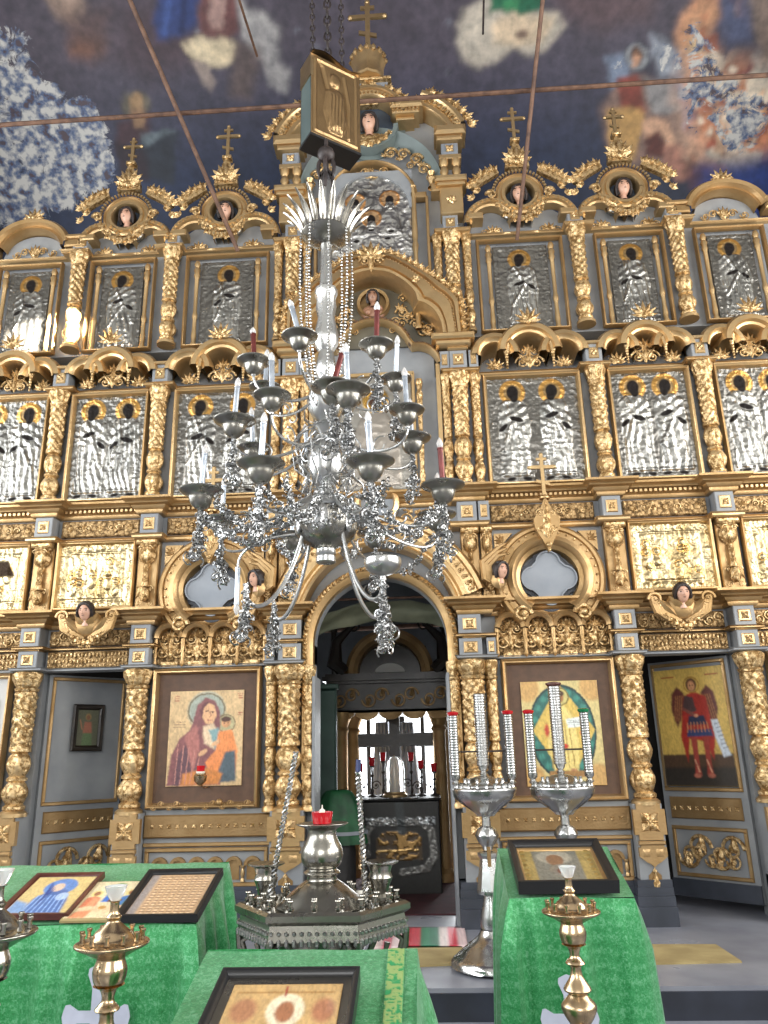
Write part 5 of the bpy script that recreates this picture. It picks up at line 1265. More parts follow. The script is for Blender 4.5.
cv.C[..., :3] = (low*(1-g)+high*g)*(.65+.7*base); cv.C[..., 3] = 0
def vpoly(px, c, soft=.15, alpha=None, warp=0): 
    m = cv.poly(vp(px), None, soft=soft*.55)
    n = fbm(cv.X*1.6, cv.Y*1.6, 11, 4); m = m*(1-warp)+warp*m*sstep(.35, .6, n)
    if c is not None: cv.C[..., :3] = cv.C[..., :3]*(1-m[..., None])+np.array(lin(*c))*m[..., None]
    if alpha is not None: cv.C[..., 3] = np.maximum(cv.C[..., 3]*(1-m*.0), m*alpha)
def blob(x, y, rx, ry=None, n=16): ry = ry or rx; return [(x+rx*math.cos(2*PI*k/n), y+ry*math.sin(2*PI*k/n)) for k in range(n)]
# left: bare, flaking patch
vpoly([(-30, 60), (30, 50), (60, 90), (92, 96), (112, 126), (122, 170), (104, 200), (70, 214), (40, 222), (-30, 240)], None, .45, 1.0)
vpoly([(-20, 10), (16, 18), (34, 34), (36, 66), (-20, 70)], None, .3, .85)
vpoly([(38, -14), (70, -20), (84, 6), (76, 24), (56, 16)], (176, 150, 132), .2, warp=.3)
vpoly(blob(86, 48, 18, 12), (124, 84, 66), .25); vpoly([(60, 10), (110, 10), (104, 60), (70, 44)], (88, 66, 62), .3, warp=.3)
vpoly([(118, 0), (200, 0), (200, 60), (150, 80), (116, 60)], (70, 56, 64), .5, warp=.2)
# angel's blue and red robes standing on a cloud
vpoly([(158, -20), (198, -20), (196, 22), (178, 40), (160, 40), (150, 24)], (40, 56, 106), .1)
vpoly([(165, 0), (172, 0), (168, 36), (161, 34)], (56, 78, 136), .04); vpoly([(182, 0), (188, 0), (184, 34), (178, 34)], (26, 38, 80), .04)
vpoly([(198, -20), (236, -20), (240, 30), (226, 40), (200, 34)], (94, 58, 58), .1); vpoly([(206, -10), (222, -10), (220, 30), (208, 28)], (150, 122, 116), .06)
vpoly([(184, 44), (198, 36), (222, 38), (240, 48), (234, 62), (212, 66), (194, 58)], (206, 190, 160), .08)
vpoly([(190, 60), (206, 62), (214, 84), (208, 92), (196, 74)], (150, 136, 128), .08, warp=.4)
# seated figure with a desk
vpoly(blob(137, 104, 14, 13), (92, 86, 76), .06); vpoly(blob(137, 101, 6, 9), (150, 122, 90), .04); vpoly([(116, 120), (150, 112), (152, 132), (140, 140), (118, 150)], (64, 42, 50), .08)
vpoly([(132, 108), (144, 108), (146, 128), (134, 128)], (138, 108, 82), .04); vpoly([(142, 134), (176, 130), (172, 150), (146, 152)], (96, 108, 116), .04); vpoly([(140, 150), (178, 132), (174, 186), (148, 180)], (40, 46, 58), .06)
vpoly([(116, 140), (146, 150), (150, 184), (120, 180)], (44, 32, 42), .08)
# grey clouds left of the middle
vpoly([(236, -10), (250, 8), (266, 14), (282, 30), (278, 60), (292, 70), (288, 90), (270, 84), (262, 60), (248, 50), (240, 20)], (158, 156, 156), .12, warp=.25)
vpoly([(232, 40), (262, 50), (250, 100), (232, 96)], (84, 72, 72), .2)
# cloud with feet and green hem right of the middle
vpoly([(456, 40), (462, 10), (486, -4), (520, 10), (556, 12), (566, 28), (548, 50), (530, 58), (514, 50), (500, 62), (480, 66), (462, 56)], (180, 172, 160), .1)
vpoly([(490, 22), (520, 12), (552, 20), (546, 40), (520, 48), (496, 40)], (206, 186, 160), .12)
vpoly([(486, -16), (548, -16), (540, 10), (520, 16), (504, 10), (490, 12)], (24, 92, 66), .05); vpoly([(500, 0), (520, 0), (516, 14), (504, 12)], (52, 128, 84), .04)
vpoly(blob(523, 34, 6, 5), (112, 92, 82), .06)
vpoly([(552, -10), (660, -10), (650, 20), (600, 30), (566, 20)], (84, 68, 74), .3)
# seated evangelist with halo
vpoly([(600, 110), (616, 84), (630, 74), (640, 76), (668, 86), (684, 110), (690, 150), (676, 172), (634, 168), (606, 140)], (128, 104, 96), .15, .35)
vpoly([(604, 60), (626, 56), (630, 80), (612, 86)], (120, 134, 158), .1, .5); vpoly([(650, 34), (668, 40), (686, 60), (684, 80), (660, 76)], (150, 158, 172), .12, .7)
vpoly(blob(638, 58, 15, 14), (44, 50, 66), .04); vpoly(blob(638, 58, 13, 12), (140, 144, 150), .04); vpoly(blob(637, 57, 7, 9), (78, 52, 40), .04); vpoly(blob(637, 61, 5, 6), (196, 150, 122), .03)
vpoly([(616, 78), (640, 74), (644, 112), (622, 118)], (124, 58, 48), .06); vpoly([(644, 80), (676, 84), (680, 112), (650, 112)], (140, 138, 140), .08, .3)
vpoly([(606, 112), (640, 108), (644, 124), (634, 160), (612, 150)], (190, 150, 92), .08)
vpoly([(640, 122), (652, 116), (668, 122), (680, 150), (672, 156), (658, 132), (646, 142)], (196, 156, 130), .05); vpoly([(644, 140), (656, 130), (666, 146), (664, 158), (646, 156)], (84, 40, 36), .06)
vpoly([(664, 146), (700, 140), (704, 168), (680, 180), (664, 170)], (156, 110, 96), .1, .3); vpoly([(684, 158), (722, 164), (716, 196), (690, 190)], (78, 44, 44), .15)
# flaking red and white area at the right
vpoly([(680, 30), (700, 20), (716, 40), (724, 70), (768, 100), (800, 110), (800, 150), (768, 140), (744, 160), (724, 150), (706, 120), (684, 110)], (172, 130, 108), .2, .75)
vpoly([(678, 20), (700, -10), (726, -20), (720, 20), (706, 40), (700, 60), (690, 76), (680, 56)], (196, 146, 112), .15, .2)
vpoly([(692, 40), (712, 50), (708, 66), (694, 60)], (232, 204, 160), .08); vpoly([(694, 84), (800, 96), (800, 120), (740, 120), (700, 110)], (146, 88, 74), .2, .75)
vpoly([(722, 108), (752, 106), (746, 150), (728, 150)], (220, 196, 176), .12, .9); vpoly([(678, 80), (700, 110), (704, 140), (684, 130)], (110, 136, 184), .12, .7)
vpoly([(748, -20), (800, -20), (800, 70), (764, 60), (752, 30)], (128, 112, 104), .15); vpoly([(716, -10), (748, -10), (752, 40), (728, 44)], (82, 90, 122), .15)
for sd_, c_ in ((0, (206, 170, 140)), (1, (226, 212, 192)), (2, (150, 84, 64)), (3, (196, 130, 96))):
    m = cv.poly(vp([(684, 96), (694, 60), (704, 0), (726, -20), (724, 60), (790, 80), (790, 150), (740, 168), (696, 150)]), None, soft=.3); n = fbm(cv.X*3.2, cv.Y*3.2, 40+sd_*3, 4); m = m*sstep(.54, .6, n); cv.C[..., :3] = cv.C[..., :3]*(1-m[..., None])+np.array(lin(*c_))*m[..., None]
vpoly([(700, 170), (800, 150), (800, 230), (700, 220)], (34, 58, 128), .4, .15)
for k in range(26): vpoly(blob(random.uniform(684, 768), random.uniform(60, 150), random.uniform(2, 6), random.uniform(2, 7), 7), random.choice([(226, 176, 130), (160, 80, 60), (236, 220, 200)]), .04)
for x, y in ((197, 30), (297, 28), (317, 45), (449, 22), (450, 72), (456, 120)): vpoly(blob(x, y, 3, 3, 8), (120, 122, 136), .03); vpoly(blob(x, y+1, 1.5, 2, 8), (30, 30, 40), .02)
cv.painterly(2.2, .16, 21); S = cv.Y/6.6; P = np.stack([cv.X, VY+VA*np.cos(S), VZ+VB*np.sin(S)], -1)
mb = MB(); mb.grid(P)
me = mb.me('ceiling', 'vault', 180); me.polygons.foreach_set('use_smooth', [True]*len(me.polygons)); at_ = me.attributes.new('Col', 'FLOAT_COLOR', 'POINT'); at_.data.foreach_set('color', cv.C.reshape(-1))
o = put('ceiling', me, None); o['kind'] = 'structure'
S2 = np.linspace(1.75, PI, 24)[:, None]; X2 = np.linspace(-XW, XW, 3)[None, :]
mb = MB(); mb.grid(np.stack([X2+0*S2, VY+VA*np.cos(S2)+0*X2, VZ+VB*np.sin(S2)+0*X2], -1)); struct('ceiling_nave', mb, 'plaster')
# ---- walls with window openings (daylight)
NF = -.46
def wall_x(name, x, wins):
    s = 1 if x > 0 else -1; b = MB(); ys = [-11.4]; 
    for y0, y1, z0, z1 in wins:
        b.box(*sorted((x, x+s*.4)), ys[-1], y0, NF, VZ+VB); b.box(*sorted((x, x+s*.4)), y0, y1, NF, z0); b.box(*sorted((x, x+s*.4)), y0, y1, z1, VZ+VB); ys.append(y1)
    b.box(*sorted((x, x+s*.4)), ys[-1], 3.6, NF, VZ+VB); struct(name, b, 'plaster')
WL = [(-9.4, -7.6, 2.0, 6.2), (-6.2, -4.4, 2.0, 6.2), (-3.2, -1.4, 2.0, 6.2)]
wall_x('wall_left', -XW, WL); wall_x('wall_right', XW, WL)
b = MB(); b.box(-XW, -1.6, -11.8, -11.4, NF, 7); b.box(1.6, XW, -11.8, -11.4, NF, 7); b.box(-1.6, 1.6, -11.8, -11.4, NF, 2.2); b.box(-1.6, 1.6, -11.8, -11.4, 5.4, 7); struct('wall_rear', b, 'plaster')
# ---- floors and steps
SE = float(atz(700, 986, FLOOR)[1])
b = MB(); b.box(-XW, XW, SE, 3.6, -.5, FLOOR); struct('floor_upper', b, 'stone')
b = MB(); b.box(-XW, XW, SE-.015, SE+.02, FLOOR-.17, FLOOR-.025); struct('trim_1', b, 'riser')
b = MB(); b.box(-XW, XW, SE-.42, SE, -.5, FLOOR-.17); struct('trim_2', b, 'stone')
b = MB(); b.box(-XW, XW, SE-.435, SE-.4, NF, FLOOR-.19); struct('trim_3', b, 'riser')
b = MB(); b.box(-XW, XW, -11.6, SE-.4, -.6, NF); struct('floor', b, 'stone')
def rug(px, label, mt='mat', cat='rug'):
    pts = [atz(x, y, FLOOR)[:2] for x, y in px]; b = MB(); n = len(pts); v = [(p[0], p[1], z) for z in (FLOOR, FLOOR+.012) for p in pts]
    b.add(v, [tuple(range(n))[::-1], tuple(range(n, 2*n))]+[(i, (i+1) % n, n+(i+1) % n, n+i) for i in range(n)])
    return tag(put('rug', b, mt), label, cat)
rug([(610, 966), (742, 963), (716, 946), (610, 946)], 'flat tan rug on the grey floor before the right side door')
rug([(404, 968), (470, 965), (462, 948), (404, 948)], 'flat tan mat on the floor between hexagonal candle stand and tall silver candlestick')
# striped rug in the doorway
cv = Canvas(1, 1, 60, 10, (0, 60, 0, 10), lin(196, 160, 160))
cols_ = [(210, 190, 186), (196, 110, 120), (220, 200, 200), (176, 50, 64), (190, 60, 76), (40, 120, 84), (34, 104, 76), (212, 196, 190), (196, 60, 76), (214, 190, 190)]
for k, c in enumerate(cols_): cv.poly([(k*6, -1), (k*6+6, -1), (k*6+6, 11), (k*6, 11)], lin(*c), soft=.3)
me = cv.mesh('striped_rug', 'painting', .01)
p0, p1, p2 = atz(372, 950, FLOOR), atz(468, 947, FLOOR), atz(385, 929, FLOOR)
o = put('striped_rug', me, None, None, ((p0[0]+p1[0])/2, p0[1], FLOOR+.012), (-PI/2, 0, 0)); o.scale = (p1[0]-p0[0], 1, p2[1]-p0[1])
tag(o, 'pink, red and green striped rug across the royal doorway threshold', 'rug')
M['maroon'] = mat('maroon_carpet', lin(74, 34, 38), lin(54, 24, 28), 0, .9, 9, .3, 120)
b = MB(); b.box(-1.3, 1.6, .35, 3.2, FLOOR, FLOOR+.012); tag(put('carpet', b, 'maroon'), 'dark maroon carpet on the sanctuary floor seen through the royal doorway', 'carpet')
# ================================================================ sanctuary behind the screen
YW = 3.4
def A(px, py, Y): p = at(px, py, Y); return p[0], p[2]
wx0, wz1 = A(352, 716, YW); wx1, wz0 = A(442, 806, YW)
wx0 -= .5; wx1 += .5; wz0 -= .4; wz1 += .05
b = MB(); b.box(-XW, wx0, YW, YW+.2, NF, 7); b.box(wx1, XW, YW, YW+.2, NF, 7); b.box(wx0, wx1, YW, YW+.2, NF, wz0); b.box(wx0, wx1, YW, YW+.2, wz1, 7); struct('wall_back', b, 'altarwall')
mg, nt, bs = newmat('daylit_window_glass'); bs.inputs['Emission Color'].default_value = (.93, .97, 1, 1); bs.inputs['Emission Strength'].default_value = 4; bs.inputs['Base Color'].default_value = (.8, .85, .9, 1); M['daypane'] = mg
b = MB(); b.box(wx0, wx1, YW+.08, YW+.1, wz0, wz1); o = struct('window_1', b, 'daypane')
b = MB()
xm = A(396, 760, YW)[0]
for x in (wx0, xm-.35, xm+.35, wx1, (wx0+xm-.35)/2, (wx1+xm+.35)/2): b.box(x-.025, x+.025, YW+.02, YW+.08, wz0, wz1)
b.box(xm-.12, xm+.12, YW, YW+.08, wz0, wz1)
zb = A(396, 733, YW)[1]; zb2 = A(396, 747, YW)[1]; b.box(wx0, wx1, YW+.0, YW+.08, zb2, zb); put('window_frame', b, 'wood', o)
# white curtains beside the middle of the window
for k, (px, sx) in enumerate(((383, -1), (408, 1))):
    x = A(px, 760, 2.9)[0]; zt = A(px, 722, 2.9)[1]; zl = A(px, 812, 2.9)[1]; u = np.linspace(0, 1, 26)[None, :]; v = np.linspace(0, 1, 14)[:, None]
    wd = .10+.10*v
    P = np.stack([x+wd*(u-.5)*2*.8+0*v, 2.9+.025*np.sin(u*26)+0*v, zt+(zl-zt)*v+0*u], -1); b = MB(); b.grid(P); P2 = P.copy(); P2[..., 1] += .006; b.grid(P2[:, ::-1])
    tag(put('curtain', b, 'curtain'), f'white gathered curtain at the bright sanctuary window, {side(sx)} of the altar cross', 'curtain', 'sanctuary window curtains')
# canopy over the altar
YC = 1.9
x0, zc = A(331, 682, YC); x1, _ = A(449, 680, YC); cxm = (x0+x1)/2; hw = (x1-x0)/2; z712 = A(388, 714, YC)[1]; z630 = A(388, 628, YC)[1]
t = thing('altar_canopy', 'dark carved wooden canopy with gilt fluted columns over the altar', 'canopy', (cxm, YC, FLOOR)); dz = -FLOOR
b = MB()
for k, (o_, za, zb_) in enumerate(((0, z712+.02, zc-.03), (.05, zc-.03, zc), (.09, zc, zc+.05), (.06, zc+.05, zc+.08))): b.box(-hw-o_, hw+o_, -o_, 1.1+o_, za+dz, zb_+dz)
put('entablature', b, 'wood', t)
b = MB(); vine(b, -hw, hw, -.01, (z712+zc)/2+dz-.0, .2, 8)
n = 5; 
for i in range(n):
    c = -hw+2*hw*(i+.5)/n; b.prism([(c-hw/n, z712+.05+dz)]+arc(c, z712+.03+dz, hw/n, 180, 360, 8, .09)+[(c+hw/n, z712+.05+dz)], -.0, .03)
put('entablature_carving', b, 'bronze', t)
Rr = (z630-zc-.08)*.98; b = MB(); b.sweep(arc(0, zc+.08+dz, Rr*.72, 180, 0, 26), [(Rr*.28, .2), (Rr*.28, -.02), (Rr*.2, -.05), (.05, -.03), (0, -.05), (-.01, .1)]); put('arched_pediment', b, 'bronze', t)
b = MB()
for f in (-1, 1):
    b.tube([(f*Rr*1.0, 0, zc+.1+dz), (f*Rr*1.25, 0, zc+.2+dz), (f*Rr*1.2, 0, zc+.45+dz), (f*Rr*.85, 0, zc+.62+dz)], [.08, .09, .06, .03], 8); scroll(b, f*Rr*.85, 0, zc+.62+dz, .09, f); b.tube([(f*hw*.95, 0, zc+.08+dz), (f*hw*.95, 0, zc+.55+dz)], .03, 8); b.ball(f*hw*.95, 0, zc+.58+dz, .045, 8, 6)
b.prism([(-hw*.8, zc+.08+dz), (hw*.8, zc+.08+dz), (hw*.62, zc+.4+dz)]+arc(0, zc+.08+dz, Rr*.97, 35, 145, 14)+[(-hw*.62, zc+.4+dz)], .12, .2); put('scroll_brackets', b, 'wood', t)
b = MB(); b.prism(arc(0, zc+.1+dz, Rr*.34, 180, 0, 16, Rr*.2), .08, .11); put('white_lunette', b, 'plaster', t)
for px, y in ((341, 0), (353, .5), (441, .1), (447, .9)):
    x = A(px, 780, YC+y)[0]-cxm; b = MB(); b.at(x, y+.06, 0).lathe([(.11, .0), (.11, .1), (.075, .14), (.07, z712+dz-.2), (.09, z712+dz-.16), (.07, z712+dz-.13), (.11, z712+dz-.03), (.11, z712+dz+.03)], 24, lambda th, z: .006*np.cos(12*th)*(z > .2)*(z < z712+dz-.2)); b.clear(); put('fluted_column', b, 'gilt', t)
# pelmet of dark olive cloth just behind the doorway arch
M['olive'] = mat('dark_olive_cloth', lin(112, 114, 92), lin(84, 88, 70), 0, .7, 4, .2, 20)
u = np.linspace(0, 1, 40)[None, :]; v = np.linspace(0, 1, 8)[:, None]; xa, za = A(300, 622, .5); xb, zb_ = A(455, 608, .5)
P = np.stack([xa+(xb-xa)*u+0*v, .5+.04*np.sin(v*5+u*3)+0*u, za+(zb_-za)*u+.14*np.sin(PI*u)-.20*v+.01*np.sin(u*20+v*4)], -1); b = MB(); b.grid(P); P2 = P.copy(); P2[..., 1] += .02; b.grid(P2[:, ::-1])
pz = float(max(P[0, :, 2])); t = thing('pelmet', 'dark olive cloth pelmet hanging across the top of the royal doorway', 'pelmet', (0, .5, pz))
m = b.me('cloth', 'olive'); m.transform(Matrix.Translation((0, -.5, -pz))); put('cloth', m, None, t)
b = MB(); b.tube([(-.78, -.26, .02), (-.78, 0, .02), (.84, 0, .02), (.84, -.26, .02)], .012, 6); put('hanging_rod', b, 'iron', t)
b = MB(); xa, za = A(306, 633, 3.1); xb, zb_ = A(460, 622, 3.1); b.tube([(xa-1, 3.1, za), (xb+1, 3.1, zb_)], .03, 8); tag(put('wall_pipe', b, 'iron'), 'dark horizontal pipe along the sanctuary back wall', 'pipe')
b = MB(); x_, z_ = A(300, 690, 1.0); xr = A(336, 700, 1.0)[0]; b.bbox(x_-.4, xr, 1.0, 1.1, FLOOR, z_, .02); b.bbox(x_-.4, xr+.02, .97, 1.1, z_, z_+.05, .01); tag(put('sanctuary_cupboard', b, 'emerald'), 'tall bottle-green cupboard inside the sanctuary, left edge of the doorway', 'cupboard')
# green robe hung on a stand
cx_, cz_ = A(338, 792, .6); u = np.linspace(0, 2*PI, 48, endpoint=False)[:, None]; v = np.linspace(0, 1, 20)[None, :]
R = .07+.19*np.sqrt(v)+.012*np.sin(9*u)*v; P = np.stack([cx_+R*np.cos(u), .6+R*.7*np.sin(u), cz_+.02-.46*v**1.3+0*u], -1); b = MB(); b.grid(P, True)
t = thing('draped_robe', 'deep green robe with pale stripe draped over a dark stand inside the doorway', 'robe', (cx_, .6, FLOOR))
m = b.me('cloth', 'greenvelvet'); m.transform(Matrix.Translation((-cx_, -.6, -FLOOR))); put('cloth', m, None, t)
b = MB(); R = .262+.012*np.sin(9*u); P = np.stack([R*np.cos(u)+0*v[:, :2], R*.7*np.sin(u)+0*v[:, :2], cz_-FLOOR-.33+np.array([[0, -.03]])+0*u], -1); b.grid(P, True); put('pale_stripe', b, 'palepaint', t)
b = MB(); b.lathe([(.0, 0), (.22, 0), (.22, .03), (.16, .06), (.16, .5), (.1, .8), (0, .82)], 16); put('stand', b, 'darkcloth', t)
# altar table
YT = 1.35; ax0, az = A(361, 802, YT); ax1, _ = A(439, 800, YT); acx = (ax0+ax1)/2; aw = ax1-ax0; ah = az-FLOOR
t = thing('altar_table', 'altar table under dark cloth with silver and gold embroidery', 'altar', (acx, YT, FLOOR))
b = MB(); b.bbox(-aw/2, aw/2, 0, .9, 0, ah, .02); put('cloth_box', b, 'darkcloth', t); b = MB(); b.bbox(-aw/2-.02, aw/2+.02, -.02, .92, ah, ah+.025, .01); put('table_top', b, 'darkcloth', t)
cv = Canvas(aw*.98, ah*.98, 110, 130, (0, 78, 0, 104), lin(40, 38, 36), .1); q = fbm(cv.X*.2, cv.Y*.2, 8, 3)
for y, x0_, x1_ in ((18, 4, 34), (18, 44, 74)):
    m = cv.poly([(x0_, y), (x1_, y), (x1_, y+9), (x0_, y+9)], None, soft=1); m = m*sstep(.42, .56, fbm(cv.X*.5, cv.Y*.5, 3, 3)); cv.paint(m, lin(206, 210, 214), .006, .7)
path = [(4, 60), (4, 34), (12, 24), (60, 24), (70, 34), (72, 62), (64, 76), (40, 80)]; d = cv.dist(path, False); m = sstep(5, 3, d)*(.35+.65*sstep(.4, .6, fbm(cv.X*.4, cv.Y*.4, 5, 3))); cv.paint(m, lin(140, 138, 134), .004, .5)
m = cv.poly([(14, 42), (22, 34), (54, 34), (60, 42), (60, 66), (14, 66)], lin(84, 66, 44), soft=1); cv.paint(m*sstep(.45, .6, q), lin(170, 134, 84), .006, .7); cv.line([(16, 56), (56, 55)], 1.4, lin(206, 170, 110), .003, .8)
cv.line([(38, 0), (40, 34)], 6, lin(60, 64, 66)); 
put('embroidered_front', cv.mesh('embroidered_front', 'painting'), None, t, (0, -.025, .01))
# cross and glass tabernacle on the altar, candelabra with red glasses
xq, zq = A(395, 790, 1.7)
t = thing('tabernacle', 'tall glass-domed gilt tabernacle in the middle of the altar', 'tabernacle', (xq, 1.7, az+.025)); hT = A(395, 762, 1.7)[1]-az
b = MB(); b.lathe([(.0, 0), (.13, 0), (.13, .02), (.11, .04), (.11, .05)], 20); b.at(0, 0, .05).lathe([(.04, 0), (.05, .04), (.03, .1), (.045, .16), (.03, .22), (.02, hT*.8), (0, hT*.85)], 12); b.clear(); ortho_cross(b, 0, 0, hT*.72, .14); put('gilt_core', b, 'gold', t)
b = MB(); b.lathe([(.105, .05), (.105, hT*.75), (.09, hT*.95), (.05, hT*1.08), (.0, hT*1.1)], 20); put('glass_dome', b, 'bulb', t)
xq2, zt_ = A(394, 716, 2.3)
t = thing('altar_cross', 'tall dark wooden cross standing behind the altar against the window', 'cross', (xq2, 2.3, FLOOR))
b = MB(); H_ = zt_-FLOOR; b.bbox(-.16, .16, -.06, .06, 0, .12, .02); b.box(-.06, .06, -.02, .02, .1, H_); zc_ = A(394, 740, 2.3)[1]-FLOOR; b.box(-.42, .42, -.015, .025, zc_-.07, zc_+.07); put('cross_body', b, 'wood', t)
cand = None
for px, py in ((360, 773), (372, 767), (383, 762), (411, 762), (421, 770), (434, 773)):
    x, z = A(px, py, 1.75); hgt = z-az
    t = thing('altar_candle_holder', '', 'candle holder', (x, 1.75, az+.025), (0, 0, 0), 'candle holders with red glasses on the altar')
    t['label'] = {360: 'outermost left', 372: 'second from left', 383: 'inner left', 411: 'inner right', 421: 'second from right', 434: 'outermost right'}[px]+' of the thin dark holders with red glass on the altar'
    b = MB(); b.lathe([(0, 0), (.045, 0), (.045, .01), (.012, .03), (.02, .06), (.01, .09), (.008, hgt*.6), (.02, hgt*.66), (.008, hgt*.7), (.01, hgt*.9), (.03, hgt*.93), (.03, hgt*.96)], 12); f = 1 if px < 396 else -1; scroll(b, f*.05, 0, hgt*.35, .05, f, .12); put('stem', b, 'chain', t)
    b = MB(); b.lathe([(.02, hgt*.95), (.028, hgt*.98), (.034, hgt+.075), (.0, hgt+.06)], 12); put('red_glass', b, 'redglass', t)
M['gapshade'] = mat('painted_gap_shade', lin(40, 34, 30), lin(28, 24, 22), 0, .7, 3)  # near-black colour standing in for shade behind the side doors
b = MB(); b.box(-4.6, -1.75, 1.5, 1.6, FLOOR, 3.2); struct('gap_shade_left', b, 'gapshade')  # dark sheets added so the gaps beside the open leaves look unlit
b = MB(); b.box(1.95, 4.8, 1.3, 1.4, FLOOR, 3.2); struct('gap_shade_right', b, 'gapshade')
# ---- iron tie rods
def rod(p, q, r, label, mt='iron'):
    t = MB(); t.tube([p, q], r, 8); return tag(put('tie_rod', t, mt), label, 'rod')
pa, pb = at(0, 125, -1.0), at(768, 75, -1.0); d = pb-pa
print('rod', pa, pb)
rod(pa-d*.15, pb+d*.12, .022, 'long rusty iron tie rod crossing horizontally in front of the painted vault')
pa = at(238, 251, -.12); pb = at(178, 112, -1.05); pb2 = pa+(pb-pa)*3.2; o = rod(pa, pb2, .022, 'rusty iron rod slanting up from the top left of the screen to the vault')
print(pb2)
pa = at(517, 240, -.12); pb = at(533, 91, -1.05); pb2 = pa+(pb-pa)*3.2; rod(pa, pb2, .02, 'rusty iron rod slanting up from the top right of the screen to the vault'); print(pb2)
pa = at(257, 56, -1.2); pb = at(236, -10, -2.0); rod(pa, pb, .012, 'short thin dark rod hanging from the vault near the painted red and blue robes')
pa = at(483, 34, -1.2); pb = at(484, -10, -1.2); rod(pa, pb, .01, 'thin dark wire hanging from the vault before the painted green hem', 'chain')
print('d', len(bpy.data.objects))
# ================================================================ lecterns draped in green brocade
def draped(name, label, cx, yf, zf, zb, w, d, rz=0, drop=1.0, seed=0, flare=.06, sag=0):
    """front edge of the sloping top at (cx, yf, zf), back edge d further at zb"""
    t = thing(name, label, 'lectern', (cx, yf, NF), (0, 0, rz))
    z0, z1 = zf-NF, zb-NF; per = []
    N = 50
    def ptop(x, y): return (x, y, z0+(z1-z0)*y/d)
    rc = .03; ring = []
    for (x0, y0, x1, y1, n) in ((-w/2, 0, w/2, 0, N), (w/2, 0, w/2, d, N//2+6), (w/2, d, -w/2, d, N), (-w/2, d, -w/2, 0, N//2+6)):
        for i in range(n): q = i/n; ring.append((x0+(x1-x0)*q, y0+(y1-y0)*q))
    ring = np.array(ring); c = np.array([0, d/2]); K = len(ring)
    L = np.r_[0, np.cumsum(np.hypot(*np.diff(np.r_[ring, ring[:1]], axis=0).T))][:-1]
    nrm = np.zeros_like(ring); t_ = np.roll(ring, -1, 0)-np.roll(ring, 1, 0); nrm[:, 0] = t_[:, 1]; nrm[:, 1] = -t_[:, 0]; nrm /= np.linalg.norm(nrm, axis=1)[:, None]
    rows = []; n = 30; bottom = (zf-NF)-drop
    zt = z0+(z1-z0)*ring[:, 1]/d
    for j in range(n+1):
        v = j/n; amp = .034*min(1, v*5); fold = .8*np.sin(L*24+seed)+.6*np.sin(L*41+seed*2.1)+.3*np.sin(L*67+seed)
        off = flare*v**.7+amp*fold*(.65+.35*np.sin(L*5+seed)**2)+.006*min(1, v*12)
        z = zt*(1-v)+bottom*v; z = z+.004*np.sin(L*9)
        p = ring+nrm*off[:, None] if np.ndim(off) else ring
        rows.append(np.stack([p[:, 0], p[:, 1], z+(.0 if j else .0)], -1))
    b = MB(); b.grid(np.array(rows), False, True)
    X, Y = np.meshgrid(np.linspace(-w/2, w/2, 24), np.linspace(0, d, 16)); b.grid(np.stack([X, Y, z0+(z1-z0)*Y/d+.003*np.sin(X*22+seed)*np.sin(Y*17)], -1))
    m = b.me('cloth', 'brocade', 60); put('cloth', m, None, t)
    b = MB(); b.box(-.05, .05, d*.4, d*.4+.1, 0, z0-.05); b.box(-w*.3, w*.3, d*.2, d*.8, 0, .04); put('stand', b, 'wood', t)
    return t, math.atan2(zb-zf, d)
def slope_thing(name, label, cat, tp, tilt, w, d, cx, yf, zf, rz, x, y, seat=.0):
    """place at local (x, y up the slope) on a lectern top"""
    lx, ly = x, y*math.cos(tilt); lz = y*math.sin(tilt)+seat
    X = cx+lx*math.cos(rz)-ly*math.sin(rz); Y = yf+lx*math.sin(rz)+ly*math.cos(rz)
    t = thing(name, label, cat, (X, Y, zf+lz)); t.rotation_euler = (tilt-PI/2, 0, 0)
    if rz: t.rotation_euler = (Matrix.Rotation(rz, 3, 'Z') @ Matrix.Rotation(tilt-PI/2, 3, 'X')).to_euler()
    return t
def flat_icon(t, w, h, fw, th, cv, mt_frame='black', mt='glazed', inner=None, label=None):
    """icon lying on its back: local z runs up the slope, -y is up out of it"""
    b = rect_frame(w, h, fw, th, [(0, 0), (0, -th), (fw*.35, -th), (fw*.8, -th*.82), (fw, -th*.6), (fw, 0)]); put('frame', b, mt_frame, t)
    put('back_board', MB().box(-w/2+.004, w/2-.004, -.012, -.002, .004, h-.004), 'wood', t)
    if inner: b = rect_frame(w-2*fw+.004, h-2*fw+.004, inner[0], th*.6, [(0, 0), (0, -th*.55), (inner[0]*.5, -th*.5), (inner[0], -th*.3), (inner[0], 0)]); put('inner_slip', b, inner[1], t, (0, 0, fw-.002))
    m = cv.mesh('picture', mt, .002); put('picture', m, None, t, (0, -.016, (h-cv.h)/2))
def bandlace(t, pts, name='gold_border'):
    b = MB()
    for a, c in zip(pts[:-1], pts[1:]):
        a, c = np.array(a), np.array(c); n = int(np.linalg.norm(c-a)/.028)
        for i in range(n):
            p = a+(c-a)*(i+.5)/n; q = (c-a)/np.linalg.norm(c-a); b.ball(p[0], p[1], p[2], .007, 5, 4)
            for k in range(2): b.ball(p[0]+q[0]*.01+.008*math.sin(i*1.7), p[1]+.008*math.cos(i*2.1+k), p[2]+q[2]*.01, .005, 5, 4)
    put(name, b, M['lace'], t)
M['lace'] = mat('gold_green_lace', lin(190, 200, 130), lin(150, 180, 110), .3, .4, 30)
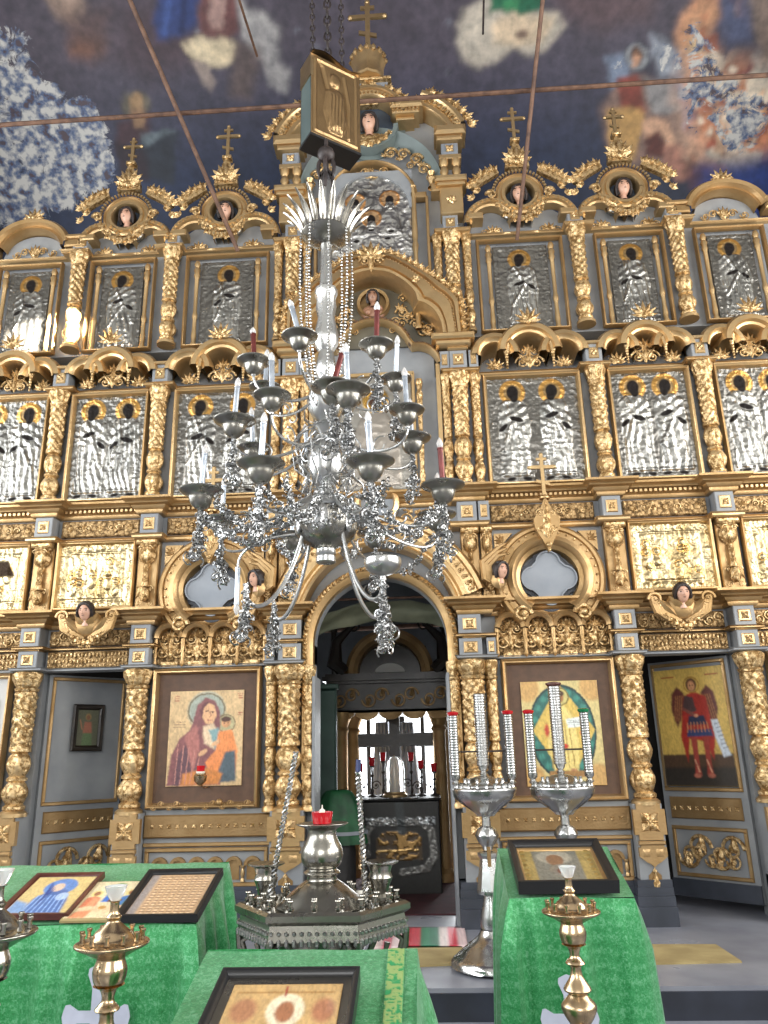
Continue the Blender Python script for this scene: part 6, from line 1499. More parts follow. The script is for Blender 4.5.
# --- right lectern
cxR = float(at(570, 880, -3.3)[0]); zfR = float(at(570, 898, -3.3)[2]); zbR = float(at(560, 848, -2.85)[2])
LR, tl = draped('lectern', 'lectern under green brocade cloth on the right with a framed icon', cxR, -3.3, zfR, zbR, .52, .45, 0, 1.05, 1.3, .06)
cv = Canvas(.34, .36, 110, 100, (0, 100, 0, 80), lin(186, 164, 104), .5)
cv.C[..., :3] *= (.8+.4*fbm(cv.X*.12, cv.Y*.12, 6, 3))[..., None]
cv.poly([(18, 6), (78, 6), (78, 74), (18, 74)], lin(150, 150, 140), .001, .6, 1.5); cv.H += .003*ridge(cv.X*.12, cv.Y*.12, 3, 3)
cv.ell(46, 20, 24, 14, lin(196, 192, 176), .002, .6); cv.ell(46, 26, 12, 12, lin(120, 90, 66), 0, 0); cv.ell(50, 48, 14, 12, lin(172, 168, 158), .002, .7); cv.ell(50, 50, 6, 6, lin(110, 70, 56), 0, 0)
for x in (6, 92):
    for y in range(6, 78, 10): cv.ell(x, y, 3, 3, lin(206, 180, 110), .002, .8)
t = slope_thing('framed_icon', 'silver and gold icon in a deep black box frame on the right lectern', 'icon', LR, tl, .58, .45, cxR, -3.3, zfR, 0, -.01, -.01, .02)
flat_icon(t, .42, .41, .035, .055, cv, 'black', 'glazed', (.014, 'gilt'))
b = MB()
def patt(b, cx, z, y, s):
    P_ = []
    for a in range(4):
        ca, sa = round(math.cos(a*PI/2)), round(math.sin(a*PI/2)); L_ = s*(1.35 if a in (1, 3) else 1)
        for u, v in ((.16*s, -.16*s), (.55*L_, -.16*s), (.82*L_, -.32*s), (.94*L_, -.30*s), (1.0*L_, -.12*s), (1.03*L_, 0), (1.0*L_, .12*s), (.94*L_, .30*s), (.82*L_, .32*s), (.55*L_, .16*s)): P_.append((cx+u*ca-v*sa, z+u*sa+v*ca))
    b.prism(P_, y-.004, y+.002)
px_, pz_ = at(571, 1016, -3.46)[0], at(571, 1016, -3.46)[2]
patt(b, px_-cxR, pz_-NF-.02, -.125, .11); put('cross_applique', b, 'applique', LR)
# --- left long lectern with three icons
yfL = -3.55; zfL = float(at(100, 924, yfL)[2]); zbL = float(at(130, 864, yfL+.5)[2]); xr = float(at(196, 924, yfL)[0]); wL = 1.2; cxL = xr-wL/2
LL, tl = draped('lectern', 'wide lectern under green brocade cloth on the left holding three icons', cxL, yfL, zfL, zbL, wL, .50, 0, 1.05, 4.1, .10)
b = MB(); px_, pz_ = at(97, 1016, yfL-.13)[0], at(97, 1016, yfL-.13)[2]; patt(b, px_-cxL, pz_-NF, -.14, .125); put('cross_applique', b, 'applique', LL)
def pos_on(px, py): # point on the sloping top seen at a pixel
    n = np.array([0, -math.sin(tl), math.cos(tl)]); p0 = np.array([0, yfL, zfL]); d_ = ray(px, py); k = ((p0-EYE) @ n)/(d_ @ n); p = EYE+k*d_; return p[0]-cxL, (p[1]-yfL)/math.cos(tl)
cv = Canvas(.26, .31, 100, 110, (0, 60, 0, 68), lin(206, 180, 120)); cv.C[..., :3] *= (.85+.3*fbm(cv.X*.1, cv.Y*.1, 9, 3))[..., None]
cv.ell(32, 20, 16, 16, lin(90, 130, 190), soft=1.5); cv.poly([(14, 68), (16, 40), (26, 26), (42, 26), (50, 44), (54, 68)], lin(66, 100, 160), soft=2); cv.ell(30, 21, 6, 8, lin(206, 180, 160), soft=1); cv.ell(42, 38, 6, 7, lin(170, 190, 220), soft=1)
for k in range(8): cv.line([(18+k*4, 36), (16+k*5, 66)], .8, lin(150, 180, 224))
for k in range(5): cv.line([(20+k*2, 12+k*3), (24, 40+3*k)], .7, lin(30, 56, 130))
cv.poly([(0, 44), (14, 50), (20, 68), (0, 68)], lin(120, 150, 190), soft=3)
x, y = pos_on(45, 921)
t = slope_thing('framed_icon', 'blue Virgin icon in red-brown frame, leftmost on the wide left lectern', 'icon', LL, tl, 0, 0, cxL, yfL, zfL, 0, x-.05, y-.02, .012); flat_icon(t, .31, .36, .025, .025, cv, 'redwood')
cv = Canvas(.25, .30, 100, 110, (0, 60, 0, 68), lin(218, 200, 160)); cv.C[..., :3] *= (.88+.24*fbm(cv.X*.1, cv.Y*.1, 12, 3))[..., None]
for cx_, cy_, c_, c2 in ((14, 32, (206, 120, 86), (214, 150, 110)), (32, 22, (60, 110, 190), (120, 60, 60)), (49, 30, (70, 120, 180), (90, 130, 90))):
    cv.ell(cx_, cy_-8, 6, 6, lin(224, 200, 130), soft=.6); cv.ell(cx_, cy_-8, 3.2, 4, lin(150, 96, 66), soft=.6); cv.poly([(cx_-8, cy_+18), (cx_-7, cy_), (cx_, cy_-3), (cx_+7, cy_), (cx_+8, cy_+18)], lin(*c_), soft=1.5); cv.poly([(cx_-2, cy_+18), (cx_, cy_), (cx_+6, cy_+2), (cx_+6, cy_+18)], lin(*c2), soft=1.2)
cv.poly([(10, 48), (50, 46), (56, 58), (8, 60)], lin(226, 190, 150), soft=1.5); cv.ell(30, 50, 4, 3, lin(190, 140, 70), soft=.8); cv.poly([(6, 58), (22, 54), (20, 68), (4, 68)], lin(220, 140, 100), soft=2); cv.ell(32, 8, 6, 5, lin(110, 140, 90), soft=2); cv.line([(32, 8), (34, 16)], 1, lin(100, 70, 50))
x, y = pos_on(104, 922)
t = slope_thing('unframed_icon', 'pale icon of three angels at table lying between the two framed ones', 'icon', LL, tl, 0, 0, cxL, yfL, zfL, 0, x-.035, y-.03, .012)
put('board', MB().bbox(-.135, .135, -.012, 0, 0, .32, .003), 'mat', t); put('picture', cv.mesh('picture', 'glazed', .002), None, t, (0, -.014, .012))
cv = Canvas(.28, .34, 120, 130, (0, 60, 0, 68), lin(190, 156, 120)); cv.C[..., :3] *= (.88+.24*fbm(cv.X*.1, cv.Y*.1, 15, 3))[..., None]; cv.poly([(0, 0), (8, 0), (8, 68), (0, 68)], lin(150, 140, 136), soft=2)
rs = np.random.RandomState(4)
for r_ in range(14):
    for c_ in range(8):
        x_ = 11+c_*6; y_ = 4+r_*4.5; cv.line([(x_, y_), (x_+3.2+rs.rand(), y_)], .75, lin(110, 74, 52)); cv.ell(x_+1.8, y_+2, 1.5, .9, lin(224, 196, 160), soft=.4)
x, y = pos_on(172, 922)
t = slope_thing('framed_icon', 'black-framed calendar icon of many tiny figure rows, rightmost on the wide left lectern', 'icon', LL, tl, 0, 0, cxL, yfL, zfL, 0, x-.055, y-.03, .012); flat_icon(t, .335, .395, .026, .032, cv, 'black')
# --- near lectern at the bottom
yfN = -5.15; zbN = float(at(310, 950, -4.62)[2]); zfN = zbN-.15; xc = float(at(312, 950, -4.62)[0])
LN, tn = draped('lectern', 'nearest lectern under green brocade with gold border, bottom middle of the view', xc, yfN, zfN, zbN, .56, .53, 0, 1.0, 2.2, .07)
cv = Canvas(.045, .54, 16, 190, (0, 4.5, 0, 54), lin(46, 134, 82)); q = ridge(cv.X*.9, cv.Y*.9, 3, 2); m = sstep(.5, .62, q)*sstep(2.25, 1.9, abs(cv.X-2.25)); cv.paint(m, lin(150, 176, 110), .002, .3)
put('gold_border', cv.mesh('gold_border', 'painting', .001), None, LN, (.225, 0, zfN-NF+.006), (tn-PI/2, 0, 0))

cv = Canvas(.26, .40, 110, 130, (0, 60, 0, 72), lin(184, 150, 100)); cv.C[..., :3] *= (.85+.3*fbm(cv.X*.12, cv.Y*.12, 21, 3))[..., None]
cv.ell(32, 18, 10, 11, lin(214, 200, 170), soft=1); cv.ell(32, 19, 5, 7, lin(150, 100, 70), soft=1); cv.poly([(14, 72), (16, 40), (24, 28), (40, 28), (48, 42), (52, 72)], lin(176, 176, 160), soft=2); cv.ell(10, 18, 7, 8, lin(160, 112, 80), soft=2); cv.ell(52, 18, 6, 8, lin(160, 108, 78), soft=2); cv.line([(4, 6), (56, 6)], .7, lin(150, 110, 60)); cv.line([(30, 8), (30, 2)], .8, lin(150, 60, 50)); cv.poly([(18, 44), (30, 36), (28, 60), (16, 66)], lin(140, 150, 130), soft=2)
x = float(at(295, 972, -4.75)[0])-xc
t = slope_thing('framed_icon', 'gold-ground icon in black and grey moulded frame on the nearest lectern', 'icon', LN, tn, 0, 0, xc, yfN, zfN, 0, x, -.11, .02); flat_icon(t, .335, .48, .018, .035, cv, 'black', 'glazed', (.026, 'oldsilver'))
# ================================================================ hexagonal candle stand
YH = -3.5; xh, zh = at(322, 912, YH)[0], at(322, 912, YH)[2]
t = thing('hexagonal_candle_stand', 'hexagonal silver candle stand with central urn before the royal doorway', 'candle stand', (xh, YH, NF)); zt = zh-NF
def hexp(r, z): return [(r*math.cos(math.radians(60*k)), .82*r*math.sin(math.radians(60*k)), z) for k in range(6)]
b = MB(); rows = [hexp(r, z) for r, z in ((.28, -.02), (.34, .0), (.355, .01), (.355, .03), (.335, .04), (.33, .02), (.0, .02))]
b.grid(np.array(rows)+np.array([0, 0, zt]), False, True); b.grid(np.array([hexp(.33, -.005), hexp(.34, -.06), hexp(.335, -.06)])+np.array([0, 0, zt]), False, True)
put('tray', b, 'oldsilver', t, None, None, None, 20)
b = MB()
for k in range(6):
    a, c = np.array(hexp(.343, 0)[k]), np.array(hexp(.343, 0)[(k+1) % 6])
    for i in range(12): p = a+(c-a)*(i+.5)/12; b.ball(p[0], p[1], zt-.062, .010, 6, 4, (1, 1, 1.6)); b.ball(p[0], p[1], zt-.03, .009, 6, 4)
put('fringe', b, 'fsilver', t)
b = MB(); b.at(0, 0, zt+.02).lathe([(.0, 0), (.17, 0), (.165, .02), (.10, .075), (.07, .095), (.062, .10), (.062, .115), (.075, .125), (.06, .14), (.075, .155), (.085, .18), (.082, .215), (.06, .26), (.062, .29), (.10, .305), (.10, .312), (.0, .305)], 32, sm=4); b.clear(); put('urn', b, 'oldsilver', t)
b = MB(); b.at(0, 0, zt+.33).lathe([(.0, 0), (.038, 0), (.045, .045), (.041, .045), (.036, .02), (0, .02)], 20); b.clear(); put('red_votive_glass', b, 'redglass', t); b = MB(); b.at(0, 0, zt+.352).lathe([(0, 0), (.014, 0), (.012, .03), (.003, .036), (.002, .05), (0, .05)], 10); b.clear(); put('wick_candle', b, 'wax', t)
cup = MB(); cup.lathe([(0, 0), (.016, 0), (.01, .008), (.008, .02), (.013, .026), (.013, .034), (.008, .038), (.008, .05), (.014, .056), (.013, .06), (0, .05)], 10); cm = cup.me('candle_socket', 'oldsilver')
for r, n, a0 in ((.30, 20, 0), (.24, 14, .2)):
    for k in range(n): a = a0+2*PI*k/n; rr = r*(1-.08*math.sin(3*a)**2); put('candle_socket', cm, None, t, (rr*math.cos(a), .8*rr*math.sin(a), zt+.02))
vase = MB(); vase.lathe([(0, 0), (.05, 0), (.05, .012), (.03, .02), (.038, .05), (.05, .08), (.042, .10), (.05, .125), (.075, .135), (.075, .14), (0, .13)], 20); vm = vase.me('side_cup', 'oldsilver')
for f in (-1, 1): put('side_cup', vm, None, t, (f*.235, .03, zt+.04))
b = MB(); b.lathe([(.0, 0), (.16, .0), (.17, .03), (.08, .07), (.05, .2), (.07, .3), (.05, .4), (.07, zt-.3), (.15, zt-.18), (.19, zt-.06), (.19, zt-.04)], 24); put('pedestal', b, 'oldsilver', t)
b = MB()
for k in range(6):
    a = math.radians(60*k); b.mx = None
    pts = [(r*math.cos(a), .82*r*math.sin(a), zt+z) for r, z in ((.18, -.16), (.22, -.08), (.28, -.07), (.32, -.1), (.30, -.16), (.25, -.15), (.26, -.11))]; b.tube(pts, .012, 6)
    pts = [(r*math.cos(a), .82*r*math.sin(a), zt+z) for r, z in ((.30, -.16), (.33, -.12), (.335, -.06))]; b.tube(pts, .014, 6)
put('scroll_brackets', b, 'oldsilver', t)
def twist_rod(p, q, r, n=90, k=16):
    b = MB(); p, q = np.array(p), np.array(q); u = np.linspace(0, 1, n)
    for ph in (0, PI):
        a = u*k*2*PI+ph; b.tube(p+(q-p)*u[:, None]+np.stack([r*np.cos(a), r*np.sin(a), 0*a], -1), r*.62, 5)
    return b
for f, (pb_, pt_) in ((-1, ((268, 893), (296, 752))), (1, ((366, 893), (358, 772)))):
    p = at(*pb_, YH)-np.array([xh, YH, NF]); q = at(*pt_, YH)-np.array([xh, YH, NF]); p[2] = zt+.02; put('twisted_rod', twist_rod(p, q, .0085), 'silver', t)
    if f > 0: b = MB(); b.tube([q, q+np.array([.003, 0, .05])], .011, 8); put('blue_tip', b, 'bluecandle', t)
# ================================================================ tall silver standing candlesticks
def ridged(h, r): 
    n = int(h/.018); pr = [(0, 0)]
    for k in range(n): z = h*k/n; pr += [(r*.88, z), (r, z+h/n*.3), (r, z+h/n*.7), (r*.88, z+h/n*.95)]
    return pr+[(r*1.05, h), (r*.9, h+.004), (0, h+.004)]
pB = atz(479, 968, FLOOR); YB = float(pB[1]); dB = YB+6.9; kx = lambda px, py: at(px, py, YB)
zpan = kx(485, 797)[2]-FLOOR; ztop = kx(485, 694)[2]-FLOOR; zs_ = kx(485, 715)[2]-FLOOR
def tall_stand(x, label, cups, rear=False):
    t = thing('standing_candlestick', label, 'candlestick', (x, YB, FLOOR), (0, 0, 0), 'tall silver candlesticks before the Christ icon')
    flute = lambda th, z: .008*np.sin(10*th+z*30)*(z < .15)*(z > .02)
    b = MB(); b.lathe([(0, .01), (.25, .01), (.27, .03), (.26, .055), (.235, .075), (.20, .10), (.15, .14), (.11, .17), (.09, .19), (.075, .22)], 40, flute, sm=3)
    for k in range(4): a = PI/4+k*PI/2; b.ball(.22*math.cos(a), .22*math.sin(a), .015, .03, 8, 6)
    put('base', b, 'silver', t)
    hs = zpan
    b = MB(); b.lathe([(.06, .2), (.075, .24), (.07, .30), (.05, .38), (.045, .42), (.085, .43), (.085, .45)], 24); put('lower_stem', b, 'silver', t)
    b = MB(); z1 = hs-.36; b.lathe([(.085, .45), (.082, .47), (.056, z1-.02), (.07, z1), (.07, z1+.015), (.04, z1+.02)], 8); put('tapered_shaft', b, 'silver', t, None, None, None, 20)
    b = MB(); b.lathe([(.0, z1+.6*.1), (.03, z1+.03), (.035, z1+.05), (.06, z1+.08), (.075, z1+.12), (.06, z1+.16), (.03, z1+.18), (.028, z1+.25), (.045, z1+.27), (.045, z1+.285), (.07, hs-.06)], 24, lambda th, z: .005*np.cos(8*th+z*40)*(z > z1+.08)*(z < z1+.16)); put('knop', b, 'silver', t)
    b = MB(); b.lathe([(.05, hs-.12), (.08, hs-.09), (.14, hs-.05), (.195, hs-.005), (.215, hs+.04), (.21, hs+.06), (.19, hs+.065), (.18, hs+.08), (.12, hs+.10), (.06, hs+.13), (.0, hs+.14)], 36, lambda th, z: .006*np.cos(12*th)*(z < hs+.02), sm=3); put('bowl', b, 'silver', t)
    b = MB()
    for k in range(20): a = 2*PI*k/20; b.at(.195*math.cos(a), .195*math.sin(a), hs+.06).lathe([(0, 0), (.014, 0), (.008, .012), (.012, .03), (.0, .03)], 8)
    for k in range(12): a = 2*PI*k/12+.1; b.at(.13*math.cos(a), .13*math.sin(a), hs+.09).lathe([(0, 0), (.014, 0), (.008, .012), (.012, .03), (.0, .03)], 8)
    b.clear(); put('socket_ring', b, 'silver', t)
    if not rear: pass
    for dx, dy, z0, z1_, r, col in cups:
        c = put('candle_tube', MB().at(dx, dy, hs+z0).lathe(ridged(z1_-z0, r), 16), 'silver', t)
        if col: b = MB(); b.at(dx, dy, hs+z1_).lathe([(r*.95, 0), (r*1.25, .012), (r*1.25, .022), (r*.6, .03), (0, .03)], 14); b.clear(); put('glass_cap', b, col, c)
        b = MB(); b.at(dx, dy, hs+z0-.07).lathe([(.012, -.02), (.012, 0), (.03, .02), (.016, .035), (.03, .05), (.034, .07), (0, .07)], 12); b.clear(); put('candle_cup', b, 'silver', c)
    b = MB(); zz = hs+(zs_-zpan)*.55; b.tube([(-.17, 0, zz), (.17, 0, zz)], .006, 6); b.tube([(0, .0, zz-.2), (0, 0, zz+.05)], .006, 6)
    put('cross_bar', b, 'chain', t)
    b = MB(); b.at(.06, -.14, hs-.86+.5).box(-.012, .012, -.0, .004, -.05, .05) if False else b.box(-.012, .012, -.088, -.07, .60, .72); put('shaft_plaque', b, 'bronze', t)
    return t
hT_ = ztop-zpan; hS_ = zs_-zpan
tall_stand(float(kx(485, 800)[0]), 'tall silver standing candlestick with ridged candle tubes, nearer the royal doorway', [(0, 0, .2, hT_, .042, None), (-.19, .0, .14, hS_, .032, 'redglass'), (.19, .0, .14, hS_, .032, 'redglass')])
tall_stand(float(kx(563, 798)[0]), 'tall silver candlestick whose foot hides behind the right lectern icon', [(0, 0, .2, hT_+.04, .044, 'redwood'), (-.19, .0, .14, hS_, .032, 'redglass'), (.19, .0, .14, hS_, .032, 'greenglass')])
# ================================================================ small brass votive stands
def votive_stand(px, py, Y, w_px, label, mt, group=None, cap=True, tall=True):
    p = at(px, py, Y); dist = (p-EYE) @ AF; R = w_px/2*dist/FPX; hs = p[2]-NF
    t = thing('votive_stand', label, 'candle stand', (p[0], Y, NF), (0, 0, 0), group); k = R/.09
    b = MB(); b.lathe([(.03*k, hs-.10*k), (.040*k, hs-.085*k), (.044*k, hs-.06*k), (.036*k, hs-.035*k), (.04*k, hs-.03*k), (.07*k, hs-.014*k), (.088*k, hs-.006*k), (.096*k, hs), (.092*k, hs+.006*k), (.06*k, hs+.012*k), (.045*k, hs+.03*k), (.03*k, hs+.042*k), (.016*k, hs+.055*k), (.02*k, hs+.065*k), (.013*k, hs+.075*k), (.012*k, hs+.10*k), (.018*k, hs+.105*k), (0, hs+.105*k)], 36, sm=4); put('dish', b, mt, t)
    sm = MB(); sm.lathe([(0, 0), (.006*k, 0), (.005*k, .014*k), (.008*k, .02*k), (.007*k, .024*k), (0, .02*k)], 8); me = sm.me('candle_socket', mt)
    for i in range(12): a = 2*PI*i/12+.2; put('candle_socket', me, None, t, (.078*k*math.cos(a), .078*k*math.sin(a), hs+.010*k))
    b = MB(); b.lathe([(.012*k, hs-.42*k), (.02*k, hs-.41*k), (.05*k, hs-.405*k), (.05*k, hs-.395*k), (.018*k, hs-.37*k), (.022*k, hs-.34*k), (.048*k, hs-.30*k), (.056*k, hs-.27*k), (.03*k, hs-.24*k), (.045*k, hs-.225*k), (.022*k, hs-.19*k), (.018*k, hs-.16*k), (.032*k, hs-.15*k), (.016*k, hs-.13*k), (.022*k, hs-.105*k), (.04*k, hs-.095*k)], 28, sm=4); put('turned_stem', b, mt, t)
    b = MB(); b.lathe([(.14, 0), (.14, .02), (.06, .05), (.045, .08), (.032*k, .1), (.026*k, hs-.42*k), (.012*k, hs-.415*k)], 8); put('octagonal_shaft', b, mt, t, None, None, None, 20)
    b = MB(); b.lathe([(.012*k, hs+.105*k), (.02*k, hs+.115*k), (.03*k, hs+.14*k), (.027*k, hs+.14*k), (.0, hs+.12*k)], 14); put('glass_cup', b, 'bulb', t)
    return t
votive_stand(571, 912, -4.3, 54, 'small brass votive stand in front of the right lectern', 'brass', 'small brass votive stands')
votive_stand(112, 944, -4.55, 68, 'small brass votive stand in front of the wide left lectern', 'brass', 'small brass votive stands')
votive_stand(-6, 934, -4.7, 76, 'silver votive stand cut by the lower left edge of the view', 'oldsilver')
print('e', len(bpy.data.objects))
# ================================================================ chandelier
YK = -3.0; axp = at(326, 500, YK); XK = float(axp[0])
zK = lambda py: float(at(326, py, YK)[2])
Z0 = zK(562)
ch = thing('chandelier', 'large tiered silver chandelier with candle arms, bead strings and garlands hanging before the screen', 'chandelier', (XK, YK, Z0))
def pxr(r, py):
    p = at(326, py, YK); return r*float((p-EYE) @ AF)/FPX
def prof(L): return [(pxr(r, y), zK(y)-Z0) for r, y in L]
flute = lambda n, a: (lambda th, z: a*np.cos(n*th))
b = MB(); b.lathe(prof([(0, 563), (9, 563), (10, 562), (10, 557), (8.5, 556), (10, 554), (10, 550), (8, 548)]), 24); put('bottom_nozzle', b, 'silver', ch)
b = MB(); b.lathe(prof([(8, 549), (14, 546), (24, 541), (30, 532), (31, 520), (29, 512)]), 48, flute(24, .004)); put('ribbed_bowl', b, 'oldsilver', ch)
b = MB(); b.lathe(prof([(30, 512), (31, 510), (27, 505), (20, 500), (10, 497), (7, 494), (10, 491), (7, 487), (13, 481), (18, 470), (18, 458), (15, 447), (9, 440), (6, 436), (9, 430), (12, 426), (7, 422)]), 32); put('central_vase', b, 'silver', ch)
b = MB(); b.lathe(prof([(7, 422), (13, 417), (18, 408), (19, 400), (16, 391), (9, 386), (7, 380), (11, 373), (9, 362), (7, 352), (12, 345), (12, 335), (8, 318), (10, 308), (9, 300), (11, 296), (11, 290), (6, 286), (5, 262), (5, 232), (7, 215), (4, 205), (6, 185), (3, 175)]), 24, lambda th, z: .0025*np.cos(10*th)); put('baluster_stem', b, 'silver', ch)
# crown bowl with upright leaves
zb_ = zK(240)-Z0; rb = pxr(25, 236)
b = MB(); b.lathe([(.03, zb_-.035), (rb*.6, zb_-.02), (rb*.97, zb_+.025), (rb, zb_+.03), (rb*.97, zb_+.04), (rb*.5, zb_+.0), (.03, zb_-.01)], 32); put('crown_bowl', b, 'oldsilver', ch)
lf = MB(); n = 9; t_ = np.linspace(0, 1, n); W = .020*np.sin(PI*(.12+.80*t_)**.9); rows = []
for o_, e in ((-1, 0), (-.5, .006), (0, 0), (.5, .006), (1, 0)): rows.append(np.stack([W*o_, -.02*t_-.10*t_**2-e, .185*t_], -1))
lf.grid(np.array(rows)); rows2 = [r+np.array([0, .003, 0]) for r in rows[::-1]]; lf.grid(np.array(rows2)); lm = lf.me('crown_leaf', 'oldsilver')
for k in range(20):
    a = 2*PI*k/20; put('crown_leaf', lm, None, ch, (rb*.93*math.sin(a), -rb*.93*math.cos(a), zb_+.03), (0, 0, a))
# bead strings from the crown bowl to the ball
def string(p, q, sag, r, step):
    p, q = np.array(p), np.array(q); u = np.linspace(0, 1, int(np.linalg.norm(q-p)*1.05/step)); c = (p+q)/2; out = np.array([c[0], c[1], 0]); out = out/(np.linalg.norm(out)+1e-9)
    return [p+(q-p)*x+out*sag*math.sin(PI*x)-np.array([0, 0, sag*.5*math.sin(PI*x)]) for x in u]
bs = MB(); pts = string((0, -rb, zb_+.02), (0, -pxr(15, 400), zK(392)-Z0), .03, .01, .021)
for i, p in enumerate(pts): bs.ball(p[0], p[1], p[2], .0095 if i % 2 else .006, 6, 5)
bm = bs.me('bead_string', 'silver')
for k in range(8): put('bead_string', bm, None, ch, (0, 0, 0), (0, 0, 2*PI*(k+.3)/8))
# dark link and ball between crown and lantern box
b = MB(); b.ball(0, 0, zK(155)-Z0, .055, 14, 10)
for z, r in ((zK(168)-Z0, .05), (zK(182)-Z0, .04)): b.tube([(r*math.cos(a), 0, z+.09*math.sin(a)) for a in np.linspace(0, 2*PI, 16)], .012, 6); b.tube([(0, r*math.cos(a), z+.07*math.sin(a)) for a in np.linspace(0, 2*PI, 16)], .012, 6)
b.tube([(0, 0, zK(200)-Z0), (0, 0, zK(140)-Z0)], .012, 8); put('hanging_links', b, 'chain', ch)
# arms
def filigree(path, w, n, seed, r=.0045):
    rs = np.random.RandomState(seed); b = MB(); path = np.asarray(path); d = np.r_[0, np.cumsum(np.linalg.norm(np.diff(path, axis=0), axis=1))]
    for i in range(n):
        q = d[-1]*(i+.5)/n; c = np.array([np.interp(q, d, path[:, k]) for k in range(3)]); ww = w(i/n) if callable(w) else w
        o_ = rs.normal(0, .45, 3)*ww; R = ww*rs.uniform(.35, .8); u = rs.normal(size=3); u /= np.linalg.norm(u); v = np.cross(u, rs.normal(size=3)); v /= np.linalg.norm(v)
        a = np.linspace(0, rs.uniform(3.5, 5.8), 8); b.tube(c+o_+R*(np.cos(a)[:, None]*u+np.sin(a)[:, None]*v), [r*(1.2-.8*k/7) for k in range(8)], 4)
        if i % 2 == 0: e = c+o_; b.ball(e[0], e[1], e[2], r*rs.uniform(1.2, 2.4), 5, 4)
    return b
PAN = [(0, -.09), (.014, -.09), (.02, -.082), (.03, -.078), (.048, -.06), (.058, -.038), (.064, -.018), (.08, -.006), (.105, .006), (.112, .014), (.106, .016), (.05, .006), (.02, .004), (.02, .02), (0, .02)]
def mesh_pan(k): return MB().lathe([(r*k, z*k) for r, z in PAN], 28, sm=3).me('drip_pan', 'oldsilver')
pans = {k: mesh_pan(k) for k in (1., .85, .75)}
cnd = MB().lathe([(0, 0), (.0155, 0), (.0155, .01), (.014, .012), (.014, .19), (.0155, .192), (.0155, .2), (0, .2)], 12)
cme = {n_: MB().lathe([(0, 0), (.0165, 0), (.0165, .01), (.0145, .012), (.0145, .19), (.0165, .192), (.0165, .2), (0, .2)], 12).me('candle', n_) for n_ in ('candle', 'redcandle')}
bme = MB().lathe([(0, 0), (.010, 0), (.017, .015), (.017, .025), (.011, .042), (.004, .055), (0, .058)], 10).me('light_bulb', 'bulb')
pend = filigree([(0, 0, 0), (0, 0, -.10), (0, 0, -.27)], lambda u: .012+.032*u**1.3, 80, 3, .0048).me('leaf_pendant', 'fsilver')
arm_cache = {}
def arm(R, zp, r0, z0, dip, ang, k=1., red=False, tilt=(0, 0), pendant=False, candle=True):
    key = (round(R, 3), round(zp, 3), round(r0, 3))
    if key not in arm_cache:
        b = MB(); u = np.linspace(0, 1, 22)
        P0, P1, P2, P3 = np.array([r0, z0]), np.array([r0+(R-r0)*.35, z0-dip*1.6]), np.array([R*1.02, zp-.09*k-dip*1.5]), np.array([R, zp-.08*k])
        C_ = [(1-x)**3*P0+3*(1-x)**2*x*P1+3*(1-x)*x*x*P2+x**3*P3 for x in u]; b.tube([(0, -c[0], c[1]) for c in C_], np.interp(u, [0, .5, 1], [.010, .008, .007]), 7)
        m_ = C_[9]; 
        for f, s_ in ((1, .05), (-1, .035)):
            a = np.linspace(0, 5.2, 14); b.tube([(0, -(m_[0]+f*.03+s_*(1-.1*x)*math.cos(x+1)), m_[1]+.03*f+s_*(1-.1*x)*math.sin(x+1)) for x in a], .0045, 5)
        b.ball(0, -R, zp-.085*k, .014, 8, 6)
        arm_cache[key] = b.me('arm', 'silver')
    o = put('arm', arm_cache[key], None, ch, (0, 0, 0), (0, 0, ang))
    put('drip_pan', pans[k], None, o, (0, -R, zp))
    if candle:
        rt = (tilt[0], tilt[1], 0); c = put('candle', cme['redcandle' if red else 'candle'], None, o, (0, -R, zp+.015), rt)
        mx_ = Matrix.Translation((0, -R, zp+.015)) @ (Matrix.Rotation(tilt[1], 4, 'Y') @ Matrix.Rotation(tilt[0], 4, 'X')) @ Matrix.Translation((0, 0, .2))
        put('light_bulb', bme, None, o, mx_.translation, rt)
    if pendant: put('leaf_pendant', pend, None, o, (0, -R, zp-.07), (0, 0, random.uniform(0, 6)))
    return o
rad = math.radians
zl, zm, zu = zK(506)-Z0, zK(432)-Z0, zK(374)-Z0
for k in range(8):
    a = rad(22.5+45*k+3); arm(.66, zl, .09, zK(497)-Z0, .13, a, 1., k == 1, (random.uniform(-.06, .06), random.uniform(-.05, .05)), True)
for k in range(8):
    a = rad(20+45*k); arm(.50, zm, .07, zK(440)-Z0, .10, a, .85 if k % 2 else 1., False, (random.uniform(-.08, .08), random.uniform(-.1, .1)), k % 2 == 0)
for k, (a, tl_, red) in enumerate(((-12, (-.1, -.28), False), (48, (.05, .0), True), (108, (0, -.25), False), (-66, (.0, -.28), True), (-112, (0, -.05), False), (170, (.1, 0), False), (12, (-.05, .25), True))):
    arm(.41, zu+(-.30 if k == 6 else 0), .05, zK(392)-Z0+(-.28 if k == 6 else 0), .09, rad(a), .85 if k != 6 else 1., red, tl_, k in (1, 2, 6))
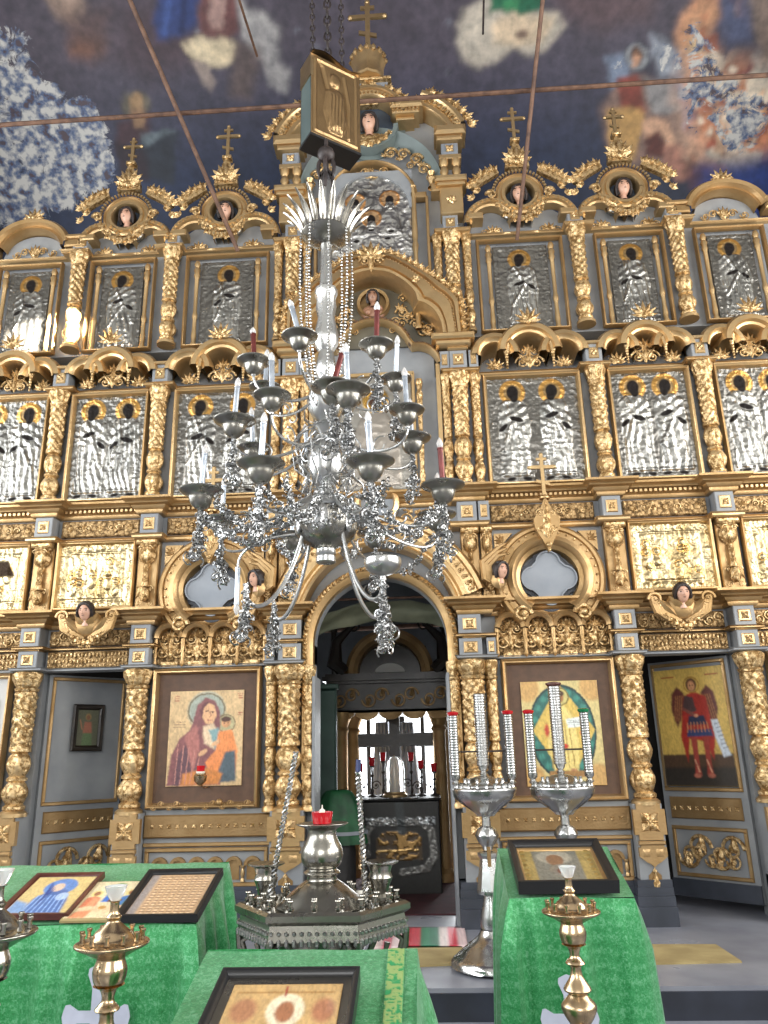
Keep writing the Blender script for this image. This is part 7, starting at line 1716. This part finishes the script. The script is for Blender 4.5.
# lower branches bending down to small bowls
for k in range(4):
    a = rad((48, 140, 230, -62)[k]); b = MB(); u = np.linspace(0, 1, 22); R, zp = .42, zK(584)-Z0
    P0, P1, P2, P3 = np.array([.10, zK(512)-Z0]), np.array([.20, zp-.20]), np.array([R+.02, zp-.22]), np.array([R, zp-.03])
    C_ = [(1-x)**3*P0+3*(1-x)**2*x*P1+3*(1-x)*x*x*P2+x**3*P3 for x in u]; b.tube([(0, -c[0], c[1]) for c in C_], .011, 8); o = put('lower_branch', b, 'silver', ch, (0, 0, 0), (0, 0, a))
    if k != 0: put('leaf_pendant', pend, None, o, (0, -R, zp-.03)); continue
    b = MB(); b.lathe([(.0, -.05), (.016, -.05), (.016, -.03), (.05, -.02), (.085, .01), (.09, .05), (.08, .05), (.04, .0), (0, -.01)], 24, sm=4); put('lamp_bowl', b, 'silver', o, (0, -R, zp)); put('leaf_pendant', pend, None, o, (0, -R, zp-.04), (0, 0, 1), None)
# upside-down candle below the left of the lower ring
p = at(238, 568, YK+.1)-np.array([XK, YK, Z0]); b = MB(); b.tube([tuple(x) for x in np.array([(p[0]*(.35+.65*math.sin(q)), p[1]*(.4+.6*q/1.57), p[2]+.16*math.cos(q)**.8) for q in np.linspace(0, 1.5, 14)])]+[tuple(p)], .008, 6); o = put('drooping_branch', b, 'silver', ch)
put('inverted_candle', cme['candle'], None, o, tuple(p), (PI, 0, 0)); put('light_bulb', bme, None, o, (p[0], p[1], p[2]-.2), (PI, 0, 0))
# garlands of silver leaves slung between body and lower pans
gl = None
for k in range(8):
    if gl is None:
        u = np.linspace(0, 1, 12); P_ = [(0, -(.12+.50*x), zK(500)-Z0+(zl-.06-(zK(500)-Z0))*x-.16*math.sin(PI*x)) for x in u]; gl = filigree(P_, .022, 120, 8, .0045).me('leaf_garland', 'fsilver')
    put('leaf_garland', gl, None, ch, (0, 0, 0), (0, 0, rad(22.5+45*k+12)))
gs = []
for (a, c) in ((22.5, 67.5), (-22.5, 22.5), (-67.5, -22.5), (112.5, 157.5)):
    A1, A2 = rad(a+3), rad(c+3); p = np.array([.64*math.sin(A1), -.64*math.cos(A1), zl-.10]); q = np.array([.64*math.sin(A2), -.64*math.cos(A2), zl-.10]); P_ = [p+(q-p)*x-np.array([0, 0, .17*math.sin(PI*x)]) for x in np.linspace(0, 1, 12)]
    put('outer_garland', filigree(P_, .02, 80, int(a+200)), 'fsilver', ch)
# filigree cage and curls round the vase
b = filigree([(0, 0, zK(500)-Z0), (0, 0, zK(410)-Z0)], .12, 46, 5, .0045)
for k in range(10):
    a = 2*PI*k/10; ca, sa = math.cos(a), math.sin(a)
    pts = [(r*ca, r*sa, zK(y)-Z0) for r, y in ((.05, 425), (.13, 432), (.19, 446), (.17, 468), (.10, 478), (.13, 492), (.17, 486))]; b.tube(pts, .005, 5)
put('filigree_cage', b, 'fsilver', ch)
# medallions on the ribbed bowl
b = MB()
for k in range(6):
    a = 2*PI*k/6+.5; b.at(0, 0, 0, rz=a); b.ball(pxr(29, 522), 0, zK(524)-Z0, .05, 10, 8, (.3, .8, 1.5))
b.clear(); put('bowl_medallions', b, 'fsilver', ch)
b = filigree([(.15*math.cos(a), .15*math.sin(a), zK(512)-Z0-.03*abs(math.sin(3*a))) for a in np.linspace(0, 2*PI, 40)], .02, 110, 6); put('bowl_garland', b, 'fsilver', ch)
# lantern box and chains
pc = at(311, 92, YK-.05); 
t = thing('hanging_box', 'tall narrow box with embossed brass face hung in the chandelier chains', 'box', (float(pc[0]), float(pc[1]), float(at(311, 132, YK-.05)[2])), (0, 0, rad(35)))
L_, D_, H_ = .36, .15, float(at(311, 53, YK-.05)[2]-at(311, 132, YK-.05)[2])
cv = Canvas(L_, H_, 80, 120, (0, 36, 0, 60), lin(156, 128, 92), .9)
cv.H += .006*fbm(cv.X*.12, cv.Y*.1, 3, 3); cv.poly([(11, 24), (17, 20), (24, 22), (26, 44), (22, 54), (13, 54), (9, 40)], None, 0, None, 1, .03, 4); cv.ell(17, 14, 4, 5, None, .01, None, 1, 0, .01); cv.poly([(5, 4), (9, 6), (13, 22), (10, 24)], None, 0, None, 1, -.015, 3); cv.line([(24, 8), (28, 30), (27, 54)], 1.2, None, .012); cv.line([(3, 3), (3, 57), (33, 57), (33, 3), (3, 3)], 1., None, .01)
for k in range(5): cv.line([(13+k*2.4, 28), (12+k*2.4, 52)], .7, None, .006)
put('embossed_face', cv.mesh('embossed_face', 'riza', .012), None, t, (L_/2, 0, 0))
b = MB(); b.box(0, .012, .0, D_, 0, H_); put('side_panel', b, 'tealpanel', t); b = MB(); b.box(L_-.012, L_, 0, D_, 0, H_); put('side_panel', b, 'tealpanel', t)
b = MB(); b.box(0, L_, D_-.01, D_, 0, H_); put('rear_panel', b, 'embrass', t); b = MB(); b.box(-.004, L_+.004, -.006, D_+.004, -.02, 0); put('bottom_plate', b, 'black', t)
b = MB(); u = np.linspace(0, 1, 20)[None, :]; v = np.linspace(0, 1, 2)[:, None]; P = np.stack([L_*u+0*v, -.02+(D_+.04)*v+0*u, H_+.03*np.sin(PI*u*2)+0*v], -1); b.grid(P[::-1]); P2 = P.copy(); P2[..., 2] += .015; b.grid(P2)
put('wavy_top', b, 'embrass', t)
b = MB(); b.box(-.006, .014, -.004, D_+.0, H_*.72, H_); put('brown_top_band', b, 'embrass', t)
def chain(p, q, r, label):
    p, q = np.array(p), np.array(q); b = MB(); L = np.linalg.norm(q-p); n = int(L/(r*5)); d = (q-p)/L; x = np.array([1., 0, 0]); y = np.cross(d, x); y /= np.linalg.norm(y); x = np.cross(y, d)
    for i in range(n):
        c = p+(q-p)*(i+.5)/n; w = x if i % 2 else y; a = np.linspace(0, 2*PI, 9)[:-1]; b.tube(c+np.outer(np.cos(a)*r*1.6, w)+np.outer(np.sin(a)*r*3.4, d), r*.55, 4, True)
    return tag(put('suspension_chain', b, 'chain'), label, 'chain', 'chains holding the chandelier')
for k, (px, lab) in enumerate(((313, 'leftmost of the three dark chains rising from the hanging box to the vault'), (328, 'middle, thickest dark chain rising from the hanging box to the vault'), (342, 'rightmost of the three dark chains rising from the hanging box to the vault'))):
    p = at(px, (60, 66, 74)[k], YK+.1); q = at(px-2, -60, YK+.1); chain(p, q, (.010, .014, .010)[k], lab)
print('f', len(bpy.data.objects))
# ================================================================ light
def area(name, loc, rot, sx, sy, power, col=(1, 1, 1)):
    l = bpy.data.lights.new(name, 'AREA'); l.shape = 'RECTANGLE'; l.size = sx; l.size_y = sy; l.energy = power; l.color = col
    o = bpy.data.objects.new(name, l); COL.objects.link(o); o.location = loc; o.rotation_euler = rot; return o
for k, (y0, y1, z0, z1) in enumerate(WL):
    area('window_daylight', (-XW+.05, (y0+y1)/2, (z0+z1)/2), (0, -PI/2, 0), z1-z0, y1-y0, 250, (.93, .97, 1))
    area('window_daylight', (XW-.05, (y0+y1)/2, (z0+z1)/2), (0, PI/2, 0), z1-z0, y1-y0, 250, (1, .98, .94))
area('window_daylight', (0, -11.3, 3.8), (PI/2, 0, 0), 3.2, 3.2, 300, (1, .99, .97))
area('sanctuary_daylight', ((wx0+wx1)/2, YW-.05, (wz0+wz1)/2), (-PI/2, 0, 0), wx1-wx0, wz1-wz0, 90, (.93, .97, 1))
w = bpy.data.worlds.new('daylight'); scene.world = w; w.use_nodes = True; w.node_tree.nodes['Background'].inputs[0].default_value = (.75, .85, 1, 1); w.node_tree.nodes['Background'].inputs[1].default_value = 1.2
# shaft of sun on the far left of the third storey
l = bpy.data.lights.new('sunbeam', 'SPOT'); l.energy = 700000; l.spot_size = rad(2.2); l.spot_blend = .35; l.shadow_soft_size = .03; l.color = (1, .93, .8)
o = bpy.data.objects.new('sunbeam', l); COL.objects.link(o); o.location = (6.0, -5.3, 6.0); tg = Vector(at(48, 332, 0)); o.rotation_euler = (tg-o.location).to_track_quat('-Z', 'Y').to_euler()
scene.view_settings.exposure = 0
